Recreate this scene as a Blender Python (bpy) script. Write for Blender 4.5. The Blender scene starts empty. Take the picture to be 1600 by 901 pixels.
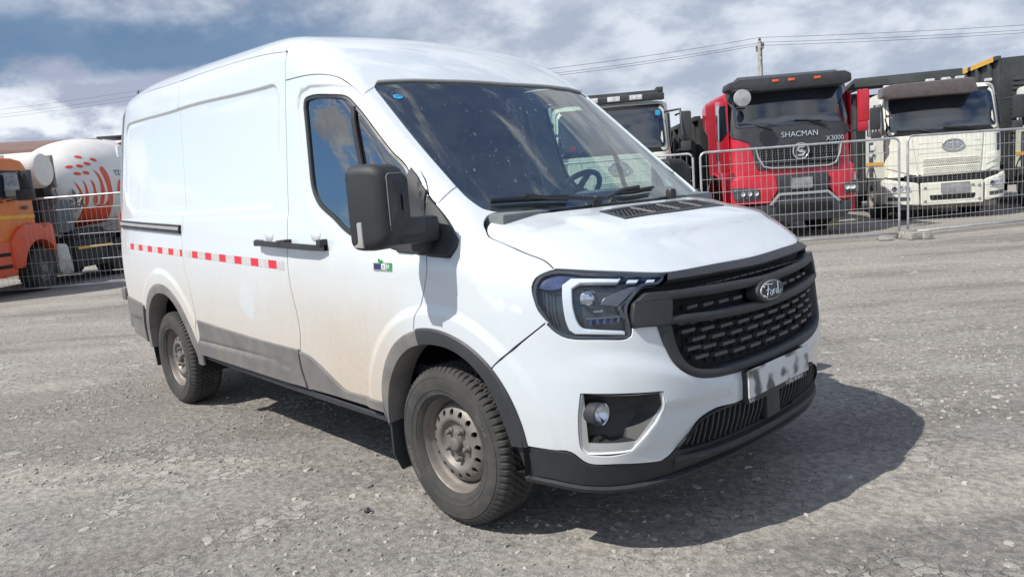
import bpy, bmesh, math, random
import numpy as np
from mathutils import Vector, Matrix
from mathutils.geometry import delaunay_2d_cdt

random.seed(7)
SC = bpy.context.scene
COL = SC.collection
R = math.radians

# ------------------------------------------------------------------ camera
cam_d = bpy.data.cameras.new('camera')
cam_d.lens = 25.81
cam_d.sensor_width = 36
cam_d.clip_start = 0.05
cam_d.clip_end = 2000
cam = bpy.data.objects.new('camera', cam_d)
COL.objects.link(cam)
cr, cu, cf = (Vector((0.69134596, 0.71870471, -0.07419102)), Vector((-0.04718248, 0.14737181, 0.98795514)), Vector((-0.72098168, 0.67951828, -0.13579518)))
cam.matrix_world = Matrix(((cr.x, cu.x, -cf.x, 2.4562), (cr.y, cu.y, -cf.y, -2.8399), (cr.z, cu.z, -cf.z, 1.4390), (0, 0, 0, 1)))
SC.camera = cam

# ------------------------------------------------------------------ sun, sky, exposure
SUN = Vector((0.24, 0.80, -1.0)).normalized()          # direction the light travels
sun_el = math.asin(-SUN.z)
sun_az = math.atan2(-SUN.y, -SUN.x)                      # direction towards the sun
sd = bpy.data.lights.new('sun', 'SUN')
sd.energy = 4.5
sd.angle = R(0.53)
sd.color = (1.0, 0.955, 0.88)
so = bpy.data.objects.new('sun', sd)
COL.objects.link(so)
so.rotation_euler = SUN.to_track_quat('-Z', 'Y').to_euler()
SC.view_settings.view_transform = 'Standard'
SC.view_settings.look = 'None'
SC.view_settings.gamma = 1.0
SC.view_settings.exposure = 0.2
SC.cycles.max_bounces = 8
SC.cycles.transparent_max_bounces = 24

world = bpy.data.worlds.new('World')
SC.world = world
world.use_nodes = True


class NT:
    """small helper round a node tree"""
    def __init__(self, tree):
        self.t = tree
        self.n = tree.nodes
        self.l = tree.links

    def node(self, kind, **kw):
        n = self.n.new(kind)
        for k, v in kw.items():
            setattr(n, k, v)
        return n

    def put(self, sock, v):
        if isinstance(v, bpy.types.NodeSocket):
            self.l.new(v, sock)
        elif v is not None:
            if isinstance(v, (tuple, list)) and len(v) == 3 and sock.type == 'RGBA':
                v = (*v, 1)
            sock.default_value = v

    def math(self, op, a, b=None, c=None, clamp=False):
        n = self.node('ShaderNodeMath', operation=op)
        n.use_clamp = clamp
        self.put(n.inputs[0], a)
        if b is not None: self.put(n.inputs[1], b)
        if c is not None: self.put(n.inputs[2], c)
        return n.outputs[0]

    def mix(self, f, a, b, mode='MIX'):
        n = self.node('ShaderNodeMix', data_type='RGBA', blend_type=mode)
        self.put(n.inputs[0], f)
        self.put(n.inputs[6], a)
        self.put(n.inputs[7], b)
        return n.outputs[2]

    def step(self, x, a, b, lo=0.0, hi=1.0):
        n = self.node('ShaderNodeMapRange', interpolation_type='SMOOTHSTEP')
        self.put(n.inputs[0], x)
        n.inputs[1].default_value = a
        n.inputs[2].default_value = b
        n.inputs[3].default_value = lo
        n.inputs[4].default_value = hi
        return n.outputs[0]

    def noise(self, vec, scale, detail=4, rough=0.55, dist=0.0, out=0):
        n = self.node('ShaderNodeTexNoise')
        self.put(n.inputs['Vector'], vec)
        n.inputs['Scale'].default_value = scale
        n.inputs['Detail'].default_value = detail
        n.inputs['Roughness'].default_value = rough
        n.inputs['Distortion'].default_value = dist
        return n.outputs[out]

    def voro(self, vec, scale, feature='F1', rnd=1.0, out='Distance'):
        n = self.node('ShaderNodeTexVoronoi', feature=feature)
        self.put(n.inputs['Vector'], vec)
        n.inputs['Scale'].default_value = scale
        n.inputs['Randomness'].default_value = rnd
        return n.outputs[out]

    def xyz(self, vec):
        n = self.node('ShaderNodeSeparateXYZ')
        self.put(n.inputs[0], vec)
        return n.outputs

    def comb(self, x, y, z):
        n = self.node('ShaderNodeCombineXYZ')
        for i, v in enumerate((x, y, z)): self.put(n.inputs[i], v)
        return n.outputs[0]

    def scale(self, vec, s):
        n = self.node('ShaderNodeMapping')
        self.put(n.inputs[0], vec)
        n.inputs['Scale'].default_value = s
        return n.outputs[0]


def build_world():
    w = NT(world.node_tree)
    w.n.clear()
    out = w.node('ShaderNodeOutputWorld')
    bg = w.node('ShaderNodeBackground')
    bg.inputs[1].default_value = 0.1
    sky = w.node('ShaderNodeTexSky', sky_type='NISHITA')
    sky.sun_disc = False
    sky.sun_elevation = sun_el
    sky.sun_rotation = math.pi / 2 - sun_az
    sky.air_density = 1.0
    sky.dust_density = 0.6
    sky.ozone_density = 2.0
    d = w.node('ShaderNodeTexCoord').outputs['Generated']
    x, y, z = w.xyz(d)[0:3]
    zz = w.math('ADD', w.math('MAXIMUM', z, 0.0), 0.45)
    p = w.comb(w.math('DIVIDE', x, zz), w.math('DIVIDE', y, zz), 0.0)
    big = w.noise(p, 0.9, 6, 0.55, 0.15)
    fine = w.noise(p, 3.0, 7, 0.58, 0.2)
    puff = w.noise(w.scale(d, (1, 1, 2.0)), 7.5, 8, 0.58, 0.15)
    # how cloudy: an overcast bank stands low over the yard (away from the sun), broken cumulus elsewhere
    behind = w.math('ADD', w.math('MULTIPLY', x, -0.72), w.math('MULTIPLY', y, 0.68))
    bank = w.math('MULTIPLY', w.step(behind, 0.10, 0.60), w.math('MULTIPLY', w.step(z, 0.66, 0.40), w.step(y, -0.30, -0.02)))
    cov = w.math('ADD', w.math('MULTIPLY', big, 0.62), w.math('MULTIPLY', puff, 0.40))
    cov = w.math('ADD', cov, w.math('MULTIPLY', bank, 0.40))
    mask = w.step(cov, 0.475, 0.545)
    heap = w.step(w.noise(w.scale(d, (1, 1, 2.3)), 4.2, 9, 0.60, 0.1), 0.485, 0.545)
    mask = w.math('MAXIMUM', mask, w.math('MULTIPLY', heap, w.step(z, 0.50, 0.36)))
    # cloud body colours
    shade = w.step(w.math('ADD', w.math('MULTIPLY', fine, 0.42), w.math('MULTIPLY', puff, 0.58)), 0.41, 0.58)
    east = w.step(w.math('ADD', w.math('MULTIPLY', x, -0.2), w.math('MULTIPLY', y, 0.98)), 0.35, 0.95)
    grey = w.mix(east, (2.75, 3.1, 4.2), (3.7, 4.3, 5.4))
    white = w.mix(east, (4.9, 5.4, 6.4), (6.6, 7.1, 7.9))
    cloud = w.mix(shade, grey, white)
    # broken cumulus away from the bank is brighter
    cloud = w.mix(w.math('MULTIPLY', w.math('SUBTRACT', 1.0, bank), 0.8), cloud, w.mix(shade, (4.6, 5.0, 5.7), (8.2, 8.5, 8.8)))
    # slate-blue gap low in the west with bright cumulus under it
    lx, ly = math.cos(R(170)), math.sin(R(170))
    west = w.step(w.math('ADD', w.math('MULTIPLY', x, lx), w.math('MULTIPLY', y, ly)), 0.83, 0.955)
    wob = w.math('ADD', z, w.math('MULTIPLY', w.math('SUBTRACT', puff, 0.5), 0.13))
    wob = w.math('ADD', wob, w.math('MULTIPLY', w.math('SUBTRACT', big, 0.5), 0.04))
    band = w.math('MULTIPLY', w.step(wob, 0.150, 0.180), w.step(wob, 0.270, 0.205))
    gap = w.math('MULTIPLY', band, west)
    slate = w.mix(fine, (0.95, 1.85, 3.2), (1.5, 2.5, 4.0))
    lowc = w.math('MULTIPLY', w.step(wob, 0.175, 0.145), west)
    cum = w.mix(w.step(puff, 0.44, 0.60), (3.6, 4.0, 5.2), (8.0, 8.4, 9.0))
    cloud = w.mix(lowc, cloud, cum)
    deep = w.mix(1.0, sky.outputs[0], (0.72, 1.02, 1.35, 1), 'MULTIPLY')
    col = w.mix(mask, deep, cloud)
    col = w.mix(w.math('MULTIPLY', gap, 0.92), col, slate)
    # ground side of the world
    col = w.mix(w.step(z, -0.02, -0.06), col, (1.6, 1.5, 1.4))
    w.put(bg.inputs[0], col)
    w.l.new(bg.outputs[0], out.inputs[0])


build_world()


# ------------------------------------------------------------------ materials
MATS = {}


def new_mat(name):
    m = bpy.data.materials.new(name)
    m.use_nodes = True
    t = NT(m.node_tree)
    b = next(n for n in t.n if n.type == 'BSDF_PRINCIPLED')
    o = next(n for n in t.n if n.type == 'OUTPUT_MATERIAL')
    MATS[name] = m
    return m, t, b, o


def plain(name, col, rough=0.5, metal=0.0, var=0.12, scale=9.0, coat=0.0, bump=0.0, bscale=120.0, dust=0.0, dustcol=(0.33, 0.28, 0.22), emis=None, spec=0.5):
    """painted / plastic / metal surface with a little mottling and dust that gathers in a noise pattern"""
    m, t, b, o = new_mat(name)
    tc = t.node('ShaderNodeTexCoord').outputs['Object']
    n1 = t.noise(tc, scale, 5, 0.6)
    k = t.step(n1, 0.3, 0.7, 1 - var, 1 + var)
    c = t.mix(1.0, (*col, 1), t.comb(k, k, k), 'MULTIPLY')
    if dust > 0:
        n2 = t.noise(tc, scale * 0.6, 6, 0.65, 0.6)
        f = t.step(n2, 0.62 - dust * 0.5, 0.95 - dust * 0.35, 0.0, min(1.0, dust * 1.3))
        c = t.mix(f, c, (*dustcol, 1))
        t.put(b.inputs['Roughness'], t.math('ADD', rough, t.math('MULTIPLY', f, 0.4), clamp=True))
    else:
        t.put(b.inputs['Roughness'], t.step(n1, 0.2, 0.8, max(rough - 0.06, 0.02), min(rough + 0.08, 1)))
    t.put(b.inputs['Base Color'], c)
    b.inputs['Metallic'].default_value = metal
    b.inputs['Specular IOR Level'].default_value = spec
    if coat:
        b.inputs['Coat Weight'].default_value = coat
        b.inputs['Coat Roughness'].default_value = 0.04
    if bump:
        bn = t.node('ShaderNodeBump')
        bn.inputs['Strength'].default_value = bump
        bn.inputs['Distance'].default_value = 0.002
        t.put(bn.inputs['Height'], t.noise(tc, bscale, 2, 0.5))
        t.l.new(bn.outputs[0], b.inputs['Normal'])
    return m


def glass(name, tint, ior, rough=0.0, specks=0.0, haze=0.0):
    """thin pane: tinted transparency under a mirror reflection, with splash marks"""
    m, t, b, o = new_mat(name)
    tr = t.node('ShaderNodeBsdfTransparent')
    tr.inputs[0].default_value = (*tint, 1)
    gl = t.node('ShaderNodeBsdfGlossy')
    gl.inputs['Roughness'].default_value = rough
    # Schlick reflectance, the same from both faces of the pane
    g = t.node('ShaderNodeNewGeometry')
    dt_ = t.node('ShaderNodeVectorMath', operation='DOT_PRODUCT')
    t.l.new(g.outputs['Normal'], dt_.inputs[0])
    t.l.new(g.outputs['Incoming'], dt_.inputs[1])
    f0 = ((ior - 1) / (ior + 1)) ** 2
    q = t.math('SUBTRACT', 1.0, t.math('ABSOLUTE', dt_.outputs['Value']), clamp=True)
    q = t.math('POWER', q, 5.0)
    mx = t.node('ShaderNodeMixShader')
    t.put(mx.inputs[0], t.math('ADD', f0, t.math('MULTIPLY', q, 1 - f0)))
    t.l.new(tr.outputs[0], mx.inputs[1])
    t.l.new(gl.outputs[0], mx.inputs[2])
    res = mx.outputs[0]
    if specks or haze:
        tc = t.node('ShaderNodeTexCoord').outputs['Object']
        sx, sy, sz = t.xyz(tc)[0:3]
        down = t.math('ADD', t.math('MULTIPLY', sx, 0.8), t.math('MULTIPLY', sz, -0.6))
        side = t.math('ADD', sy, t.math('MULTIPLY', down, 0.25))
        v = t.comb(t.math('MULTIPLY', down, 0.30), side, 0.0)
        d1 = t.voro(v, 24.0)
        d2 = t.voro(v, 55.0)
        gate = t.step(t.noise(tc, 2.6, 3, 0.6), 0.36, 0.55)
        s1 = t.math('MULTIPLY', t.step(d1, 0.12, 0.05), gate)
        s2 = t.math('MULTIPLY', t.step(d2, 0.17, 0.07), gate)
        f = t.math('MAXIMUM', s1, t.math('MULTIPLY', s2, 0.6))
        f = t.math('ADD', t.math('MULTIPLY', f, specks), t.math('MULTIPLY', t.noise(tc, 5, 5, 0.6), haze), clamp=True)
        df = t.node('ShaderNodeBsdfDiffuse')
        df.inputs[0].default_value = (0.62, 0.63, 0.62, 1)
        m2 = t.node('ShaderNodeMixShader')
        t.put(m2.inputs[0], f)
        t.l.new(res, m2.inputs[1])
        t.l.new(df.outputs[0], m2.inputs[2])
        res = m2.outputs[0]
    t.l.new(res, o.inputs[0])
    return m


def van_paint():
    """white coat; road dust and splash below the belt on the long sides, cleaner towards the nose"""
    m, t, b, o = new_mat('van_white_paint')
    tc = t.node('ShaderNodeTexCoord').outputs['Object']
    x, y, z = t.xyz(tc)[0:3]
    n1 = t.noise(tc, 1.6, 6, 0.6, 0.4)
    streak = t.noise(t.scale(tc, (6.0, 6.0, 0.7)), 2.4, 6, 0.65)
    fine = t.noise(tc, 42.0, 4, 0.7)
    h = t.math('ADD', z, t.math('MULTIPLY', t.math('SUBTRACT', n1, 0.5), -0.38))
    h = t.math('ADD', h, t.math('MULTIPLY', t.math('SUBTRACT', streak, 0.5), -0.24))
    low = t.step(h, 1.28, 0.66)
    rear = t.step(x, -0.02, -0.35)
    # thicker fan of spray behind the front wheel
    fx = t.math('ADD', x, 0.62)
    fan = t.math('MULTIPLY', t.step(t.math('ABSOLUTE', fx), 0.55, 0.0), t.step(h, 1.02, 0.5))
    f = t.math('ADD', t.math('MULTIPLY', low, 0.66), t.math('MULTIPLY', fan, 0.20))
    f = t.math('MULTIPLY', f, rear)
    f = t.math('MULTIPLY', f, t.step(fine, 0.15, 0.8, 0.82, 1.1))
    front = t.math('MULTIPLY', t.step(x, -0.1, 0.1), t.math('MULTIPLY', t.step(h, 0.72, 0.40), 0.16))
    f = t.math('ADD', f, front, clamp=True)
    # spatter of dried mud drops and short runs
    dv = t.voro(tc, 75.0)
    dc = t.xyz(t.voro(tc, 75.0, out='Color'))[0]
    drops = t.math('MULTIPLY', t.step(dv, 0.24, 0.10), t.step(dc, 0.72, 0.80))
    drops = t.math('MULTIPLY', drops, t.math('MULTIPLY', t.step(z, 1.15, 0.55), t.step(n1, 0.42, 0.60)))
    f = t.math('ADD', f, t.math('MULTIPLY', drops, t.math('MULTIPLY', rear, 0.35)))
    run = t.noise(t.scale(tc, (38.0, 38.0, 1.6)), 1.0, 3, 0.6)
    run = t.math('MULTIPLY', t.step(run, 0.60, 0.70), t.math('MULTIPLY', low, 0.16))
    f = t.math('SUBTRACT', f, t.math('MULTIPLY', run, rear), clamp=True)
    # thin general film
    film = t.math('MULTIPLY', t.step(t.noise(tc, 3.0, 5, 0.6), 0.35, 0.75), 0.05)
    f = t.math('ADD', f, film, clamp=True)
    # small wiped patch and chips
    wx = t.math('DIVIDE', t.math('ADD', x, 1.75), 0.10)
    wz = t.math('DIVIDE', t.math('SUBTRACT', z, 0.90), 0.13)
    wd = t.math('SQRT', t.math('ADD', t.math('MULTIPLY', wx, wx), t.math('MULTIPLY', wz, wz)))
    wd = t.math('ADD', wd, t.math('MULTIPLY', t.math('SUBTRACT', t.noise(tc, 16, 5, 0.7), 0.5), 2.4))
    wipe = t.step(wd, 1.0, 0.8)
    f = t.math('MULTIPLY', f, t.math('SUBTRACT', 1.0, t.math('MULTIPLY', wipe, 0.75)))
    chips = t.step(t.voro(tc, 34.0), 0.045, 0.02)
    chips = t.math('MULTIPLY', chips, t.step(t.noise(tc, 4.1, 2), 0.56, 0.62))
    col = t.mix(f, (0.615, 0.66, 0.695, 1), (0.47, 0.385, 0.295, 1))
    col = t.mix(t.math('MULTIPLY', chips, 0.6), col, (0.25, 0.22, 0.19, 1))
    t.put(b.inputs['Base Color'], col)
    t.put(b.inputs['Roughness'], t.math('ADD', 0.22, t.math('MULTIPLY', f, 0.75), clamp=True))
    t.put(b.inputs['Coat Weight'], t.math('SUBTRACT', 0.9, t.math('MULTIPLY', f, 1.1), clamp=True))
    b.inputs['Coat Roughness'].default_value = 0.03
    bn = t.node('ShaderNodeBump')
    bn.inputs['Strength'].default_value = 0.05
    bn.inputs['Distance'].default_value = 0.01
    t.put(bn.inputs['Height'], t.noise(tc, 1.7, 2, 0.5))
    t.l.new(bn.outputs[0], b.inputs['Coat Normal'])
    return m


PAINT = van_paint()
CLAD = plain('grey_cladding', (0.145, 0.138, 0.136), 0.62, dust=0.5, dustcol=(0.22, 0.195, 0.17), bump=0.25, bscale=700)
CLADF = plain('black_grained_plastic', (0.022, 0.024, 0.027), 0.58, dust=0.15, dustcol=(0.10, 0.098, 0.095), bump=0.25, bscale=700)
TRIM = plain('charcoal_plastic', (0.030, 0.032, 0.037), 0.52, dust=0.15, dustcol=(0.10, 0.098, 0.095), bump=0.2, bscale=800)
GRILLE = plain('dark_grille_plastic', (0.026, 0.028, 0.033), 0.45, dust=0.12, dustcol=(0.14, 0.13, 0.12))
SLAT = plain('grille_slat_plastic', (0.060, 0.064, 0.072), 0.40, dust=0.25, dustcol=(0.20, 0.19, 0.18))
BLACK = plain('black_void', (0.008, 0.008, 0.009), 0.8)
RUBBER = plain('window_rubber', (0.022, 0.023, 0.025), 0.45)
TYRE = plain('tyre_rubber', (0.040, 0.039, 0.038), 0.85, dust=0.50, dustcol=(0.098, 0.089, 0.081), scale=14, bump=0.4, bscale=300)
TYREL = plain('tyre_lettering', (0.17, 0.155, 0.14), 0.85, dust=0.3)
RIM = plain('steel_wheel', (0.20, 0.18, 0.165), 0.50, metal=0.35, dust=0.45, dustcol=(0.17, 0.14, 0.115), scale=16)
HUB = plain('wheel_hub', (0.12, 0.11, 0.105), 0.6, dust=0.5, dustcol=(0.15, 0.125, 0.105), scale=20)
WIPER = plain('wiper_black', (0.018, 0.018, 0.02), 0.4)
WSG = glass('windscreen_glass', (0.78, 0.95, 0.90), 3.0, 0.0, 0.26, 0.07)
DOORG = glass('door_glass', (0.80, 0.92, 0.88), 3.5, 0.0)
LENS = glass('lamp_lens', (0.86, 0.89, 0.93), 1.45, 0.0)
CHROME = plain('chrome', (0.75, 0.76, 0.78), 0.12, metal=1.0, var=0.03)
SILVER = plain('silver_trim', (0.40, 0.40, 0.40), 0.5, metal=0.3, var=0.05)
LAMPGREY = plain('lamp_grey_reflector', (0.16, 0.17, 0.19), 0.3, metal=.5)
DRL = plain('light_guide', (0.78, 0.81, 0.83), 0.25, var=0.04, coat=0.6)
LAMPIN = plain('lamp_interior', (0.055, 0.062, 0.075), 0.22, var=0.2, coat=0.5)
LAMPBLUE = plain('lamp_upper_interior', (0.045, 0.07, 0.16), 0.20, var=0.3, scale=25, coat=0.5)
REFLEX = plain('reflex_dots', (0.30, 0.30, 0.30), 0.2, metal=0.5)
SEAT = plain('seat_cloth', (0.030, 0.032, 0.036), 0.9)
DASH = plain('dashboard_plastic', (0.16, 0.18, 0.18), 0.6)
INNER = plain('cab_lining', (0.035, 0.037, 0.040), 0.8)
TAPEW = plain('reflective_white', (0.50, 0.49, 0.47), 0.45, dust=0.2, scale=30)
TAPER = plain('reflective_red', (0.62, 0.020, 0.045), 0.40, dust=0.1, scale=30)
BLUE = plain('sticker_blue', (0.03, 0.35, 0.62), 0.5)
GREEN = plain('badge_green', (0.01, 0.25, 0.06), 0.4)
NAVY = plain('badge_navy', (0.02, 0.03, 0.10), 0.4)
WHITE = plain('white_print', (0.8, 0.8, 0.8), 0.5)
TAILRED = plain('tail_lamp_red', (0.35, 0.01, 0.015), 0.25, coat=0.8)


# ------------------------------------------------------------------ object helpers
def link(name, me, mat=None, parent=None, **props):
    o = bpy.data.objects.new(name, me)
    COL.objects.link(o)
    if mat is not None and me is not None and len(me.materials) == 0:
        me.materials.append(mat)
    if parent is not None:
        o.parent = parent
    for k, v in props.items():
        o[k] = v
    return o


def thing(name, label, cat, loc=(0, 0, 0), rz=0.0, group=None):
    o = bpy.data.objects.new(name, None)
    o.empty_display_size = 0.3
    COL.objects.link(o)
    o.location = loc
    o.rotation_euler = (0, 0, rz)
    o['label'] = label
    o['category'] = cat
    if group: o['group'] = group
    return o


def mesh_np(name, verts, faces, normals=None, smooth=True):
    me = bpy.data.meshes.new(name)
    me.from_pydata([tuple(map(float, v)) for v in verts], [], [tuple(int(i) for i in f) for f in faces])
    me.update()
    if smooth:
        me.polygons.foreach_set('use_smooth', [True] * len(me.polygons))
        if normals is not None:
            me.normals_split_custom_set_from_vertices([tuple(map(float, n)) for n in normals])
    return me


def bm_mesh(name, bm, smooth=False, angle=None):
    me = bpy.data.meshes.new(name)
    bmesh.ops.recalc_face_normals(bm, faces=bm.faces[:])
    bm.to_mesh(me)
    bm.free()
    if smooth or angle:
        me.polygons.foreach_set('use_smooth', [True] * len(me.polygons))
        if angle:
            me.set_sharp_from_angle(angle=R(angle))
    return me


def b_box(bm, c, s, bev=0.0, rot=None, seg=2):
    r = bmesh.ops.create_cube(bm, size=1.0)
    vs = r['verts']
    M = Matrix.Translation(c) @ (rot.to_4x4() if rot is not None else Matrix.Identity(4)) @ Matrix.Diagonal((*s, 1))
    bmesh.ops.transform(bm, matrix=M, verts=vs)
    if bev > 0:
        es = list({e for v in vs for e in v.link_edges})
        bmesh.ops.bevel(bm, geom=es, offset=bev, segments=seg, affect='EDGES', profile=0.6)


def b_prism(bm, pts, axis, a, b, bev=0.0, seg=2):
    """extrude a closed outline between a and b along an axis ('x': pts are (y,z); 'y': (x,z); 'z': (x,y))"""
    def P(p, t):
        return {'x': (t, p[0], p[1]), 'y': (p[0], t, p[1]), 'z': (p[0], p[1], t)}[axis]
    lo = [bm.verts.new(P(p, a)) for p in pts]
    hi = [bm.verts.new(P(p, b)) for p in pts]
    n = len(pts)
    fs = [bm.faces.new(lo), bm.faces.new(hi[::-1])]
    for i in range(n):
        fs.append(bm.faces.new((lo[i], lo[(i + 1) % n], hi[(i + 1) % n], hi[i])))
    bmesh.ops.recalc_face_normals(bm, faces=fs)
    if bev > 0:
        es = list({e for f in fs for e in f.edges})
        bmesh.ops.bevel(bm, geom=es, offset=bev, segments=seg, affect='EDGES', profile=0.6)


def b_tube(bm, pts, r, n=8, closed=False, rr=None):
    pts = [Vector(p) for p in pts]
    rings = []
    m = len(pts)
    up = Vector((0, 0, 1))
    for i, p in enumerate(pts):
        if closed:
            d = (pts[(i + 1) % m] - pts[i - 1])
        else:
            d = (pts[min(i + 1, m - 1)] - pts[max(i - 1, 0)])
        d.normalize()
        a = d.cross(up if abs(d.z) < 0.95 else Vector((1, 0, 0))).normalized()
        bb = d.cross(a).normalized()
        rad = rr[i] if rr else r
        rings.append([bm.verts.new(p + (a * math.cos(2 * math.pi * k / n) + bb * math.sin(2 * math.pi * k / n)) * rad) for k in range(n)])
    for i in range(m if closed else m - 1):
        A, B = rings[i], rings[(i + 1) % m]
        for k in range(n):
            bm.faces.new((A[k], A[(k + 1) % n], B[(k + 1) % n], B[k]))
    if not closed:
        bm.faces.new(rings[0][::-1])
        bm.faces.new(rings[-1])


def b_lathe(bm, prof, axis='y', n=32, c=(0, 0, 0), cap=False, a0=0.0, a1=2 * math.pi):
    """prof: list of (radius, along)."""
    full = abs(a1 - a0 - 2 * math.pi) < 1e-6
    cols = n if full else n + 1
    rings = []
    for r, t in prof:
        ring = []
        for k in range(cols):
            a = a0 + (a1 - a0) * k / n
            u, v = r * math.cos(a), r * math.sin(a)
            p = {'y': (u, t, v), 'x': (t, u, v), 'z': (u, v, t)}[axis]
            ring.append(bm.verts.new((p[0] + c[0], p[1] + c[1], p[2] + c[2])))
        rings.append(ring)
    for i in range(len(rings) - 1):
        for k in range(n):
            k2 = (k + 1) % cols
            bm.faces.new((rings[i][k], rings[i][k2], rings[i + 1][k2], rings[i + 1][k]))
    if cap:
        bm.faces.new(rings[0][::-1])
        bm.faces.new(rings[-1])


def box(name, c, s, mat, parent, bev=0.01, rot=None, **props):
    bm = bmesh.new()
    b_box(bm, c, s, bev, rot)
    return link(name, bm_mesh(name, bm, angle=35), mat, parent, **props)


def prism(name, pts, axis, a, b, mat, parent, bev=0.0, **props):
    bm = bmesh.new()
    b_prism(bm, pts, axis, a, b, bev)
    return link(name, bm_mesh(name, bm, angle=35), mat, parent, **props)


def tube(name, pts, r, mat, parent, n=8, closed=False, **props):
    bm = bmesh.new()
    b_tube(bm, pts, r, n, closed)
    return link(name, bm_mesh(name, bm, angle=50), mat, parent, **props)


def lathe(name, prof, axis, mat, parent, n=32, c=(0, 0, 0), cap=False, **props):
    bm = bmesh.new()
    b_lathe(bm, prof, axis, n, c, cap)
    return link(name, bm_mesh(name, bm, angle=35), mat, parent, **props)


def text_mesh(name, s, size, depth, mapf, mat, parent, align='CENTER', **props):
    """lettering: flat text turned to a mesh and laid on a surface by mapf(u, v, w)"""
    cu_ = bpy.data.curves.new(name, 'FONT')
    cu_.body = s
    cu_.size = size
    cu_.extrude = depth
    cu_.align_x = align
    cu_.align_y = 'CENTER'
    cu_.resolution_u = 4
    ob = bpy.data.objects.new(name, cu_)
    COL.objects.link(ob)
    dg = bpy.context.evaluated_depsgraph_get()
    me = bpy.data.meshes.new_from_object(ob.evaluated_get(dg))
    bpy.data.objects.remove(ob)
    for v in me.vertices:
        v.co = mapf(v.co.x, v.co.y, v.co.z)
    me.materials.clear()
    me.update()
    me.name = name
    return link(name, me, mat, parent, **props)


# ------------------------------------------------------------------ trimmed surface panels
def spline(pts, ds):
    """centripetal Catmull-Rom through 3-D points, resampled at about ds"""
    P = np.array(pts, float)
    if len(P) == 2:
        n = max(int(np.linalg.norm(P[1] - P[0]) / ds), 1)
        return P[0] + (P[1] - P[0]) * np.linspace(0, 1, n + 1)[:, None]
    P = np.vstack([2 * P[0] - P[1], P, 2 * P[-1] - P[-2]])
    out = []
    for i in range(1, len(P) - 2):
        p0, p1, p2, p3 = P[i - 1:i + 3]
        t0 = 0.0
        t1 = t0 + max(np.linalg.norm(p1 - p0), 1e-6) ** 0.5
        t2 = t1 + max(np.linalg.norm(p2 - p1), 1e-6) ** 0.5
        t3 = t2 + max(np.linalg.norm(p3 - p2), 1e-6) ** 0.5
        n = max(int(math.ceil(np.linalg.norm(p2 - p1) / ds)), 1)
        for t in np.linspace(t1, t2, n + 1)[:-1]:
            A1 = (t1 - t) / (t1 - t0) * p0 + (t - t0) / (t1 - t0) * p1
            A2 = (t2 - t) / (t2 - t1) * p1 + (t - t1) / (t2 - t1) * p2
            A3 = (t3 - t) / (t3 - t2) * p2 + (t - t2) / (t3 - t2) * p3
            B1 = (t2 - t) / (t2 - t0) * A1 + (t - t0) / (t2 - t0) * A2
            B2 = (t3 - t) / (t3 - t1) * A2 + (t - t1) / (t3 - t1) * A3
            out.append((t2 - t) / (t2 - t1) * B1 + (t - t1) / (t2 - t1) * B2)
    out.append(P[-2])
    return np.array(out)


def lines(pts, ds):
    out = []
    P = np.array(pts, float)
    for a, b in zip(P[:-1], P[1:]):
        n = max(int(np.linalg.norm(b - a) / ds), 1)
        out.append(a + (b - a) * np.linspace(0, 1, n + 1)[:-1, None])
    out.append(P[-1:])
    return np.vstack(out)


def loop_of(segs, ds=0.02):
    """segs: lists of 3-D points; each is a smooth run, runs meet at corners"""
    out = []
    for s in segs:
        if out and np.linalg.norm(out[-1] - np.array(s[0], float)) > ds * 1.2:
            out.extend(lines([out[-1], s[0]], ds)[1:-1])
        pts = spline(s, ds)
        if out and np.linalg.norm(out[-1] - pts[0]) < ds * 0.35:
            pts = pts[1:]
        out.extend(pts)
    o = np.array(out)
    if np.linalg.norm(o[0] - o[-1]) > ds * 1.2:
        o = np.vstack([o, lines([o[-1], o[0]], ds)[1:-1]])
    elif np.linalg.norm(o[0] - o[-1]) < ds * 0.35:
        o = o[:-1]
    return o


class Map:
    """projection used to lay a flat outline on a curved body"""
    def __init__(s, kind, c=(0, 0, 0)):
        s.kind = kind
        s.c = np.array(c, float)

    def uv(s, P):
        x, y, z = P[:, 0] - s.c[0], P[:, 1] - s.c[1], P[:, 2] - s.c[2]
        if s.kind == 'side': return np.stack([P[:, 0], P[:, 2]], 1)
        if s.kind == 'front': return np.stack([P[:, 1], P[:, 2]], 1)
        if s.kind == 'rad': return np.stack([P[:, 0], np.arctan2(y, z)], 1)
        r = np.sqrt(x * x + y * y + z * z)
        if s.kind == 'sx': return np.stack([y / (r + x), z / (r + x)], 1)
        if s.kind == 'sz': return np.stack([x / (r + z), y / (r + z)], 1)
        if s.kind == 'sy': return np.stack([x / (r - y), z / (r - y)], 1)

    def ray(s, uv):
        u, v = uv[:, 0], uv[:, 1]
        o = np.zeros_like(u)
        if s.kind == 'side':
            return np.stack([u, o - 1.6, v], 1), np.stack([o, o + 1.5, o], 1)
        if s.kind == 'front':
            return np.stack([o + s.c[0] + 1.0, u, v], 1), np.stack([o - 1.6, o, o], 1)
        if s.kind == 'rad':
            d = np.stack([o, np.sin(v), np.cos(v)], 1)
            C = np.stack([u, o + s.c[1], o + s.c[2]], 1)
            return C + d * 2.6, -d * 2.5
        r2 = u * u + v * v
        w = (1 - r2) / (1 + r2)
        a, b = 2 * u / (1 + r2), 2 * v / (1 + r2)
        if s.kind == 'sx': d = np.stack([w, a, b], 1)
        if s.kind == 'sz': d = np.stack([a, b, w], 1)
        if s.kind == 'sy': d = np.stack([a, -w, b], 1)
        return s.c + d * 2.6, -d * 2.5


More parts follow.
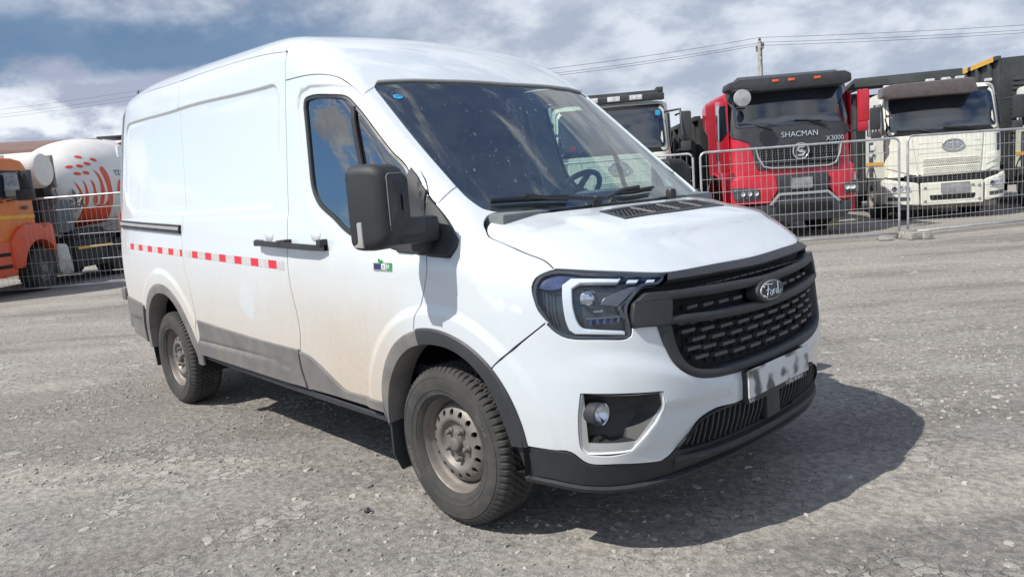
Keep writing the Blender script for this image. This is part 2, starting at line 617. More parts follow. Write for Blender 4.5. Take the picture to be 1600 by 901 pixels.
def solve(Fn, O, D, n=90):
    ts = np.linspace(0, 1, n)
    lo = np.full(len(O), -1.0)
    hi = np.full(len(O), -1.0)
    fp = Fn(O[:, 0], O[:, 1], O[:, 2])
    best = np.abs(fp)
    bt = np.zeros(len(O))
    tp = 0.0
    for t in ts[1:]:
        P = O + D * t
        f = Fn(P[:, 0], P[:, 1], P[:, 2])
        m = (lo < 0) & (f < 0) & (fp >= 0)
        lo[m] = tp
        hi[m] = t
        b = (np.abs(f) < best) & (lo < 0)
        best[b] = np.abs(f)[b]
        bt[b] = t
        fp = f
        tp = t
        if (lo >= 0).all(): break
    bad = lo < 0
    lo[bad] = bt[bad]
    hi[bad] = bt[bad]
    for _ in range(17):
        mid = (lo + hi) / 2
        P = O + D * mid[:, None]
        neg = Fn(P[:, 0], P[:, 1], P[:, 2]) < 0
        hi = np.where(neg, mid, hi)
        lo = np.where(neg, lo, mid)
    return O + D * ((lo + hi) / 2)[:, None]


def grad(Fn, P, e=0.003):
    x, y, z = P.T
    g = np.stack([Fn(x + e, y, z) - Fn(x - e, y, z), Fn(x, y + e, z) - Fn(x, y - e, z), Fn(x, y, z + e) - Fn(x, y, z - e)], 1)
    return g / np.maximum(np.linalg.norm(g, axis=1), 1e-9)[:, None]


def inside(poly, pts):
    x, y = pts[:, 0], pts[:, 1]
    res = np.zeros(len(pts), bool)
    n = len(poly)
    for i in range(n):
        x1, y1 = poly[i]
        x2, y2 = poly[(i + 1) % n]
        if y1 == y2: continue
        c = ((y1 > y) != (y2 > y)) & (x < (x2 - x1) * (y - y1) / (y2 - y1) + x1)
        res ^= c
    return res


def area2(p):
    x, y = p[:, 0], p[:, 1]
    return 0.5 * np.sum(x * np.roll(y, -1) - np.roll(x, -1) * y)


def inset(loop, Fn, mp, d, hole=False):
    """move a loop on the surface inwards (holes: outwards) by d metres"""
    N = grad(Fn, loop)
    t = np.roll(loop, -1, 0) - np.roll(loop, 1, 0)
    t /= np.maximum(np.linalg.norm(t, axis=1), 1e-9)[:, None]
    b = np.cross(N, t)
    uv0 = mp.uv(loop)
    test = mp.uv(loop + b * 0.001)
    s = 1.0 if abs(area2(test)) < abs(area2(uv0)) else -1.0
    if hole: s = -s
    return loop + b * (d * s), b * s


def surf(Fn, mp, uv):
    O, D = mp.ray(uv)
    return solve(Fn, O, D)


def panel_mesh(name, Fn, mp, outer, holes=(), off=0.0, depth=0.015, gap=0.0025, bev=0.0025, step=0.03, skirt=True, guides=()):
    loops = []
    for L, h in [(outer, False)] + [(h_, True) for h_ in holes]:
        L = surf(Fn, mp, mp.uv(L))
        L1, _ = inset(L, Fn, mp, gap, h)
        L1 = surf(Fn, mp, mp.uv(L1))
        L2, b = inset(L1, Fn, mp, bev, h)
        loops.append((mp.uv(L2), mp.uv(L1), b))
    uvs = [l[0] for l in loops]
    allv = np.vstack(uvs)
    lo, hi = uvs[0].min(0), uvs[0].max(0)
    # metric per uv unit
    Pm = surf(Fn, mp, uvs[0])
    L3 = np.linalg.norm(np.diff(Pm, axis=0), axis=1).sum()
    L2_ = np.linalg.norm(np.diff(uvs[0], axis=0), axis=1).sum()
    su = step * L2_ / L3
    if mp.kind == 'rad': du, dv = step, step / 1.0
    else: du = dv = su
    gu = np.arange(lo[0] + du / 2, hi[0], du)
    gv = np.arange(lo[1] + dv / 2, hi[1], dv)
    G = np.stack(np.meshgrid(gu, gv), -1).reshape(-1, 2)
    m = inside(uvs[0], G)
    for h in uvs[1:]:
        m &= ~inside(h, G)
    G = G[m]
    if len(G):
        # stay clear of the outline
        keep = np.ones(len(G), bool)
        for i in range(0, len(G), 4000):
            d = np.abs(G[i:i + 4000, None, :] - allv[None, :, :])
            d = np.hypot(d[..., 0] / du, d[..., 1] / dv).min(1)
            keep[i:i + 4000] = d > 0.45
        G = G[keep]
    if len(guides):
        gl = np.vstack([mp.uv(np.asarray(g, float)) for g in guides])
        m = inside(uvs[0], gl)
        for h in uvs[1:]:
            m &= ~inside(h, gl)
        gl = gl[m]
        if len(gl):
            keep = np.ones(len(gl), bool)
            for i in range(0, len(gl), 2000):
                d = np.abs(gl[i:i + 2000, None, :] - allv[None, :, :])
                keep[i:i + 2000] = np.hypot(d[..., 0], d[..., 1]).min(1) > .004
            gl = gl[keep]
            if len(G):
                keep = np.ones(len(G), bool)
                for i in range(0, len(G), 2000):
                    d = np.abs(G[i:i + 2000, None, :] - gl[None, :, :])
                    keep[i:i + 2000] = np.hypot(d[..., 0] / du, d[..., 1] / dv).min(1) > .5
                G = np.vstack([G[keep], gl])
            else:
                G = gl
    V2 = np.vstack([allv, G]) if len(G) else allv
    edges = []
    k = 0
    for u in uvs:
        n = len(u)
        edges += [(k + i, k + (i + 1) % n) for i in range(n)]
        k += n
    r = delaunay_2d_cdt([Vector(map(float, v)) for v in V2], edges, [], 0, 1e-7)
    VV = np.array([[v.x, v.y] for v in r[0]])
    FF = np.array(r[2])
    cen = VV[FF].mean(1)
    m = inside(uvs[0], cen)
    for h in uvs[1:]:
        m &= ~inside(h, cen)
    FF = FF[m]
    P = surf(Fn, mp, VV)
    N = grad(Fn, P)
    if len(FF):
        a, b, c = P[FF[:, 0]], P[FF[:, 1]], P[FF[:, 2]]
        fn = np.cross(b - a, c - a)
        flip = (fn * N[FF].mean(1)).sum(1) < 0
        FF[flip] = FF[flip][:, ::-1]
    verts = [P + N * off]
    norms = [N]
    faces = [tuple(f) for f in FF]
    base = len(P)
    for (u2, u1, b) in loops:
        A = surf(Fn, mp, u2)
        NA = grad(Fn, A)
        B = surf(Fn, mp, u1)
        NB = grad(Fn, B)
        out = -b
        n = len(A)
        rings = [(A + NA * off, NA), (B + NB * (off - bev * 0.35) - out * bev * 0.3, NB * 0.75 + out * 0.66), (B + NB * (off - bev), NB * 0.2 + out * 0.98)]
        if skirt:
            rings.append((B + NB * (off - bev) , out))
            rings.append((B + NB * (off - depth), out))
        st = []
        for p, nn in rings:
            verts.append(p)
            norms.append(nn / np.linalg.norm(nn, axis=1)[:, None])
            st.append(base)
            base += n
        pairs = [(0, 1), (1, 2)] + ([(3, 4)] if skirt else [])
        for i0, i1 in pairs:
            for i in range(n):
                j = (i + 1) % n
                faces.append((st[i0] + i, st[i1] + i, st[i1] + j, st[i0] + j))
    V = np.vstack(verts)
    Nn = np.vstack(norms)
    # orient ring quads along their normals
    ff = []
    for f in faces:
        if len(f) == 4:
            a, b, c, d = V[f[0]], V[f[1]], V[f[2]], V[f[3]]
            g = np.cross(c - a, d - b)
            if np.dot(g, Nn[f[0]] + Nn[f[1]]) < 0: f = f[::-1]
        ff.append(f)
    return V, ff, Nn


def panel(name, Fn, mp, outer, mat, parent, mirror=False, xf=None, **kw):
    props = kw.pop('props', {})
    V, f, N = panel_mesh(name, Fn, mp, outer, **kw)
    o = link(name, mesh_np(name, V, f, N), mat, parent, **props)
    if mirror:
        S = np.array([1, -1, 1.0])
        o2 = link(name, mesh_np(name, V * S, [q[::-1] for q in f], N * S), mat, parent, **props)
        return o, o2
    return o


def strip_mesh(A, B, NA=None):
    """ribbon between two equal-length loops / runs"""
    n = len(A)
    V = np.vstack([A, B])
    return V, n


def band(name, rings, mat, parent, closed=True, mirror=False, angle=35):
    """skin joining a list of equal-count rings"""
    n = len(rings[0])
    V = np.vstack(rings)
    F_ = []
    for k in range(len(rings) - 1):
        for i in range(n if closed else n - 1):
            j = (i + 1) % n
            F_.append((k * n + i, k * n + j, (k + 1) * n + j, (k + 1) * n + i))
    def mk(Vx, Fx):
        me = mesh_np(name, Vx, Fx)
        me.set_sharp_from_angle(angle=R(angle))
        return link(name, me, mat, parent)
    o = mk(V, F_)
    if mirror:
        o2 = mk(V * np.array([1, -1, 1.0]), [q[::-1] for q in F_])
        return o, o2
    return o


def resample(loop, n):
    L = np.vstack([loop, loop[:1]])
    s = np.concatenate([[0], np.cumsum(np.linalg.norm(np.diff(L, axis=0), axis=1))])
    t = np.linspace(0, s[-1], n + 1)[:-1]
    return np.stack([np.interp(t, s, L[:, k]) for k in range(3)], 1)


def mir(pts):
    return [(p[0], -p[1], p[2]) for p in pts][::-1]


# ------------------------------------------------------------------ van body shape (implicit solid, metres; x forward, y left, z up)
def pchip(xs, ys):
    xs=np.array(xs,float); ys=np.array(ys,float); h=np.diff(xs); d=np.diff(ys)/h
    m=np.zeros(len(xs))
    for i in range(1,len(xs)-1):
        if d[i-1]*d[i]>0:
            w1=2*h[i]+h[i-1]; w2=h[i]+2*h[i-1]; m[i]=(w1+w2)/(w1/d[i-1]+w2/d[i])
    m[0]=d[0]; m[-1]=d[-1]
    def f(x):
        x=np.clip(x,xs[0],xs[-1]); i=np.clip(np.searchsorted(xs,x)-1,0,len(h)-1)
        t=(x-xs[i])/h[i]; t2=t*t; t3=t2*t
        return (2*t3-3*t2+1)*ys[i]+(t3-2*t2+t)*h[i]*m[i]+(-2*t3+3*t2)*ys[i+1]+(t3-t2)*h[i]*m[i+1]
    return f
def tab(f, lo, hi, w=0.0):
    g=np.arange(lo,hi,.002); v=f(g)
    if w>0:
        k=int(w/.002); ker=np.hanning(2*k+3)[1:-1]; ker/=ker.sum()
        v=np.convolve(np.pad(v,k,mode='reflect',reflect_type='odd'),ker,mode='valid')
    return lambda x: np.interp(x,g,v)
def sm(a,b,x):
    t=np.clip((x-a)/(b-a),0,1); return t*t*(3-2*t)
# half width by height (at mid body)
TSIDE=pchip([.2,.45,.6,.8,.97,1.1,1.25,1.5,1.8,2.1,2.3,2.6],[.985,.995,1.008,1.02,1.026,1.024,1.012,.978,.938,.898,.86,.78])
TSIDE=tab(TSIDE,0.1,2.7,0.03)
# narrowing along the length
PLAN=pchip([-4.5,-4.15,-3.9,-3.3,-2.,-.9,-.2,.3,.6,1.0],[.065,.035,.02,.005,0.,0.,.004,.02,.05,.10])
PLAN=tab(PLAN,-4.6,1.2,0.1)
# plan of nose: x lost as |y| grows
DROP=pchip([0,.2,.4,.55,.65,.75,.83,.9,.96,1.0,1.04],[0,.006,.03,.066,.105,.17,.25,.36,.50,.64,.85])
DROP=tab(DROP,0,1.3,0.03)
NOSE=pchip([.2,.33,.40,.46,.52,.6,.7,.8,.95,1.03,1.075,1.11,1.2],[.93,.965,.985,1.0,1.005,1.008,1.005,.99,.972,.955,.93,.89,.78])
NOSE=tab(NOSE,0.1,1.4,0.015)
# roof / windscreen centreline, (x,z)
ROOF=pchip([-4.4,-4.1,-3.6,-2.6,-1.9,-1.5,-1.2,-.9,-.66,-.5,-.3,.0,.37,.9],[2.43,2.465,2.485,2.455,2.425,2.40,2.352,2.26,2.136,2.025,1.862,1.61,1.315,.90])
ROOF=tab(ROOF,-4.6,1.5,0.06)
HOOD=pchip([-.5,.1,.3,.42,.57,.7,.8,.88,.94,1.02],[1.45,1.368,1.34,1.318,1.287,1.252,1.210,1.160,1.105,1.02])
HOOD=tab(HOOD,-1.2,1.4,0.05)
def rmax(a,b,r):
    return np.where((a>-r)&(b>-r), -r+np.hypot(np.maximum(a+r,0),np.maximum(b+r,0)), np.maximum(a,b))
def F(x,y,z,relief=True):
    ay=np.abs(y)
    cab=sm(-1.1,0.1,x)
    side=ay-(TSIDE(z)-PLAN(x)-cab*.02*sm(1.25,1.9,z)-.080*sm(-.45,.20,x)*sm(1.12,1.40,z))
    kx=.20*sm(-1.6,-.5,x)
    crown=.055+.02*sm(-1.2,-2.2,x)
    top=z-(ROOF(x+kx*ay**2.2)-crown*ay**2)
    s=.78+.0*x
    top=top*np.where(x>-1.2,.8,1.)
    hood=z-(HOOD(x+.08*ay**2)-.075*ay**2.4)
    front=x-(NOSE(z)-DROP(np.maximum(ay-.022,0)))
    rear=-4.28-x+.05*ay**2+.10*sm(1.2,2.5,z)
    rr=.13-.05*sm(-1.0,-.3,x)
    main=rmax(side,top,rr)
    main=rmax(main,rear,.08)
    main=np.maximum(main,np.maximum((x-.6)*.8,front*.8+.004))
    low=rmax(side,hood,.16)
    low=rmax(low,front*.8,.05)
    low=np.maximum(low,-.9-x)
    return np.minimum(main,low)

# ------------------------------------------------------------------ outlines of the van's panels (metres, near side)
T = {
 'roof_seam': [(-3.602,-0.821,2.362),(-3.096,-0.839,2.338),(-2.812,-0.842,2.328),(-2.32,-0.843,2.317),(-1.832,-0.85,2.295),(-1.459,-0.859,2.267),(-1.252,-0.859,2.241)],
 'seam_q': [(-2.812,-0.842,2.328),(-2.8,-0.876,2.211),(-2.801,-0.889,2.14),(-2.763,-0.923,1.907),(-2.724,-0.951,1.69),(-2.691,-0.98,1.475),(-2.688,-0.991,1.402),(-2.71,-1.008,1.274),(-2.698,-1.014,1.213),(-2.682,-1.024,1.057),(-2.638,-1.024,0.918),(-2.627,-1.015,0.723)],
 'seam_d': [(-1.281,-0.82,2.292),(-1.247,-0.861,2.238),(-1.236,-0.883,2.185),(-1.229,-0.9,2.085),(-1.213,-0.936,1.817),(-1.194,-0.973,1.537),(-1.179,-0.995,1.381),(-1.178,-1.013,1.242),(-1.185,-1.024,1.099),(-1.174,-1.026,0.99),(-1.148,-1.023,0.866),(-1.147,-1.018,0.754),(-1.176,-1.012,0.651),(-1.177,-1.004,0.55),(-1.15,-0.994,0.437),(-1.151,-0.992,0.386)],
 'door_top': [(-1.226,-0.9,2.087),(-0.993,-0.9,2.077),(-0.852,-0.885,2.059),(-0.751,-0.869,2.031),(-0.668,-0.862,1.985),(-0.577,-0.863,1.918),(-0.421,-0.871,1.791),(-0.291,-0.88,1.677),(-0.172,-0.887,1.568),(-0.103,-0.892,1.502),(-0.077,-0.903,1.465),(-0.072,-0.915,1.441)],
 'door_front': [(-0.073,-0.915,1.441),(-0.056,-0.957,1.314),(0.003,-1.002,1.184),(0.013,-1.014,1.132),(-0.001,-1.017,1.078),(-0.043,-1.019,0.978),(-0.077,-1.019,0.932),(-0.097,-1.018,0.874)],
 'pillar_seam': [(-0.577,-0.863,1.918),(-0.572,-0.833,1.937),(-0.566,-0.795,1.949)],
 'ws_side': [(-0.598,-0.731,1.996),(-0.579,-0.772,1.967),(-0.561,-0.785,1.948),(-0.431,-0.795,1.836),(-0.303,-0.804,1.725),(-0.185,-0.808,1.623),(-0.072,-0.812,1.53),(0.014,-0.814,1.459),(0.083,-0.812,1.406),(0.145,-0.794,1.363)],
 'ws_top': [(-0.599,-0.731,1.996),(-0.552,-0.592,1.997),(-0.502,-0.417,1.995),(-0.461,-0.164,1.991),(-0.456,-0.003,1.991),(-0.464,0.282,1.983),(-0.501,0.519,1.975),(-0.581,0.79,1.963)],
 'ws_bot': [(0.185,-0.754,1.345),(0.248,-0.617,1.336),(0.302,-0.405,1.338),(0.335,-0.147,1.339),(0.338,0.125,1.338),(0.297,0.464,1.332)],
 'hood_seam': [(0.188,-0.752,1.343),(0.183,-0.804,1.33),(0.204,-0.846,1.298),(0.267,-0.882,1.254),(0.365,-0.897,1.228),(0.478,-0.889,1.189),(0.553,-0.871,1.161),(0.58,-0.867,1.143),(0.596,-0.867,1.129)],
 'hood_front': [(0.596,-0.867,1.129),(0.698,-0.789,1.116),(0.777,-0.702,1.103),(0.844,-0.597,1.087),(0.866,-0.546,1.081),(0.883,-0.488,1.079),(0.914,-0.264,1.081),(0.928,-0.035,1.076),(0.923,0.197,1.076),(0.906,0.392,1.073),(0.868,0.572,1.07)],
 'pillar_fender': [(0.014,-0.816,1.459),(0.011,-0.865,1.434),(-0.009,-0.913,1.39)],
 'sail_f': [(-0.075,-0.918,1.439),(-0.002,-0.916,1.379),(0.101,-0.932,1.296),(0.162,-0.951,1.245),(0.169,-0.975,1.212),(0.156,-0.998,1.175),(0.007,-1.002,1.184),(-0.059,-0.957,1.314)],
 'sail_d': [(-0.191,-0.912,1.552),(-0.081,-0.916,1.447),(-0.083,-0.931,1.416),(-0.056,-0.957,1.314),(-0.006,-1.002,1.186),(-0.153,-1.007,1.193),(-0.175,-0.967,1.344)],
 'window': [(-1.046,-0.922,1.921),(-1.037,-0.918,1.96),(-0.973,-0.915,1.972),(-0.795,-0.915,1.953),(-0.667,-0.9,1.929),(-0.587,-0.901,1.876),(-0.456,-0.912,1.77),(-0.306,-0.92,1.641),(-0.195,-0.918,1.546),(-0.112,-0.949,1.369),(-0.07,-0.989,1.235),(-0.177,-1.006,1.204),(-0.292,-1.008,1.22),(-0.597,-1.008,1.277),(-0.749,-0.999,1.354),(-0.891,-0.988,1.427),(-0.951,-0.978,1.5),(-0.999,-0.953,1.688)],
 'divider': [(-0.613,-0.901,1.892),(-0.498,-0.963,1.564),(-0.414,-1.008,1.266)],
 'recess': [(-4.062,-0.861,2.148),(-3.963,-0.863,2.171),(-3.502,-0.879,2.163),(-2.797,-0.889,2.14),(-2.255,-0.894,2.123),(-1.636,-0.898,2.099),(-1.42,-0.901,2.077),(-1.295,-0.91,2.016),(-1.271,-0.988,1.429),(-1.36,-0.993,1.394),(-2.69,-0.987,1.429),(-3.658,-0.971,1.465),(-3.773,-0.962,1.501),(-3.97,-0.941,1.599),(-4.023,-0.915,1.771),(-4.072,-0.866,2.115)],
 'tape_t': [(-3.978,-0.99,1.229),(-1.217,-1.022,1.137)],
 'tape_b': [(-3.986,-0.995,1.181),(-1.224,-1.024,1.094)],
 'clad_s': [(-2.621,-1.014,0.715),(-2.161,-1.014,0.693),(-1.624,-1.013,0.671),(-1.18,-1.012,0.662),(-1.179,-1.004,0.55),(-1.155,-0.995,0.443),(-2.643,-0.995,0.468),(-2.688,-1.004,0.573)],
 'groove': [(-2.673,-1.005,0.575),(-1.606,-1.004,0.557),(-1.331,-1.002,0.538),(-1.297,-1.0,0.512),(-1.625,-1.0,0.515),(-2.671,-1.001,0.538)],
 'clad_d': [(-1.173,-1.012,0.655),(-1.089,-1.011,0.641),(-0.993,-1.008,0.603),(-0.862,-1.002,0.537),(-0.765,-0.998,0.497),(-0.613,-0.998,0.494),(-0.417,-0.996,0.493),(-0.397,-0.991,0.424),(-1.151,-0.994,0.438),(-1.173,-1.004,0.551)],
 'sill': [(-2.673,-0.994,0.455),(-1.154,-0.994,0.43),(-0.325,-0.99,0.412),(-0.352,-0.989,0.378),(-1.152,-0.992,0.391),(-2.638,-0.993,0.432)],
 'arch_ro': [(-3.622,-1.007,0.747),(-3.524,-1.014,0.854),(-3.366,-1.019,0.917),(-3.16,-1.022,0.936),(-2.97,-1.021,0.893),(-2.836,-1.018,0.808),(-2.743,-1.013,0.705)],
 'arch_ri': [(-3.569,-1.007,0.73),(-3.453,-1.014,0.818),(-3.282,-1.018,0.861),(-3.114,-1.019,0.866),(-2.961,-1.018,0.81),(-2.855,-1.014,0.724),(-2.776,-1.006,0.602),(-2.687,-0.995,0.472)],
 'rearb': [(-4.122,-0.986,0.772),(-3.622,-1.007,0.747),(-3.701,-0.996,0.613),(-3.705,-0.982,0.448),(-4.08,-0.967,0.484)],
 'arch_fo': [(-0.398,-0.992,0.426),(-0.424,-0.996,0.496),(-0.397,-1.006,0.606),(-0.343,-1.012,0.704),(-0.259,-1.016,0.79),(-0.167,-1.017,0.842),(-0.1,-1.017,0.863),(-0.089,-1.018,0.873),(0.046,-1.014,0.884),(0.161,-1.009,0.865),(0.265,-1.003,0.825),(0.359,-0.994,0.757),(0.417,-0.984,0.682),(0.458,-0.974,0.6),(0.483,-0.964,0.516),(0.491,-0.958,0.459)],
 'arch_fi': [(-0.377,-0.991,0.424),(-0.347,-1.001,0.548),(-0.294,-1.008,0.646),(-0.209,-1.013,0.739),(-0.119,-1.014,0.792),(-0.021,-1.013,0.814),(0.068,-1.011,0.819),(0.166,-1.006,0.803),(0.255,-1.0,0.762),(0.321,-0.993,0.703),(0.366,-0.985,0.626),(0.394,-0.976,0.546),(0.419,-0.966,0.455)],
 'bump_seam': [(0.595,-0.931,0.939),(0.504,-0.972,0.862),(0.371,-0.993,0.761)],
 'lip_top': [(0.424,-0.965,0.452),(0.496,-0.957,0.453),(0.607,-0.929,0.449),(0.66,-0.907,0.444),(0.709,-0.872,0.402),(0.795,-0.795,0.397),(0.894,-0.631,0.385)],
 'low_top': [(0.894,-0.631,0.385),(0.926,-0.58,0.433),(0.959,-0.495,0.51),(0.985,-0.362,0.536),(0.999,-0.238,0.535),(1.005,-0.051,0.534),(0.984,0.375,0.546),(0.968,0.456,0.505)],
 'lip_bot': [(0.468,-0.955,0.335),(0.575,-0.933,0.324),(0.693,-0.862,0.3),(0.789,-0.767,0.297),(0.872,-0.636,0.315),(0.948,-0.349,0.338),(0.969,0.009,0.344)],
 'fog_o': [(0.708,-0.886,0.672),(0.907,-0.66,0.658),(0.91,-0.658,0.592),(0.895,-0.683,0.541),(0.832,-0.767,0.447),(0.714,-0.875,0.44),(0.698,-0.888,0.461),(0.697,-0.894,0.573)],
 'fog_i': [(0.715,-0.882,0.669),(0.903,-0.669,0.653),(0.906,-0.666,0.594),(0.858,-0.739,0.49),(0.846,-0.754,0.478),(0.719,-0.876,0.482)],
 'fog_c': [(0.764,-0.847,0.586)],
 'head': [(0.542,-0.924,1.097),(0.547,-0.916,1.104),(0.569,-0.893,1.12),(0.595,-0.87,1.126),(0.7,-0.792,1.112),(0.78,-0.705,1.099),(0.866,-0.554,1.078),(0.874,-0.566,1.064),(0.873,-0.594,1.05),(0.846,-0.662,1.05),(0.841,-0.689,1.031),(0.825,-0.737,0.97),(0.83,-0.738,0.932),(0.837,-0.734,0.9),(0.837,-0.739,0.869),(0.828,-0.751,0.864),(0.761,-0.826,0.87),(0.684,-0.885,0.876),(0.651,-0.905,0.886),(0.616,-0.922,0.912),(0.591,-0.932,0.947),(0.557,-0.943,1.003),(0.553,-0.942,1.026)],
 'drl': [(0.791,-0.717,1.084),(0.66,-0.848,1.098),(0.642,-0.879,1.075),(0.649,-0.892,1.024),(0.66,-0.895,0.946),(0.672,-0.891,0.907),(0.691,-0.88,0.891),(0.826,-0.753,0.877),(0.824,-0.753,0.892),(0.738,-0.843,0.906),(0.714,-0.862,0.913),(0.698,-0.871,0.937),(0.684,-0.874,0.992),(0.675,-0.863,1.06),(0.695,-0.836,1.079),(0.791,-0.735,1.07)],
 'drl2': [(0.809,-0.694,1.079),(0.831,-0.659,1.075),(0.831,-0.674,1.064),(0.809,-0.709,1.068)],
 'drl3': [(0.848,-0.626,1.071),(0.861,-0.596,1.068),(0.863,-0.61,1.058),(0.848,-0.641,1.061)],
 'chev': [(0.761,-0.809,0.994),(0.77,-0.793,1.019),(0.826,-0.693,1.056),(0.841,-0.668,1.053),(0.808,-0.758,0.981),(0.824,-0.744,0.948),(0.827,-0.743,0.932),(0.807,-0.766,0.95)],
 'inner': [(0.688,-0.854,1.06),(0.701,-0.832,1.077),(0.821,-0.698,1.061),(0.764,-0.806,0.994),(0.805,-0.762,0.977),(0.813,-0.766,0.904),(0.72,-0.857,0.913),(0.701,-0.868,0.945)],
 'barA_t': [(0.869,-0.547,1.077),(0.861,0.615,1.058)],
 'barA_b': [(0.884,-0.571,1.044),(0.949,-0.167,1.034),(0.903,0.538,1.017)],
 'barB_t': [(0.836,-0.713,0.994),(0.853,-0.67,1.021),(0.89,-0.581,1.017),(0.958,-0.185,1.001),(0.875,0.63,1.006)],
 'barB_b': [(0.887,-0.609,0.986),(0.967,-0.132,0.963),(0.909,0.554,0.965)],
 'barC_t': [(0.835,-0.735,0.91),(0.892,-0.621,0.927),(0.977,-0.131,0.89),(0.931,0.504,0.909)],
 'barC_b': [(0.894,-0.626,0.897),(0.964,-0.34,0.871),(0.935,0.502,0.874)],
 'uo': [(0.889,-0.638,0.896),(0.905,-0.62,0.816),(0.93,-0.586,0.738),(0.964,-0.482,0.68),(0.988,-0.35,0.664),(1.006,-0.05,0.658),(0.999,0.237,0.669),(0.974,0.415,0.722),(0.945,0.483,0.821)],
 'ui': [(0.911,-0.585,0.877),(0.924,-0.572,0.796),(0.947,-0.533,0.728),(0.97,-0.448,0.703),(1.005,-0.045,0.695),(0.999,0.21,0.701),(0.973,0.387,0.755),(0.947,0.45,0.868)],
 'logo': [(0.973,-0.005,0.941),(0.97,-0.111,0.949),(0.973,0.114,0.929),(0.965,0.015,0.992),(0.98,-0.02,0.89)],
 'vent': [(0.437,-0.362,1.306),(0.571,-0.396,1.276),(0.588,0.402,1.271),(0.392,0.588,1.297),(0.452,0.135,1.311)],
 'badge': [(-0.371,-1.019,1.154),(-0.227,-1.017,1.148),(-0.229,-1.02,1.114),(-0.373,-1.021,1.122)],
 'ccc': [(-0.488,-0.708,1.913),(-0.501,-0.739,1.914),(-0.475,-0.676,1.912)],
 'handle': [(-1.502,-1.013,1.241),(-0.766,-1.018,1.189)],
 'rail': [(-4.1,-0.961,1.4),(-2.716,-0.999,1.343),(-2.716,-1.006,1.291),(-4.098,-0.969,1.343)],
 'plate': [(0.998,-0.249,0.526),(0.995,0.278,0.528),(0.999,-0.253,0.656),(0.998,0.264,0.645)],
 'sensor': [(0.99,-0.345,0.588),(0.992,0.326,0.591)],
 'wiper': [(0.128,-0.779,1.382),(0.22,-0.575,1.368),(0.2,-0.587,1.381),(0.302,-0.405,1.338),(0.324,-0.211,1.344),(0.315,-0.094,1.357),(0.31,0.181,1.357)],
}

A = lambda k: [tuple(p) for p in T[k]]
WIN = np.array([(p[0], p[2]) for p in T['window']])


def poly_sdf(px, pz, poly):
    d = np.full(px.shape, 1e9)
    P = np.stack([px.ravel(), pz.ravel()], 1)
    ins = inside(poly, P).reshape(px.shape)
    for i in range(len(poly)):
        a, b = poly[i], poly[(i + 1) % len(poly)]
        ab = b - a
        t = np.clip(((px - a[0]) * ab[0] + (pz - a[1]) * ab[1]) / (ab @ ab), 0, 1)
        d = np.minimum(d, np.hypot(px - a[0] - t * ab[0], pz - a[1] - t * ab[1]))
    return np.where(ins, -d, d)


def relief(x, y, z):
    D = np.zeros_like(x)
    # recessed upper side panel
    zb = 1.432 + .012 * sm(-2.7, -3.7, x) * 2.0 + .09 * sm(-3.75, -4.05, x)
    zt = 2.085 + .05 * sm(-1.3, -2.8, x) + .03 * sm(-2.8, -4.0, x)
    x0, x1 = -4.04 + .0 * z, -1.30
    q1 = np.maximum(x0 - x, x - x1) + .10
    q2 = np.maximum(zb - z, z - zt) + .10
    sd_ = np.hypot(np.maximum(q1, 0), np.maximum(q2, 0)) + np.minimum(np.maximum(q1, q2), 0) - .10
    D -= .016 * sm(.012, -.014, sd_)
    # raised shoulder round the wheel openings
    for cx, cz, rr_ in ((0.035, 0.375, .585), (-3.20, 0.385, .640)):
        r = np.hypot(x - cx, z - cz)
        D += .013 * sm(rr_ + .028, rr_ - .022, r) * sm(.25, .45, z)
    # waist crease
    zc = 1.372 + .012 * (-x - 1.0) * .8
    D += .006 * sm(zc + .018, zc - .012, z) * sm(-.95, -1.25, x)
    # dished surround of the door window
    m = (x > -1.25) & (x < 0.0) & (z > 1.05) & (z < 2.1)
    if m.any():
        d = poly_sdf(x[m], z[m], WIN)
        D[m] -= .010 * sm(.055, .035, d)
    return np.where(np.abs(y) > .3, D, 0)


def rec_line(e):
    r = .10 + e
    x0, x1 = -4.04, -1.30
    zb = lambda x: float(1.432 + .024 * sm(-2.7, -3.7, np.array([x]))[0] + .09 * sm(-3.75, -4.05, np.array([x]))[0])
    zt = lambda x: float(2.085 + .05 * sm(-1.3, -2.8, np.array([x]))[0] + .03 * sm(-2.8, -4.0, np.array([x]))[0])
    pts = []
    for x in np.arange(x0 + .1, x1 - .1, .012): pts.append((x, -1, zt(x) + e))
    for a in np.arange(math.pi / 2, 0, -.10): pts.append((x1 - .1 + r * math.cos(a), -1, zt(x1) - .1 + r * math.sin(a)))
    for z in np.arange(zt(x1) - .1, zb(x1) + .1, -.012): pts.append((x1 + e, -1, z))
    for a in np.arange(0, -math.pi / 2, -.10): pts.append((x1 - .1 + r * math.cos(a), -1, zb(x1) + .1 + r * math.sin(a)))
    for x in np.arange(x1 - .1, x0 + .1, -.012): pts.append((x, -1, zb(x) - e))
    for a in np.arange(-math.pi / 2, -math.pi, -.10): pts.append((x0 + .1 + r * math.cos(a), -1, zb(x0) + .1 + r * math.sin(a)))
    for z in np.arange(zb(x0) + .1, zt(x0) - .1, .012): pts.append((x0 - e, -1, z))
    for a in np.arange(math.pi, math.pi / 2, -.10): pts.append((x0 + .1 + r * math.cos(a), -1, zt(x0) - .1 + r * math.sin(a)))
    return np.array(pts)


def swell_line(cx, cz, r):
    return np.array([(cx + r * math.cos(a), -1, cz + r * math.sin(a)) for a in np.arange(.05, math.pi - .05, .02)])


def waist_line(e):
    return np.array([(x, -1, 1.372 + .012 * (-x - 1.0) * .8 + e) for x in np.arange(-4.2, -.95, .015)])


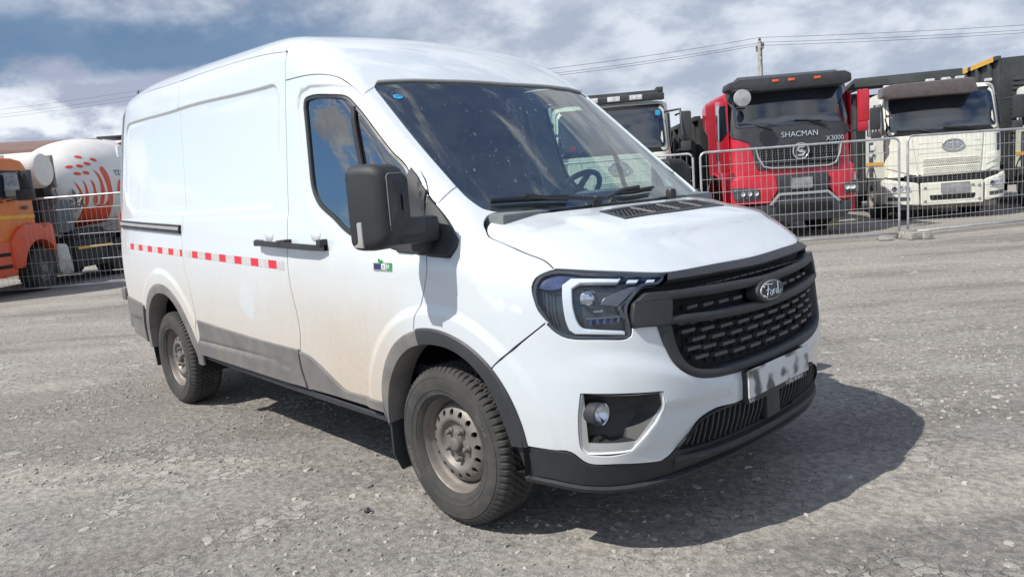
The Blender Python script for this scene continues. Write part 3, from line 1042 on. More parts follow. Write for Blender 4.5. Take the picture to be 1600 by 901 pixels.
def grow_poly(P, d):
    c = P - np.roll(P, 1, 0)
    n1 = np.stack([c[:, 1], -c[:, 0]], 1) / np.linalg.norm(c, axis=1)[:, None]
    n = n1 + np.roll(n1, -1, 0)
    n /= np.linalg.norm(n, axis=1)[:, None]
    s_ = 1 if abs(area2(P + n * .01)) > abs(area2(P)) else -1
    return P + n * d * s_


def dish_line(e):
    Q = grow_poly(WIN, e)
    L = np.array([(q[0], -1, q[1]) for q in Q])
    return lines(np.vstack([L, L[:1]]), .014)


G_REC = [rec_line(e) for e in (.014, .007, .001, -.006, -.013)]
G_SWF = [swell_line(.035, .375, .585 + e) for e in (.030, .016, .003, -.010, -.024)]
G_SWR = [swell_line(-3.20, .385, .640 + e) for e in (.030, .016, .003, -.010, -.024)]
G_WST = [waist_line(e) for e in (.019, .008, -.003, -.013)]
G_DSH = [dish_line(e) for e in (.057, .050, .043, .034)]


def FR(x, y, z):
    return F(x, y, z) - relief(x, y, z)


SIDE = Map('side')
RADL = Map('rad', (0, 0, .9))
RADH = Map('rad', (0, 0, 1.4))
DOME = Map('sz', (.35, 0, .75))
NOSEM = Map('sx', (.05, 0, .70))

van = thing('panel_van', 'white panel van with red and white side tape and a black grille', 'van')


def polar(run, cx, cz):
    a = np.array(run)
    return np.arctan2(a[:, 2] - cz, a[:, 0] - cx), np.hypot(a[:, 2] - cz, a[:, 0] - cx)


def arch_run(cx, cz, outer, inner, k, a0, a1, n=28):
    """points along a wheel opening, k=0 outer edge of the trim, k=1 inner"""
    ao, ro = polar(outer, cx, cz)
    ai, ri = polar(inner, cx, cz)
    io, ii = np.argsort(ao), np.argsort(ai)
    a = np.linspace(a0, a1, n)
    r = np.interp(a, ao[io], ro[io]) * (1 - k) + np.interp(a, ai[ii], ri[ii]) * k
    P = np.stack([cx + r * np.cos(a), a * 0 - 1.0, cz + r * np.sin(a)], 1)
    O, D = SIDE.ray(np.stack([P[:, 0], P[:, 2]], 1))
    return solve(F, O, D)


fc, rc = (0.035, 0.42), (-3.19, 0.42)
# smooth the rear opening: fitted arc, trim 8.5 cm wide, running down to the sill in front
RO = [(-3.745, -1, .42), (-3.70, -1, .62), (-3.622, -1, .747), (-3.523, -1, .845), (-3.366, -1, .917), (-3.19, -1, .940), (-2.99, -1, .905), (-2.84, -1, .812), (-2.743, -1, .705), (-2.66, -1, .58), (-2.62, -1, .45)]
RI = [(-3.66, -1, .42), (-3.615, -1, .60), (-3.555, -1, .70), (-3.46, -1, .785), (-3.34, -1, .845), (-3.19, -1, .868), (-3.03, -1, .845), (-2.90, -1, .765), (-2.82, -1, .67), (-2.745, -1, .54), (-2.69, -1, .45)]
FO = [(-.415, -1, .40)] + A('arch_fo') + [(.50, -1, .44)]
FI = [(-.385, -1, .40)] + A('arch_fi') + [(.425, -1, .44)]
af = lambda k, a0, a1, n=28: arch_run(fc[0], fc[1], FO, FI, k, R(a0), R(a1), n)
ar = lambda k, a0, a1, n=28: arch_run(rc[0], rc[1], RO, RI, k, R(a0), R(a1), n)


def ang(p, c):
    return math.degrees(math.atan2(p[2] - c[1], p[0] - c[0]))


# ---- roof and header
rs = [(-4.17, -.80, 2.375), (-3.9, -.815, 2.368)] + A('roof_seam')
xr = -4.20
roof_rear = [(xr + .05, y, 2.4) for y in np.linspace(.80, -.80, 9)]
crossH = [(-1.268, y, z) for y, z in ((-.85, 2.25), (-.80, 2.33), (-.6, 2.37), (-.3, 2.39), (0, 2.4), (.3, 2.39), (.6, 2.37), (.80, 2.33), (.85, 2.25))]
roof_o = loop_of([rs[:-1] + [(-1.268, -.86, 2.243)], crossH, mir(rs[:-1] + [(-1.268, -.86, 2.243)]), roof_rear], .04)
panel('roof', FR, RADH, roof_o, PAINT, van, step=.06)
dt = A('door_top')[:-1]
ps = A('pillar_seam')
wt = A('ws_top')[1:5]
wt_full = [(-.600, -.750, 1.99)] + [(p[0], p[1], p[2]) for p in wt[:3]] + [(-.452, 0, 1.992)] + [(p[0], -p[1], p[2]) for p in wt[:3]][::-1] + [(-.600, .750, 1.99)]
WSC = (-.578, -.780, 1.962)
WSCm = (-.578, .780, 1.962)
sidex = [(-1.242, -.862, 2.24), (-1.236, -.88, 2.18), (-1.229, -.90, 2.087)]
head_o = loop_of([crossH[::-1], sidex, dt[:6], ps[:2] + [WSC], wt_full, [WSCm] + mir(ps[:2]), mir(dt[:6]), mir(sidex)], .03)
panel('roof_header', FR, RADH, head_o, PAINT, van, step=.035)

# ---- windscreen pillars
wsd = A('ws_side')
pf = A('pillar_fender')
pil_o = loop_of([dt[5:] , [(-.06, -.925, 1.441), (-.035, -.925, 1.415), (.005, -.924, 1.39)], pf[::-1], wsd[2:8][::-1], [WSC] + ps[1:2] + [ps[0]]], .02)
panel('windscreen_pillar', FR, RADL, pil_o, PAINT, van, mirror=True, step=.02)

# ---- windscreen
bot = A('ws_bot')
wb_full = [(.150, -.792, 1.362), (.185, -.754, 1.345)] + [(p[0] - .0, p[1], p[2]) for p in bot[1:4]] + [(.34, 0, 1.338)] + [(p[0], -p[1], p[2]) for p in bot[1:4]][::-1] + [(.185, .754, 1.345), (.150, .792, 1.362)]
ws_o = loop_of([wt_full[::-1], [WSC] + wsd[3:], wb_full, mir([WSC] + wsd[3:])], .03)
ws_o = ws_o[np.linalg.norm(ws_o - np.roll(ws_o, 1, 0), axis=1) > .004]
MAINF = lambda x, y, z: np.maximum(F(x, y, z), -9)
windscreen = panel('windscreen', FR, RADL, ws_o, WSG, van, off=-.006, depth=.004, step=.04, skirt=False)
n_in, _ = inset(ws_o, FR, RADL, .045)
cx_ = np.array([(-.40 + .012 * math.cos(a), -.735, 1.84) for a in (0, 1)])
frit_in = spline([(-.545, -.68, 1.94), (-.47, -.42, 1.955), (-.42, 0, 1.955), (-.47, .42, 1.955), (-.545, .68, 1.94)], .03)
frit_in = loop_of([[(-.545, -.69, 1.93), (-.505, -.42, 1.955), (-.455, 0, 1.955), (-.505, .42, 1.955), (-.545, .69, 1.93)][::-1], [(-.53, -.735, 1.91), (-.30, -.755, 1.70), (0.0, -.765, 1.45), (.095, -.74, 1.385)], [(.13, -.69, 1.38), (.215, -.45, 1.38), (.262, 0, 1.38), (.215, .45, 1.38), (.13, .69, 1.38)], mir([(-.53, -.735, 1.91), (-.30, -.755, 1.70), (0.0, -.765, 1.45), (.095, -.74, 1.385)])], .03)
panel('windscreen_black_border', FR, RADL, ws_o, WIPER, van, holes=[frit_in], off=-.012, depth=.003, step=.06, skirt=False)
tube('windscreen_seal', surf(FR, RADL, RADL.uv(spline(wt_full, .03))) + np.array([0, 0, .001]), .008, SILVER, van, n=6)

# round inspection sticker and its three letters
sb = A('ccc')[0]
st = loop_of([[(sb[0] + .020 * math.cos(a) * .8, sb[1] + .026 * math.sin(a), 1.9) for a in np.linspace(0, 2 * math.pi, 15)[:-1]]], .01)
stk = panel('inspection_sticker', FR, RADL, st, BLUE, windscreen, off=-.003, depth=.001, bev=.0005, gap=0, step=.02, skirt=False)


def on_surf(Fn, c, right, up, off=0.003):
    """frame on the body near point c"""
    c = np.array(c, float)
    n = grad(Fn, c[None])[0]
    r = np.array(right, float)
    r -= n * (r @ n)
    r /= np.linalg.norm(r)
    u = np.cross(n, r)
    def f(a, b, w=0.0):
        return Vector(c + r * a + u * b + n * (w + off))
    return f


fr_ = on_surf(FR, (sb[0], sb[1], sb[2]), (0.0, 1, 0), (0, 0, 1), .0)
text_mesh('sticker_letters', 'CCC', .020, .0003, lambda u, v, w: fr_(u, v, w), NAVY, windscreen)

# ---- bonnet
hs = A('hood_seam')
hf = A('hood_front')[:6]
hfull = [hs[-1]] + hf[1:] + [(.917, -.257, 1.080), (.929, 0, 1.076), (.917, .257, 1.080)] + [(p[0], -p[1], p[2]) for p in hf[1:]][::-1] + [(hs[-1][0], -hs[-1][1], hs[-1][2])]
rear_edge = [(.194, .752, 1.34), (.262, .6, 1.335), (.335, .4, 1.335), (.375, .15, 1.335), (.38, 0, 1.335), (.375, -.15, 1.335), (.335, -.4, 1.335), (.262, -.6, 1.335), (.194, -.752, 1.34)]


def FLOW(x, y, z):
    """front end only: the bonnet carried on under the windscreen"""
    ay = np.abs(y)
    cab = sm(-1.1, 0.1, x)
    side = ay - (TSIDE(z) - PLAN(x) - cab * .02 * sm(1.25, 1.9, z) - .080 * sm(-.45, .20, x) * sm(1.12, 1.40, z))
    hood = z - (HOOD(x + .08 * ay ** 2) - .075 * ay ** 2.4)
    # pressed swage along the bonnet
    hood = hood + .010 * sm(.50, .62, ay - .10 * (x - .6)) * sm(.25, .40, x) * sm(.92, .75, x)
    front = x - (NOSE(z) - DROP(np.maximum(ay - .022, 0)))
    return rmax(rmax(side, hood, .16), front * .8, .05)


vent_o = loop_of([[(.425, -.375, 1.31), (.432, 0, 1.31), (.425, .375, 1.31)], [(.575, .395, 1.28), (.600, 0, 1.28), (.575, -.395, 1.28)]], .03)
bon_o = loop_of([hs, hfull, mir(hs), rear_edge], .02)
bonnet = panel('bonnet', FLOW, DOME, bon_o, PAINT, van, holes=[vent_o], step=.03, depth=.03)
vent_i, _ = inset(surf(FLOW, DOME, DOME.uv(vent_o)), FLOW, DOME, .022)
vent = panel('bonnet_vent', FLOW, DOME, vent_o, TRIM, van, holes=[vent_i], off=.004, depth=.02, gap=-.002, bev=.003)
panel('vent_backing', FLOW, DOME, vent_i, BLACK, vent, off=-.022, depth=.003, gap=-.006)
for k in range(5):
    x0 = .447 + k * .0265
    run = surf(FLOW, DOME, DOME.uv(lines([(x0, -.355, 1.3), (x0 + .008, 0, 1.3), (x0, .355, 1.3)], .05)))
    tube('vent_bar', run - np.array([0, 0, .004]), .0045, TRIM, vent, n=5)
for k in range(27):
    y0 = -.345 + k * .0265
    run = surf(FLOW, DOME, DOME.uv(lines([(.442, y0, 1.3), (.575, y0 + .012, 1.28)], .05)))
    w_ = .009 if k in (6, 13, 20) else .0032
    tube('vent_bar', run - np.array([0, 0, .006 if w_ < .005 else .002]), w_, TRIM, vent, n=5)
# scuttle under the windscreen
sc_o = loop_of([wb_full[1:-1], rear_edge], .03)
a_ = spline(wb_full[1:-1], .04)
b_ = spline(rear_edge[::-1], .04)
t_ = np.linspace(0, 1, 40)
rs_ = lambda c: np.stack([np.interp(t_, np.linspace(0, 1, len(c)), c[:, k]) for k in range(3)], 1)
a_, b_ = rs_(a_), rs_(b_)
band('scuttle_panel', [a_ + [-.03, 0, .015], a_ + [.012, 0, -.034], b_ + [.03, 0, -.04]], WIPER, van, closed=False)

# ---- front wing
df = A('door_front')
hd = A('head')
he = [(.603, -.875, 1.130), (.575, -.905, 1.121), (.55, -.928, 1.103), (.545, -.936, 1.07), (.558, -.949, 1.02), (.571, -.949, .985), (.603, -.939, .941)]
bs = [tuple(q) for q in surf(FR, SIDE, np.array([(.603, .941), (.555, .903), (.497, .858), (.434, .810), (.371, .761)]))]
a_b = ang(bs[-1], fc)
a_d = ang(df[-1], fc)
wing_o = loop_of([hs, he, bs, af(.45, a_b, a_d), df[::-1], [(-.061, -.925, 1.441), (-.035, -.925, 1.412), (.005, -.924, 1.39)], pf[::-1], wsd[7:] + [(.165, -.775, 1.352), hs[0]]], .02)
panel('front_wing', FR, RADL, wing_o, PAINT, van, mirror=True, step=.022, depth=.02, guides=G_SWF)

# ---- front door
sdm = A('seam_d')[3:]
a_dl = 180.0
bot_door = [(-1.152, -.994, .437), (-.9, -.994, .437), (-.7, -.993, .436), (-.41, -.992, .43)]
door_o = loop_of([dt, df, af(.45, a_d, 177), bot_door[::-1], sdm[:-1][::-1]], .02)
win_o = loop_of([A('window')], .02)
door = panel('front_door', FR, SIDE, door_o, PAINT, van, mirror=True, holes=[win_o], step=.028, depth=.03, guides=G_SWF + G_DSH)
for s_, d_ in zip((1, -1), door):
    win_i, _ = inset(surf(FR, SIDE, SIDE.uv(win_o)), FR, SIDE, .018)
    V, f, N = panel_mesh('window_seal', FR, SIDE, win_o, holes=[win_i], off=-.004, depth=.02, gap=.001, bev=.002)
    Sx = np.array([1, s_, 1.0])
    fl = (lambda q: q) if s_ == 1 else (lambda q: [z_[::-1] for z_ in q])
    link('window_seal', mesh_np('window_seal', V * Sx, fl(f), N * Sx), RUBBER, d_)
    V, f, N = panel_mesh('door_window', FR, SIDE, win_i, off=-.014, depth=.003, gap=-.004, bev=.001, skirt=False, step=.05)
    link('door_window', mesh_np('door_window', V * Sx, fl(f), N * Sx), DOORG, d_)
    P = surf(FR, SIDE, SIDE.uv(lines([(-.606, -1, 1.872), (-.55, -1, 1.70), (-.498, -1, 1.56), (-.44, -1, 1.23)], .05)))
    P = P + np.array([0, .010, 0])
    bm = bmesh.new()
    vs = []
    for p in P:
        vs.append([bm.verts.new((p[0] + a * .016, (p[1] + b) * s_, p[2])) for a, b in ((-1, 0), (-1, -.010), (1, -.010), (1, 0))])
    for i in range(len(vs) - 1):
        for k in range(4):
            bm.faces.new((vs[i][k], vs[i][(k + 1) % 4], vs[i + 1][(k + 1) % 4], vs[i + 1][k]))
    link('window_divider', bm_mesh('window_divider', bm), RUBBER, d_)

# ---- sliding door and rear quarter
sq = A('seam_q')
sl_top = [p for p in rs if -2.8 < p[0] < -1.3]
sl_bot = [(-2.66, -.995, .46), (-2.0, -.995, .45), (-1.155, -.994, .437)]
slide_o = loop_of([[(-2.812, -.842, 2.326)] + sl_top + [(-1.262, -.858, 2.243)], [(-1.247, -.861, 2.238)] + A('seam_d')[2:-1], sl_bot[::-1], [(-2.66, -.995, .46), (-2.64, -1.01, .60), (-2.627, -1.015, .723)], sq[::-1]], .025)
slide = panel('sliding_door', FR, SIDE, slide_o, PAINT, van, mirror=True, step=.035, guides=G_REC + G_WST + G_SWR)
q_top = [p for p in rs if p[0] < -2.83]
rx = lambda z, y=.95: -4.28 + .05 * y * y + .10 * float(sm(1.2, 2.5, np.array([z]))[0]) + .012
q_rear = [(rx(z), -.9, z) for z in (.80, 1.0, 1.3, 1.6, 1.9, 2.1, 2.3)] + [(-4.165, -.83, 2.36)]
q_bot = ar(.45, 150, 5, 30)
quart_o = loop_of([q_top + [(-2.812, -.842, 2.328)], sq, [(-2.64, -1.01, .60), (-2.655, -1, .45)], q_bot[::-1] if ang(q_bot[0], rc) < ang(q_bot[-1], rc) else q_bot[::-1], [(-3.68, -1.0, .74), (-4.10, -.985, .775), (-4.18, -.96, .778)], q_rear], .025)
panel('rear_quarter', FR, RADH if False else SIDE, quart_o, PAINT, van, mirror=True, step=.032, guides=G_REC + G_WST + G_SWR)
# rear doors: slightly crowned sheet joining both sides
rr0 = np.array([(rx(z), -yy, z) for z, yy in ((.50, .93), (.80, .95), (1.2, .955), (1.6, .925), (2.0, .88), (2.25, .835), (2.36, .78))]) + np.array([-.02, 0, 0])
cols = [rr0 * np.array([1, s_, 1.0]) + np.array([-.05 * (1 - s_ * s_), 0, .05 * (1 - s_ * s_) * 0]) for s_ in np.linspace(1, -1, 9)]
band('rear_doors', cols, PAINT, van, closed=False)
for s_ in (1, -1):
    box('tail_light', (-4.275, s_ * -.905, 1.36), (.04, .07, .24), TAILRED, van, .012)
    box('door_hinge_cap', (-4.205, s_ * -.888, 1.97), (.06, .045, .10), PAINT, van, .02)

# ---- bumper
hl_low = [(.603, -.939, .941), (.624, -.931, .914), (.659, -.913, .888), (.692, -.893, .878), (.767, -.834, .872), (.833, -.757, .866), (.843, -.743, .875), (.846, -.738, .903)]
shelf = [(.846, -.738, .903), (.865, -.70, .905), (.893, -.643, .900)]
uo = [(.893, -.643, .900), (.909, -.625, .817), (.930, -.592, .742), (.955, -.520, .690), (.975, -.43, .669), (.995, -.30, .660), (1.006, -.05, .655), (1.006, 0, .655)]
lt = A('lip_top')[:6] + [(.888, -.66, .383)]
lo_ = [(.888, -.66, .383), (.905, -.622, .400), (.938, -.555, .455), (.960, -.50, .508), (.985, -.40, .532), (1.0, -.24, .536), (1.006, 0, .536)]
a_e = ang(lt[0], fc)
half = [bs[::-1], hl_low, shelf, uo]
half2 = [lo_[::-1], lt[::-1], af(.45, ang((.46, 0, .455), fc), a_b)]
bump_o = loop_of([bs[::-1], hl_low, shelf, uo[:-1], mir(uo[:-1]), mir(shelf), mir(hl_low), mir(bs[::-1]), [(p[0], -p[1], p[2]) for p in af(.45, a_b, ang((.46, 0, .455), fc), 14)], mir(lt[::-1]), mir(lo_[:-1][::-1]), lo_[:-1][::-1], lt[::-1], af(.45, ang((.46, 0, .455), fc), a_b, 14)], .02)
fog_out = loop_of([A('fog_o')[:1] + [(.80, -.78, .668), A('fog_o')[1]], [A('fog_o')[1], A('fog_o')[2], A('fog_o')[3]], [A('fog_o')[3], A('fog_o')[4]], [A('fog_o')[4], (.77, -.82, .437), A('fog_o')[5]], [A('fog_o')[5], A('fog_o')[6], A('fog_o')[7], A('fog_o')[0]]], .015)
fog_m = fog_out * np.array([1, -1, 1.0])


def FB(x, y, z):
    """front end with the pressed lines of the bumper"""
    f = FLOW(x, y, z)
    ay = np.abs(y)
    d = np.zeros_like(x)
    # shelf under the headlights, crease running from the wheel opening to the number plate
    zc = .80 - .16 * sm(.85, .30, ay)
    d += .009 * sm(zc + .035, zc - .035, z) * sm(.25, .6, x) * sm(.93, .80, ay) * sm(.15, .35, ay)
    d -= .016 * sm(.62, .56, z) * sm(.30, .42, ay) * sm(.80, .62, ay) * sm(.36, .44, z)
    for cx, cz, rr_ in ((0.035, 0.375, .585),):
        r = np.hypot(x - cx, z - cz)
        d += .013 * sm(rr_ + .028, rr_ - .022, r) * sm(.25, .45, z) * sm(.75, .9, ay)
    return f - d


bumper = panel('front_bumper', FB, NOSEM, bump_o, PAINT, van, holes=[fog_out, fog_m], step=.018, depth=.035)
def seg_loop(segs, counts):
    out = []
    for sg, n in zip(segs, counts):
        P = spline(sg, .004)
        t = np.linspace(0, 1, n, endpoint=False)
        L = np.concatenate([[0], np.cumsum(np.linalg.norm(np.diff(P, axis=0), axis=1))])
        out.append(np.stack([np.interp(t * L[-1], L, P[:, k]) for k in range(3)], 1))
    return np.vstack(out)


FO_, FI_ = [np.array(q) for q in A('fog_o')], [np.array(q) for q in A('fog_i')]
mid_i = FI_[2] * .6 + FI_[3] * .4
cnt = (22, 9, 16, 14, 22)
fog_ol = seg_loop([[FO_[0], FO_[1]], [FO_[1], FO_[2], FO_[3]], [FO_[3], FO_[4]], [FO_[4], FO_[5]], [FO_[5], FO_[6], FO_[7], FO_[0]]], cnt)
fog_il = seg_loop([[FI_[0], FI_[1]], [FI_[1], FI_[2], mid_i], [mid_i, FI_[4] * .6 + FI_[3] * .4], [FI_[4] * .6 + FI_[3] * .4, FI_[5]], [FI_[5], FI_[5] * .9 + FI_[0] * .1, FI_[5] * .4 + FI_[0] * .6, FI_[0]]], cnt)
for s_ in (1, -1):
    Sx = np.array([1, s_, 1.0])
    fx = np.array([1.0, 0, 0])
    ro = surf(FB, NOSEM, NOSEM.uv(fog_ol))
    ri = surf(FB, NOSEM, NOSEM.uv(fog_il))
    No_, Ni_ = grad(FB, ro), grad(FB, ri)
    k1 = np.minimum(1.0, .006 / np.maximum(np.linalg.norm(ri - ro, axis=1), 1e-4))[:, None]
    r1 = ro + (ri - ro) * k1
    bz = band('fog_lamp_surround', [(ro + No_ * -.001) * Sx, (r1 + No_ * -.007) * Sx], PAINT, bumper)
    band('fog_lamp_silver_trim', [(r1 + No_ * -.007) * Sx, (ri + Ni_ * -.012) * Sx], SILVER, bumper)
    cen = ri.mean(0)
    deep = (cen + (ri - cen) * .90 - fx * .075) * Sx
    pocket = band('fog_lamp_pocket', [(ri + Ni_ * -.012) * Sx, deep], CLADF, bumper)
    fv = np.vstack([deep, deep.mean(0)[None]])
    n = len(deep)
    link('pocket_back', mesh_np('pocket_back', fv, [(i, (i + 1) % n, n) if s_ < 0 else ((i + 1) % n, i, n) for i in range(n)]), CLADF, pocket)
    c = np.array([.755, s_ * -.832, .590])
    lathe('fog_lamp', [(.0, .018), (.018, .016), (.034, .008), (.038, 0)], 'x', LENS, pocket, n=20, c=tuple(c))
    lathe('fog_lamp_reflector', [(.0, -.035), (.02, -.028), (.034, -.006), (.038, .0), (.043, .002)], 'x', CHROME, pocket, n=24, c=tuple(c))
    lathe('fog_lamp_housing', [(.043, .003), (.047, .0), (.047, -.05), (.040, -.09)], 'x', TRIM, pocket, n=24, c=tuple(c))

# ---- lower lip and slatted intake
lb = [(.465, -.955, .330), (.583, -.938, .322), (.70, -.868, .306), (.79, -.775, .302), (.87, -.64, .312), (.925, -.45, .325), (.950, -.2, .332), (.955, 0, .334)]
lip_bottom = lb[:-1] + mir(lb[:-1])
low_in = [(.915, -.60, .418), (.945, -.535, .475), (.965, -.46, .515), (.995, -.25, .523), (1.0, 0, .524)]
lip_o = loop_of([lt, lo_[:-1], mir(lo_[:-1]), mir(lt), mir(lb[:-1]) if False else [(p[0], -p[1], p[2]) for p in lb[:-1]], lb[:-1][::-1]], .02)
in_b = [(.93, -.585, .408), (.965, -.40, .402), (.985, -.2, .402), (.988, 0, .402)]
intake = loop_of([low_in[:-1] + mir(low_in[:-1]), mir(in_b[:-1]), in_b[:-1][::-1]], .02)
lip = panel('lower_bumper_lip', FLOW, NOSEM, lip_o, CLADF, van, holes=[intake], off=.004, step=.025, depth=.05, gap=.002)
panel('intake_backing', FLOW, NOSEM, intake, BLACK, lip, off=-.05, depth=.003, gap=-.01)
for k in range(34):
    y0 = -.575 + k * 1.15 / 33
    if abs(y0) < .062: continue
    zt_ = float(np.interp(abs(y0), [0, .25, .46, .535, .60], [.524, .523, .515, .475, .418]))
    zb_ = .402 if abs(y0) < .56 else .408
    if zt_ - zb_ < .02: continue
    sh = .018 * (1 if y0 > 0 else -1) * 0
    P = surf(FLOW, NOSEM, NOSEM.uv(lines([(.99, y0 - .012, zb_ - .004), (.99, y0 + .012, zt_ + .004)], .06)))
    N_ = grad(FLOW, P)
    tx = np.cross(N_, [0, 0, 1.0])
    V = np.vstack([P + tx * .0045 - N_ * .004, P - tx * .0045 - N_ * .004, P - tx * .0045 - N_ * .045, P + tx * .0045 - N_ * .045])
    n = len(P)
    F4 = []
    for i in range(n - 1):
        for q in range(4):
            F4.append((q * n + i, q * n + i + 1, ((q + 1) % 4) * n + i + 1, ((q + 1) % 4) * n + i))
    link('intake_slat', mesh_np('intake_slat', V, F4, smooth=False), TRIM, lip)
box('tow_eye_cover', (.978, 0, .462), (.05, .115, .118), TRIM, lip, .006)
# under-lip step
a_ = rs_(surf(FLOW, NOSEM, NOSEM.uv(spline(lip_bottom, .04))))
Nn = grad(FLOW, a_)
band('bumper_undertray', [a_ + Nn * .004, a_ + Nn * .018 + [0, 0, -.006], a_ + Nn * .012 + [0, 0, -.022], a_ - Nn * .06 + [0, 0, -.026], a_ * [0, 1, 0] + [.2, 0, .30]], CLADF, van, closed=False)
spl = [(.90, -.60, .392), (.945, -.45, .390), (.968, -.25, .390), (.975, 0, .390)]
a_ = surf(FLOW, NOSEM, NOSEM.uv(spline(spl[:-1] + mir(spl[:-1]), .04)))
Nn = grad(FLOW, a_)
tw = np.clip((.60 - np.abs(a_[:, 1])) / .16, 0, 1)[:, None] ** .6
band('bumper_splitter', [a_ + Nn * .0, a_ + Nn * .026 * tw + [0, 0, .002], a_ + Nn * (.004 + .028 * tw) + [0, 0, -.014], a_ + Nn * (.002 + .020 * tw) + [0, 0, -.032], a_ + [0, 0, -.05]], CLADF, van, closed=False)

# ---- grille
gback = loop_of([[(.872, -.55, 1.075), (.925, 0, 1.070), (.872, .55, 1.075)], [(.876, .60, 1.04), (.85, .70, 1.03), (.842, .738, .985), (.845, .738, .91)], mir(uo[:-1])[::-1] if False else [(p[0], -p[1], p[2]) for p in uo[:-1]], uo[:-1][::-1], [(.845, -.738, .91), (.842, -.738, .985), (.85, -.70, 1.03), (.876, -.60, 1.04)]], .03)
FG = FLOW
panel('grille_backing', FG, NOSEM, gback, BLACK, van, off=-.045, depth=.003, step=.05, gap=-.004)


def run_on(Fn, pts, ds=.04, mp=NOSEM):
    return surf(Fn, mp, mp.uv(spline(pts, ds)))


def bar(name, top, botm, mat, parent, off, thick, bevel=.007):
    """horizontal grille bar between two runs that span the whole nose"""
    n = 61
    t = np.linspace(0, 1, n)
    rs2 = lambda c: np.stack([np.interp(t, np.linspace(0, 1, len(c)), c[:, k]) for k in range(3)], 1)
    a, b = rs2(run_on(FG, top)), rs2(run_on(FG, botm))
    Na, Nb = grad(FG, a), grad(FG, b)
    z = np.array([0, 0, 1.0])
    rings = [a - Na * .04, a + Na * (off - bevel), a + Na * off - z * bevel, b + Nb * off + z * bevel, b + Nb * (off - bevel), b - Nb * .04]
    o = band(name, rings, mat, parent, closed=False, angle=60)
    return o


full = lambda h: h + [(p[0], -p[1], p[2]) for p in h[::-1]]
grille = bar('grille', full([(.872, -.552, 1.077), (.90, -.40, 1.077), (.93, -.05, 1.073)]), full([(.882, -.575, 1.046), (.92, -.40, 1.043), (.955, -.05, 1.040)]), TRIM, van, .016, .03)
midB = bar('grille_bar', full([(.857, -.675, 1.022), (.893, -.585, 1.018), (.93, -.40, 1.010), (.965, -.05, 1.002)]), full([(.84, -.720, .985), (.892, -.612, .985), (.94, -.40, .976), (.972, -.05, .966)]), TRIM, grille, .020, .03)
midC = bar('grille_bar', full([(.842, -.738, .935), (.897, -.626, .930), (.94, -.40, .915), (.978, -.05, .903)]), full([(.843, -.735, .905), (.898, -.630, .898), (.95, -.40, .880), (.984, -.05, .868)]), TRIM, grille, .020, .03)
# end plates beside the headlights
for s_ in (1, -1):
    ep = loop_of([[(.857, -.675, 1.022), (.893, -.590, 1.018)], [(.900, -.575, .985), (.903, -.585, .93), (.905, -.60, .898)], [(.893, -.643, .898), (.846, -.738, .905)], [(.842, -.738, .95), (.838, -.722, .99)]], .02) * np.array([1, s_, 1.0])
    panel('grille_end_plate', FG, NOSEM, ep, TRIM, grille, off=.021, depth=.05, gap=0, bev=.006)
# U-shaped lower frame
ui = [(.912, -.590, .895), (.927, -.576, .80), (.948, -.540, .735), (.970, -.455, .702), (.99, -.30, .694), (1.005, -.05, .690)]
uoo = uo[:-1]
u_out = full(uoo)
u_in = full(ui)
u_o = loop_of([u_out[:], ], .02)
a = run_on(FG, u_out, .02)
b = run_on(FG, u_in, .02)
n_ = 110
t_ = np.linspace(0, 1, n_)
rsn = lambda c: np.stack([np.interp(t_, np.linspace(0, 1, len(c)), c[:, k]) for k in range(3)], 1)
a, b = rsn(a), rsn(b)
Na, Nb = grad(FG, a), grad(FG, b)
a = a - (b - a) * .12
m_ = a + (b - a) * .24
m2 = a + (b - a) * .80
band('grille_lower_frame', [a - Na * .02, a + Na * .008, m_ + Na * .014, m2 + Nb * .012, b + Nb * .004, b - Nb * .04], TRIM, grille, closed=False, angle=60)
# bricks of the mesh: short bars in staggered rows
SL = {}


def slat(y, z, w, h, off=-.004, parent=grille):
    P = surf(FG, NOSEM, NOSEM.uv(np.array([(.97, y - w / 2, z), (.97, y + w / 2, z)])))
    N_ = grad(FG, P)
    up = np.array([0, 0, h / 2])
    o_ = N_ * off
    bk = N_ * (off - .028)
    V = np.vstack([P + o_ + up * .8, P + o_ - up * .8, P + bk - up * 1.3, P + bk + up * 1.3, ])
    f = [(0, 1, 3, 2), (2, 3, 5, 4), (6, 7, 1, 0), (4, 5, 7, 6), (0, 2, 4, 6), (1, 7, 5, 3)]
    return link('grille_slat', mesh_np('grille_slat', V, f, smooth=False), SLAT, parent)


rows = [(.872, .0), (.837, .5), (.802, .0), (.767, .5), (.732, .0)]
pitch = .118
for z, st_ in rows:
    zc = lambda y: z - .0 + .035 * (abs(y) / .6) ** 2
    for k in range(-5, 6):
        y = (k + st_) * pitch
        lim = float(np.interp(zc(y), [.70, .735, .80, .90], [.40, .485, .545, .575]))
        if abs(y) + .035 > lim:
            y2 = math.copysign(lim - .035, y)
            if abs(abs(y) - abs(y2)) > .06: continue
            y = y2
        slat(y, zc(y), .078, .016)
for k in range(-6, 7):
    y = k * .098
    if abs(y) > .545 or abs(y) < .10: continue
    slat(y, .935 + .028 * (abs(y) / .6) ** 2, .062, .015, -.006)
for k in range(-9, 10):
    y = k * .062
    if abs(y) > .57: continue
    slat(y, 1.022 + .012 * (abs(y) / .6) ** 2, .05, .008, -.006)
# uprights of the mesh, set back
for k in range(-9, 10):
    y = k * pitch / 2
    lim = float(np.interp(abs(y), [0, .40, .485, .545, .58], [.70, .71, .745, .80, .90]))
    if abs(y) > .56: continue
    P = surf(FG, NOSEM, NOSEM.uv(lines([(.98, y, lim), (.98, y, .90)], .05)))
    tube('grille_upright', P - grad(FG, P) * .040, .004, BLACK, grille, n=4)

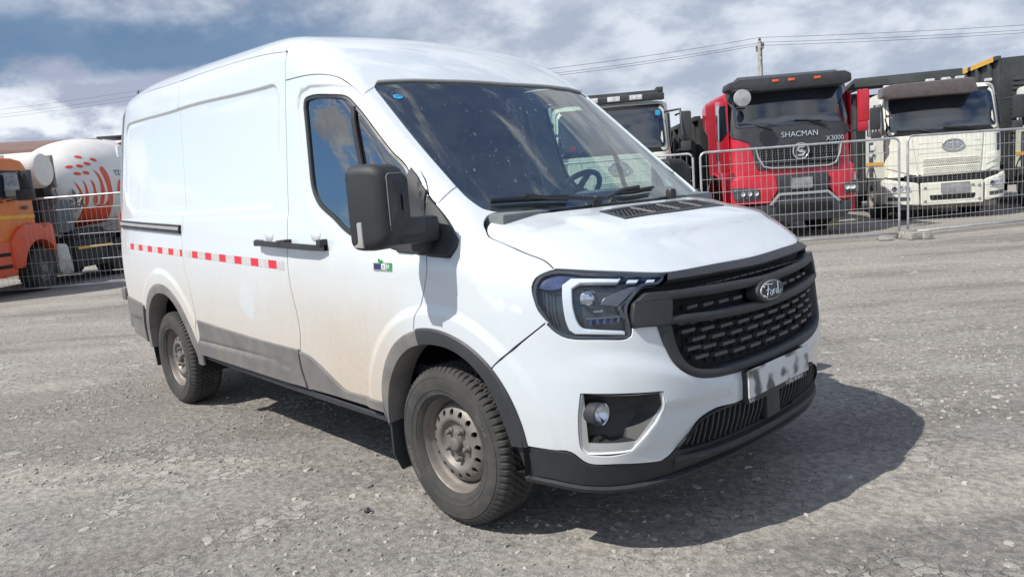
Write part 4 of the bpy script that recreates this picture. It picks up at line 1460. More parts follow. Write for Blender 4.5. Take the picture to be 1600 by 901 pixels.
# ---- badge: oval with script lettering
bc = np.array([.995, 0, .940])
bn = grad(FG, np.array([[.972, 0.0, .942]]))[0]
br = np.array([0, 1.0, 0])
bu = np.cross(bn, br)
badge_mount = None


def oval(name, a, b, d0, d1, mat, parent, n=40, dome=0.0):
    ang_ = np.linspace(0, 2 * math.pi, n, endpoint=False)
    base = bc + np.outer(np.cos(ang_) * a, br) + np.outer(np.sin(ang_) * b, bu)
    rings = [base + bn * d0, base + bn * (d1 - .003), bc + (base - bc) * .97 + bn * d1, bc + (base - bc) * .5 + bn * (d1 + dome * .75), bc + (base - bc) * .01 + bn * (d1 + dome)]
    return band(name, rings, mat, parent, angle=40)


emb = oval('emblem', .110, .050, -.045, .010, TRIM, van, dome=.003)
oval('emblem_rim', .093, .0395, .009, .0145, SILVER, emb, dome=0)
oval('emblem_face', .089, .0365, .012, .0155, GRILLE, emb, dome=.002)
strokes = [
    [(-.070, .016), (-.058, .024), (-.040, .025), (-.020, .022), (-.008, .020), (.000, .025)],
    [(-.036, .022), (-.040, .008), (-.048, -.010), (-.058, -.020), (-.068, -.020), (-.070, -.013)],
    [(-.056, .003), (-.044, .004), (-.032, .004), (-.026, .007)],
    [(-.018, -.001), (-.026, -.006), (-.028, -.014), (-.020, -.018), (-.012, -.013), (-.011, -.004), (-.018, -.001)],
    [(-.011, -.004), (-.004, -.001), (.001, .000), (.000, -.008), (-.002, -.016)], [(.001, -.003), (.007, .001), (.013, -.001)],
    [(.033, .000), (.024, -.003), (.019, -.010), (.022, -.017), (.030, -.016), (.036, -.008), (.040, .006), (.044, .022), (.048, .026)], [(.040, .006), (.038, -.008), (.041, -.017), (.050, -.014), (.060, -.006)],
]
for s_ in strokes:
    c3 = [(p[0] * 1.04, p[1] * 1.12, 0) for p in s_]
    P = spline(c3, .003)
    pts = [Vector(bc + br * p[0] + bu * p[1] + bn * .019) for p in P]
    bm = bmesh.new()
    b_tube(bm, pts, .0030, 6)
    link('emblem_script', bm_mesh('emblem_script', bm, smooth=True), CHROME, emb)

# ---- number plate (blurred characters) on its holder
def plate_mat():
    m, t, b, o = new_mat('number_plate_face')
    tc = t.node('ShaderNodeTexCoord').outputs['Object']
    x, y, z = t.xyz(tc)[0:3]
    f1 = t.noise(t.comb(0.0, t.math('MULTIPLY', y, 1.0), t.math('MULTIPLY', z, 1.3)), 9.0, 1.0, 0.3)
    f = t.step(f1, 0.47, 0.60)
    col = t.mix(f, (0.62, 0.63, 0.64, 1), (0.10, 0.105, 0.11, 1))
    t.put(b.inputs['Base Color'], col)
    b.inputs['Roughness'].default_value = 0.5
    return m


PLATE = plate_mat()
pl = prism('number_plate', [(-.262, .545), (.262, .545), (.262, .658), (-.262, .658)], 'x', 1.031, 1.037, PLATE, van, .002)
ph = prism('plate_holder', [(-.258, .520), (.258, .520), (.258, .650), (-.258, .650)], 'x', 1.0, 1.031, TRIM, van, .004)
text_mesh('plate_holder_print', '+7 (495) 150 50 33', .020, .0004, lambda u, v, w: Vector((1.0325 + w, u + .13, v + .5325)), WHITE, ph)
text_mesh('plate_holder_print', 'КАЗ', .020, .0004, lambda u, v, w: Vector((1.0325 + w, u - .235, v + .5325)), WHITE, ph)
for y_ in (-.335, .335):
    P = surf(FB, NOSEM, NOSEM.uv(np.array([(1.0, y_, .590)])))[0]
    lathe('parking_sensor', [(.0, .003), (.009, .003), (.0105, .001), (.012, .001), (.012, -.004)], 'x', PAINT, bumper, n=20, c=tuple(P))
P = surf(FB, NOSEM, NOSEM.uv(np.array([(.6, -.93, .60)])))[0]

# ---- headlights
hp = [(.550, -.931, 1.080), (.562, -.918, 1.110), (.602, -.878, 1.127), (.705, -.798, 1.112), (.784, -.710, 1.099), (.869, -.558, 1.078)]
hseg = [hp, [(.869, -.558, 1.078), (.876, -.572, 1.062)], [(.876, -.572, 1.062), (.872, -.600, 1.048), (.849, -.667, 1.048), (.845, -.695, 1.030)], [(.845, -.695, 1.030), (.833, -.738, .985), (.834, -.744, .960), (.842, -.741, .905), (.841, -.745, .873)], [(.838, -.752, .866), (.767, -.834, .872), (.700, -.888, .878)], [(.692, -.893, .878), (.659, -.913, .888), (.624, -.931, .914), (.599, -.940, .950), (.565, -.951, 1.005)], [(.565, -.951, 1.005), (.552, -.943, 1.045), (.550, -.931, 1.080)]]
hl_o = loop_of(hseg, .018)


def place(pts, off, s_):
    P = surf(FLOW, NOSEM, NOSEM.uv(np.array(pts, float)))
    return (P + grad(FLOW, P) * off) * np.array([1, s_, 1.0])


def hl_panel(name, segs, mat, parent, s_, off, depth, bev=.003, step=.03, **k):
    V, f, N = panel_mesh(name, FLOW, NOSEM, loop_of(segs, .012), off=off, depth=depth, gap=0, bev=bev, step=step, **k)
    S = np.array([1, s_, 1.0])
    if s_ < 0: f = [q[::-1] for q in f]
    return link(name, mesh_np(name, V * S, f, N * S), mat, parent)


drl = A('drl')
for s_ in (1, -1):
    S = np.array([1, s_, 1.0])
    V, f, N = panel_mesh('headlight', FLOW, NOSEM, hl_o, off=-.040, depth=.005, gap=-.001, step=.05)
    if s_ < 0: f = [q[::-1] for q in f]
    hlt = link('headlight', mesh_np('headlight', V * S, f, N * S), LAMPIN, van)
    L = surf(FLOW, NOSEM, NOSEM.uv(hl_o))
    Nl = grad(FLOW, L)
    L2, _ = inset(L, FLOW, NOSEM, .010)
    band('headlight_rim', [(L - Nl * .004) * S, (L2 - Nl * .006) * S, (L2 - Nl * .042) * S], LAMPIN, hlt)
    V, f, N = panel_mesh('headlight_lens', FLOW, NOSEM, hl_o, off=-.002, depth=.004, gap=.002, step=.03, skirt=False)
    if s_ < 0: f = [q[::-1] for q in f]
    link('headlight_lens', mesh_np('headlight_lens', V * S, f, N * S), LENS, hlt)
    # bluish upper and outer fascia
    hl_panel('headlight_fascia', [[(.572, -.915, 1.098), (.604, -.882, 1.116), (.705, -.802, 1.103), (.862, -.575, 1.072)], [(.85, -.615, 1.070), (.795, -.718, 1.088), (.69, -.835, 1.102), (.66, -.872, 1.095), (.642, -.893, 1.066), (.60, -.925, 1.062), (.562, -.938, 1.07)]], LAMPBLUE, hlt, s_, -.018, .02)
    hl_panel('light_guide', [drl[0:2], drl[1:3], drl[2:5] + [drl[5]], drl[5:7], drl[6:8], drl[8:10], drl[9:14] , drl[13:15], drl[14:16]], DRL, hlt, s_, -.007, .022, .005, .02)
    for k in ('drl2', 'drl3'):
        q = A(k)
        hl_panel('light_guide', [[q[0], q[1]], [q[1], q[2]], [q[2], q[3]], [q[3], q[0]]], DRL, hlt, s_, -.012, .015, .002, .02)
    q = A('chev')
    hl_panel('reflector_wing', [[q[0], q[1]], [q[1], q[2]], [q[2], q[3]], [q[3], q[4]], [q[4], q[0]]], LAMPGREY, hlt, s_, -.022, .02, .004, .02)
    hl_panel('inner_blade', [[(.850, -.655, 1.052), (.856, -.645, 1.052)], [(.822, -.760, .985), (.832, -.748, .940)], [(.826, -.756, .935), (.815, -.772, .980)]], LAMPIN, hlt, s_, -.010, .02, .002, .02)
    # low beam lens and the row of small optics
    c = place([(.735, -.832, 1.020)], -.030, s_)[0]
    lathe('projector', [(.0, .018), (.012, .016), (.024, .008), (.028, .0), (.033, .002), (.034, -.02)], 'x', CHROME, hlt, n=24, c=tuple(c))
    for k in range(5):
        c = place([(.742 + .017 * k, -.842 + .021 * k, .932 + .001 * k)], -.028, s_)[0]
        box('optic_cell', tuple(c), (.014, .016, .022), LAMPBLUE if k < 4 else LAMPGREY, hlt, .003)
    hl_panel('optic_shelf', [[(.735, -.860, .951), (.832, -.750, .951)], [(.833, -.749, .944), (.735, -.860, .944)]], LAMPGREY, hlt, s_, -.020, .02, .001, .02)
    # reflex studs on the outer flank
    bm = bmesh.new()
    for ci in range(4):
        for ri in range(17):
            z_ = .935 + ri * .0088
            x_ = .592 + ci * .0165 + (.035 * max(0, (.98 - z_)) / .05 * .45)
            p = place([(x_, -.95, z_)], -.034, s_)[0]
            b_box(bm, tuple(p), (.0035, .004, .0045 if ci in (1, 3) else .0018))
    link('reflex_studs', bm_mesh('reflex_studs', bm), REFLEX, hlt, kind='stuff')
    fr2 = on_surf(FLOW, place([(.762, -.822, .972)], 0, 1)[0], (.55, .83, 0), (0, 0, 1), -.030)
    if s_ == 1:
        text_mesh('headlight_print', 'Ford LED', .009, .0002, lambda u, v, w: fr2(u, v, w), WHITE, hlt)

# ---- wheel-arch trims, lower cladding, sill
for nm, fn, a0, a1 in (('front', af, 4, 183), ('rear', ar, 182, -3)):
    o = fn(0, a0, a1, 60)
    i = fn(1, a0, a1, 60)
    m = fn(.5, a0, a1, 60)
    m1 = fn(.12, a0, a1, 60)
    No, Ni = grad(F, o), grad(F, i)
    rings = [o + No * .004, o + No * .014, m1 + No * .022, m + No * .026, i + Ni * .026, i + (o - i) * -.06 + Ni * .018, i + (o - i) * -.08 - Ni * .10]
    for s_ in (1, -1):
        S = np.array([1, s_, 1.0])
        if nm == 'front':
            # split where the door ends
            k0 = int((a_d - a0) / (a1 - a0) * 59)
            for lo2, hi2, mt in ((0, k0 + 1, TRIM), (k0, 60, CLAD)):
                band('wheel_arch_trim', [r_[lo2:hi2] * S for r_ in rings], mt if s_ == 1 else TRIM, van, closed=False)
        else:
            band('wheel_arch_trim', [r_ * S for r_ in rings], CLAD, van, closed=False)
for cx, cz, rad, x1 in ((.03, .40, .455, 0), (-3.19, .40, .50, 0)):
    for s_ in (1, -1):
        bm = bmesh.new()
        b_lathe(bm, [(rad, s_ * -1.0 * .985), (rad + .02, s_ * -.80), (rad + .02, s_ * -.52), (0.01, s_ * -.52)], 'y', 28, (cx, 0, cz), a0=-.15, a1=math.pi + .15)
        link('wheel_liner', bm_mesh('wheel_liner', bm, smooth=True), BLACK, van)

cs = A('clad_s')
clad_s = loop_of([[(-2.585, -1.014, .713)] + cs[1:4], [(-1.182, -1.01, .655), (-1.183, -1.0, .55), (-1.160, -.995, .445)], [(-1.160, -.995, .445), (-2.62, -.995, .466)], [(-2.62, -1.0, .50), (-2.59, -1.01, .60), (-2.585, -1.014, .70)]], .025)


def FC(x, y, z):
    zg = .565 + .012 * (-x - 1.9)
    g = sm(.020, .0, np.abs(z - zg) - .0) * sm(-1.28, -1.34, x) * sm(-2.60, -2.55, x)
    lowr = sm(zg, zg - .02, z) * sm(-1.25, -1.36, x)
    return FR(x, y, z) + .006 * g - .006 * lowr


panel('side_cladding', FC, SIDE, clad_s, CLAD, van, mirror=True, off=.014, depth=.02, step=.02, bev=.004)
cd = A('clad_d')
clad_d = loop_of([cd[0:4], cd[3:6] + [cd[6]], [cd[6], cd[7]], [(-.397, -.991, .440), (-1.145, -.994, .448)], [(-1.145, -.994, .448), (-1.170, -1.004, .551), (-1.173, -1.012, .655)]], .025)
panel('door_cladding', FR, SIDE, clad_d, CLAD, van, mirror=True, off=.014, depth=.02, step=.03, bev=.004)
sill = loop_of([[(-2.67, -1, .452), (-1.9, -1, .444), (-1.154, -1, .430), (-.41, -1, .412)], [(-.43, -1, .378), (-1.152, -1, .388), (-1.9, -1, .405), (-2.62, -1, .425)]], .03)
panel('sill', F, SIDE, sill, TRIM, van, mirror=True, off=-.003, depth=.08, step=.04, bev=.008)
rb = loop_of([[(-4.20, -.96, .785), (-4.12, -.986, .778), (-3.66, -1.005, .745)], [(-3.70, -1, .66), (-3.745, -1, .55), (-3.755, -1, .44)], [(-3.755, -.98, .44), (-4.17, -.96, .47)], [(-4.20, -.95, .50), (-4.215, -.95, .78)]], .025)


def FRB(x, y, z):
    return FR(x, y, z) + .012 * sm(.64, .60, z) * sm(.45, .60, z + 0.0 * x) * sm(-3.76, -3.80, x)


panel('rear_bumper_corner', FRB, SIDE, rb, CLAD, van, mirror=True, off=.012, depth=.03, step=.025, bev=.004)
box('rear_bumper', (-4.29, 0, .62), (.16, 1.90, .26), CLAD, van, .03)
box('rear_bumper_step', (-4.26, -.955, .80), (.10, .09, .11), CLAD, van, .02)
box('rear_bumper_step', (-4.26, .955, .80), (.10, .09, .11), CLAD, van, .02)
box('floor_pan', (-1.75, 0, .46), (5.0, 1.70, .08), BLACK, van, .02)
box('engine_undertray', (.30, 0, .36), (1.10, 1.05, .10), BLACK, van, .03)
box('chassis_rail', (-1.7, -.45, .38), (3.6, .09, .12), BLACK, van, .01)
box('chassis_rail', (-1.7, .45, .38), (3.6, .09, .12), BLACK, van, .01)
tube('rear_axle', [(-3.3, -.8, .345), (-3.3, .8, .345)], .06, BLACK, van)

# ---- side rail, tape, handles, badge
for s_ in (1, -1):
    S = np.array([1, s_, 1.0])
    zl = lambda x: 1.343 + (-(x) - 2.716) * .0405
    t1 = np.linspace(-4.10, -2.715, 24)
    for dz, hh, dd, mt in ((.024, .007, .014, TRIM), (.006, .012, .020, SILVER), (-.018, .011, .016, TRIM)):
        P = surf(FR, SIDE, np.stack([t1, [zl(x) + dz - .02 for x in t1]], 1))
        u_ = np.array([0, 0, 1.0])
        o_ = np.array([0, -1.0, 0])
        band('door_rail', [(P + u_ * hh - o_ * .002) * S, (P + u_ * hh * .8 + o_ * dd) * S, (P - u_ * hh * .8 + o_ * dd) * S, (P - u_ * hh - o_ * .002) * S], mt, van, closed=False)
    # reflective tape: blocks laid end to end
    x = -3.985
    k = 0
    blocks = []
    while x < -1.235:
        w = .098 if k % 2 else .125
        if abs(x - -2.70) < .01: pass
        blocks.append((x, min(x + w, -1.225), k % 2))
        x += w
        k += 1
    for x0, x1, red in blocks:
        zc = lambda x: 1.116 + (x + 1.22) * -.0330
        if x0 < -2.692 < x1:
            x1a = -2.702
        else:
            x1a = x1 - .0006
        n = 4
        tt = np.linspace(x0, x1a, n)
        P = surf(FR, SIDE, np.stack([tt, [zc(q) + .0225 for q in tt]], 1))
        Q = surf(FR, SIDE, np.stack([tt, [zc(q) - .0225 for q in tt]], 1))
        o_ = np.array([0, -.0012, 0])
        band('reflective_tape', [(P + o_) * S, (Q + o_) * S], TAPER if red else TAPEW, van, closed=False)
    # twin handles: sliding door and front door, shells above and shaded scoops behind
    for x0, x1 in ((-1.500, -1.181), (-1.177, -.765)):
        zz = 1.232 + .028 * (-.95 - (x0 + x1) / 2) * .9 + (-.004 if x0 < -1.3 else .0085)
        P = surf(FR, SIDE, np.stack([np.linspace(x0, x1, 9), np.full(9, zz)], 1))
        y0 = P[:, 1]
        xs = P[:, 0]
        h_ = .0145
        out = np.interp(np.linspace(0, 1, 9), [0, .12, .3, .8, 1], [.024, .050, .053, .053, .052] if x0 < -1.3 else [.052, .053, .053, .050, .026])
        zz_ = 1.228 - .040 * (xs + 1.10)
        rg = []
        for a_, b_ in ((1, 0), (1, 1), (-1, 1), (-1, 0)):
            rg.append(np.stack([xs, y0 - out + (.020 if not b_ else 0), zz_ + a_ * h_ * (1 if b_ else .9)], 1) * S)
        hd_ = band('door_handle', [rg[0], rg[1], rg[2], rg[3], rg[0]], TRIM, van, closed=False, angle=80)
        for q in ((xs[0] + .02, y0[0]), (xs[-1] - .03, y0[-1])):
            box('handle_foot', (q[0], (q[1] - .015) * s_, zz), (.045, .05, .032), TRIM, hd_, .006)
    for xq in (-1.385, -.885):
        P = surf(FR, SIDE, np.array([(xq, 1.272)]))[0]
        o_ = lathe('handle_lock_cap', [(.0, .008), (.030, .007), (.040, .003), (.043, 0)], 'y', PAINT, van, n=20, c=(0, 0, 0))
        for v in o_.data.vertices:
            v.co = Vector((P[0] + v.co.x * 1.15, (P[1] - v.co.y) * s_, P[2] + v.co.z * .75))
# emission badge on the near door
bp = surf(FR, SIDE, np.array([(-.30, 1.134)]))[0]
fb = on_surf(FR, bp, (1, 0, 0), (0, 0, 1), .001)


def flat(name, pts, mat, parent, f, w=.002):
    bm = bmesh.new()
    lo = [bm.verts.new(f(a, b, 0)) for a, b in pts]
    hi = [bm.verts.new(f(a, b, w)) for a, b in pts]
    bm.faces.new(lo[::-1])
    bm.faces.new(hi)
    for i in range(len(pts)):
        j = (i + 1) % len(pts)
        bm.faces.new((lo[i], lo[j], hi[j], hi[i]))
    return link(name, bm_mesh(name, bm), mat, parent)


eb = flat('emission_badge', [(-.070, -.018), (.070, -.018), (.070, .018), (-.070, .018)], SILVER, van, fb, .003)
flat('badge_field', [(-.064, -.013), (.004, -.013), (-.008, .013), (-.064, .013)], NAVY, eb, fb, .0038)
flat('badge_leaf', [(-.020, .012), (-.030, .022), (-.028, .036), (-.014, .026), (-.006, .030), (.004, .022), (-.004, .010)], GREEN, eb, fb, .0042)
flat('badge_field', [(.036, -.016), (.068, -.016), (.068, .016), (.036, .016)], GREEN, eb, fb, .0036)
text_mesh('badge_letters', 'VI', .028, .0004, lambda u, v, w: fb(u + .044, v, w + .004), WHITE, eb)
for q in ([(-.006, -.010), (.022, -.010), (.022, .011), (-.006, .011)],):
    flat('badge_character', q, WHITE, eb, fb, .0042)
    flat('badge_character', [(-.001, -.006), (.017, -.006), (.017, -.002), (-.001, -.002)], NAVY, eb, fb, .0048)
    flat('badge_character', [(-.001, .002), (.017, .002), (.017, .006), (-.001, .006)], NAVY, eb, fb, .0048)

# ---- mirror mounts and mirrors
sf = A('sail_f')
sf_o = loop_of([[(-.055, -.927, 1.432), (.012, -.927, 1.380), (.108, -.938, 1.296), (.163, -.954, 1.247)], [(.163, -.954, 1.247), (.172, -.976, 1.213), (.157, -.999, 1.178)], [(.155, -1.0, 1.176), (.020, -1.003, 1.182)], [(.012, -1.0, 1.19), (-.036, -.966, 1.314), (-.055, -.93, 1.42)]], .02)
panel('mirror_base_wing', FR, RADL, sf_o, CLADF, van, mirror=True, off=.022, depth=.03, bev=.010, step=.02, gap=0)
sd_o = loop_of([[(-.188, -.917, 1.556), (-.13, -.92, 1.505), (-.072, -.925, 1.450)], [(-.068, -.942, 1.416), (-.046, -.966, 1.314), (.002, -1.003, 1.188)], [(0, -1.003, 1.186), (-.20, -1.008, 1.196)], [(-.20, -1.0, 1.2), (-.205, -.975, 1.345), (-.188, -.917, 1.55)]], .02)
panel('mirror_base_door', FR, SIDE, sd_o, CLADF, van, mirror=True, off=.012, depth=.03, bev=.006, step=.02, gap=0)


def rrect(w, h, r, n=6):
    out = []
    for cx, cy, a0 in ((w - r, h - r, 0), (-w + r, h - r, 90), (-w + r, -h + r, 180), (w - r, -h + r, 270)):
        for k in range(n + 1):
            a = R(a0 + 90 * k / n)
            out.append((cx + r * math.cos(a), cy + r * math.sin(a)))
    return out


for s_ in (1, -1):
    # shell: rounded box whose face looks backwards, bulging forwards; axis along x
    cx, cy, cz = (.015, -1.222, 1.402) if s_ == 1 else (-.175, -1.055, 1.375)
    prof = [(-.085, .93, .90), (-.080, .985, .975), (-.05, 1.0, 1.0), (.0, 1.0, 1.0), (.045, .96, .97), (.080, .84, .88), (.098, .60, .70), (.104, .2, .3)]
    base = rrect(.083, .167, .042)
    rings = []
    yaw = R(12) if s_ == 1 else R(-78)
    for dx, sy, sz in prof:
        ring = []
        for a_, b_ in base:
            lx, ly, lz = dx, a_ * sy, b_ * sz
            lx2 = lx * math.cos(yaw) - ly * math.sin(yaw)
            ly2 = lx * math.sin(yaw) + ly * math.cos(yaw)
            ring.append((cx + lx2, (cy + ly2) * s_, cz + lz))
        rings.append(np.array(ring))
    mh = band('door_mirror', rings, CLADF, van, angle=50)
    fv = np.vstack([rings[0], rings[0].mean(0)[None]])
    n = len(rings[0])
    link('mirror_glass', mesh_np('mirror_glass', fv, [(i, (i + 1) % n, n) for i in range(n)]), CHROME, mh)
    fv = np.vstack([rings[-1], rings[-1].mean(0)[None]])
    link('mirror_nose', mesh_np('mirror_nose', fv, [(i, (i + 1) % n, n) for i in range(n)]), CLADF, mh)
    # smooth cap standing proud of the grained shell
    capb = rrect(.056, .112, .026)
    rg = []
    for dx, sc in ((.070, 1.06), (.112, 1.0), (.117, .95), (.119, .3)):
        ring = []
        for a_, b_ in capb:
            ly, lz = (a_ * sc + .010), (b_ * sc + .012)
            lx = dx - .02 * (b_ / .118) ** 2
            ring.append((cx + lx * math.cos(yaw) - ly * math.sin(yaw), (cy + lx * math.sin(yaw) + ly * math.cos(yaw)) * s_, cz + lz))
        rg.append(np.array(ring))
    cp_ = band('mirror_cap', rg, TRIM, mh, angle=50)
    tube('cap_edge_highlight', rg[1], .0032, CLAD, cp_, n=5, closed=True)  # paler ring stands in for the highlight along the cap's edge
    if s_ == -1:
        box('mirror_foot', (.0, 1.005, 1.275), (.11, .07, .150), CLADF, mh, .02)
        continue
    box('mirror_arm', (cx + .045, s_ * -1.090, 1.300), (.080, .20, .105), CLADF, mh, .02)
    box('mirror_arm_cover', (cx + .052, s_ * -1.14, 1.318), (.082, .15, .072), TRIM, mh, .014)
    box('mirror_foot', (.0, s_ * -1.005, 1.275), (.11, .07, .150), CLADF, mh, .02)
    box('mirror_indicator', (cx - .03, s_ * -1.306, 1.300), (.07, .012, .10), plain('indicator_lens', (.35, .34, .33), .3, coat=.6) if s_ == 1 else MATS['indicator_lens'], mh, .006)

# ---- wipers
wp = lambda pts, h: [Vector(p) for p in (lambda Q: Q + grad(F, Q) * h)(surf(F, RADL, RADL.uv(spline(pts, .04))))]
for name, pts in (('wiper', [(.145, -.765, 1.385), (.205, -.60, 1.375), (.270, -.40, 1.358)]), ('wiper', [(.300, -.12, 1.352), (.305, .02, 1.36), (.29, .19, 1.365)])):
    w = tube(name, wp(pts, .022), .007, WIPER, van, n=6)
    tube('wiper_blade', wp(pts, .006), .006, WIPER, w, n=5)
    e = wp(pts, .03)
    k = len(e) // 2
tube('wiper_arm', wp([(.20, -.61, 1.375), (.25, -.52, 1.358), (.335, -.28, 1.338)], .035), .009, WIPER, van, n=6)
tube('wiper_arm', wp([(.30, .05, 1.358), (.31, -.10, 1.352), (.345, -.28, 1.336)], .035), .009, WIPER, van, n=6)
for y_ in (-.28, .30):
    lathe('wiper_spindle', [(.0, .03), (.02, .028), (.026, .015), (.026, -.02)], 'z', WIPER, van, n=14, c=(.335, y_, 1.345))

# ---- cab interior
def sheet(name, pts, mat, parent):
    bm = bmesh.new()
    bm.faces.new([bm.verts.new(p) for p in pts])
    return link(name, bm_mesh(name, bm), mat, parent)


box('bulkhead', (-1.36, 0, 1.30), (.04, 1.72, 1.75), INNER, van, .01)
box('cab_floor', (-.6, 0, .62), (1.5, 1.70, .06), INNER, van, .01)
box('headlining', (-1.02, 0, 2.07), (.62, 1.45, .03), INNER, van, .01)
# dashboard top follows the glass
dpts = [(.27, 1.335), (.05, 1.345), (-.10, 1.330), (-.20, 1.27), (-.24, 1.12), (-.22, .80), (.10, .70), (.27, .9)]
prism('dashboard', dpts, 'y', -.80, .80, DASH, van, .02)
prism('instrument_cowl', [(.0, 1.335), (-.16, 1.395), (-.24, 1.385), (-.22, 1.25), (0, 1.25)], 'y', .22, .62, DASH, van, .02)
sw = Vector((-.40, .40, 1.36))
ax = Vector((-.72, 0, .69)).normalized()
s1 = Vector((0, 1, 0))
s2 = ax.cross(s1)
wheel_ring = tube('steering_wheel', [sw + (s1 * math.cos(a) + s2 * math.sin(a)) * .185 for a in np.linspace(0, 2 * math.pi, 33)[:-1]], .016, SEAT, van, n=8, closed=True)
tube('steering_wheel_spoke', [sw + s1 * .18, sw - s1 * .18], .018, SEAT, wheel_ring)
tube('steering_wheel_spoke', [sw, sw - s2 * .18], .018, SEAT, wheel_ring)
tube('steering_column', [sw, sw - ax * .30], .04, SEAT, wheel_ring)
for y_ in (-.56, -.10, .42):
    st_ = box('seat', (-.78, y_, 1.02), (.46, .44, .16), SEAT, van, .05)
    rot = Matrix.Rotation(R(-12), 3, 'Y')
    box('seat_backrest', (-1.04, y_, 1.36), (.13, .44, .66), SEAT, st_, .05, rot=rot)
    box('headrest', (-1.12, y_, 1.77), (.09, .25, .19), SEAT, st_, .04, rot=rot)
    for q in (-.06, .06):
        tube('headrest_post', [(-1.09, y_ + q, 1.64), (-1.11, y_ + q, 1.70)], .007, SILVER, st_, n=6)
box('rear_view_mirror', (-.36, .0, 1.86), (.03, .24, .07), SEAT, van, .012)

# ---- wheels
def tyre_mesh():
    Rr, W, ri = .356, .125, .213
    # half section from inner bead to centre: (radius, y offset from wheel plane, outwards negative)
    prof = [(.210, .092), (.222, .104), (.232, .110), (.2335, .1125), (.237, .1125), (.2385, .1125), (.255, .1185), (.2565, .1205), (.2585, .1205), (.260, .1190), (.275, .121), (.300, .120), (.309, .1178), (.3105, .1195), (.3135, .1185), (.315, .1155), (.322, .113), (.333, .106), (.340, .101), (.347, .096), (.352, .088), (.355, .07)]
    tread = [(Rr, y) for y in np.linspace(.06, -.06, 13)]
    full_ = prof + tread + [(r, -y) for r, y in prof[::-1]]
    n = 420
    a = np.arange(n) * 2 * math.pi / n
    V = []
    ph = np.arange(n)
    for r, y in full_:
        rad = np.full(n, r)
        t = y / .101
        if r > .338:
            grp = 6
            # shoulder blocks
            if abs(y) >= .065:
                g = (((ph + (3 if y > 0 else 0)) % grp) < 2)
                rad = rad - np.where(g, .0085 if r < .3535 else .0085, 0)
            else:
                # circumferential zigzag grooves
                zz = .006 * np.sign(np.sin(a * 70))
                yy = y + zz
                for g0 in (-.033, .0, .033):
                    rad = np.where(np.abs(yy - g0) < .0055, Rr - .009, rad)
                g = ((ph + int(round(y * 160))) % 6) < 1
                rad = rad - np.where(g, .007, 0)
        elif r > .325:
            g = ((ph % 6) < 2)
            rad = rad - np.where(g, .004, 0)
        elif .245 < r < .30 and False:
            pass
        V.append(np.stack([rad * np.cos(a), np.full(n, y), rad * np.sin(a)], 1))
    Fq = []
    for i in range(len(full_) - 1):
        for k in range(n):
            k2 = (k + 1) % n
            Fq.append((i * n + k, (i + 1) * n + k, (i + 1) * n + k2, i * n + k2))
    V = np.vstack(V)
    # flatten slightly on the ground
    V[:, 2] = np.where(V[:, 2] < -.345, -.345 + (V[:, 2] + .345) * .2, V[:, 2])
    me = mesh_np('tyre', V, Fq)
    me.set_sharp_from_angle(angle=R(28))
    return me


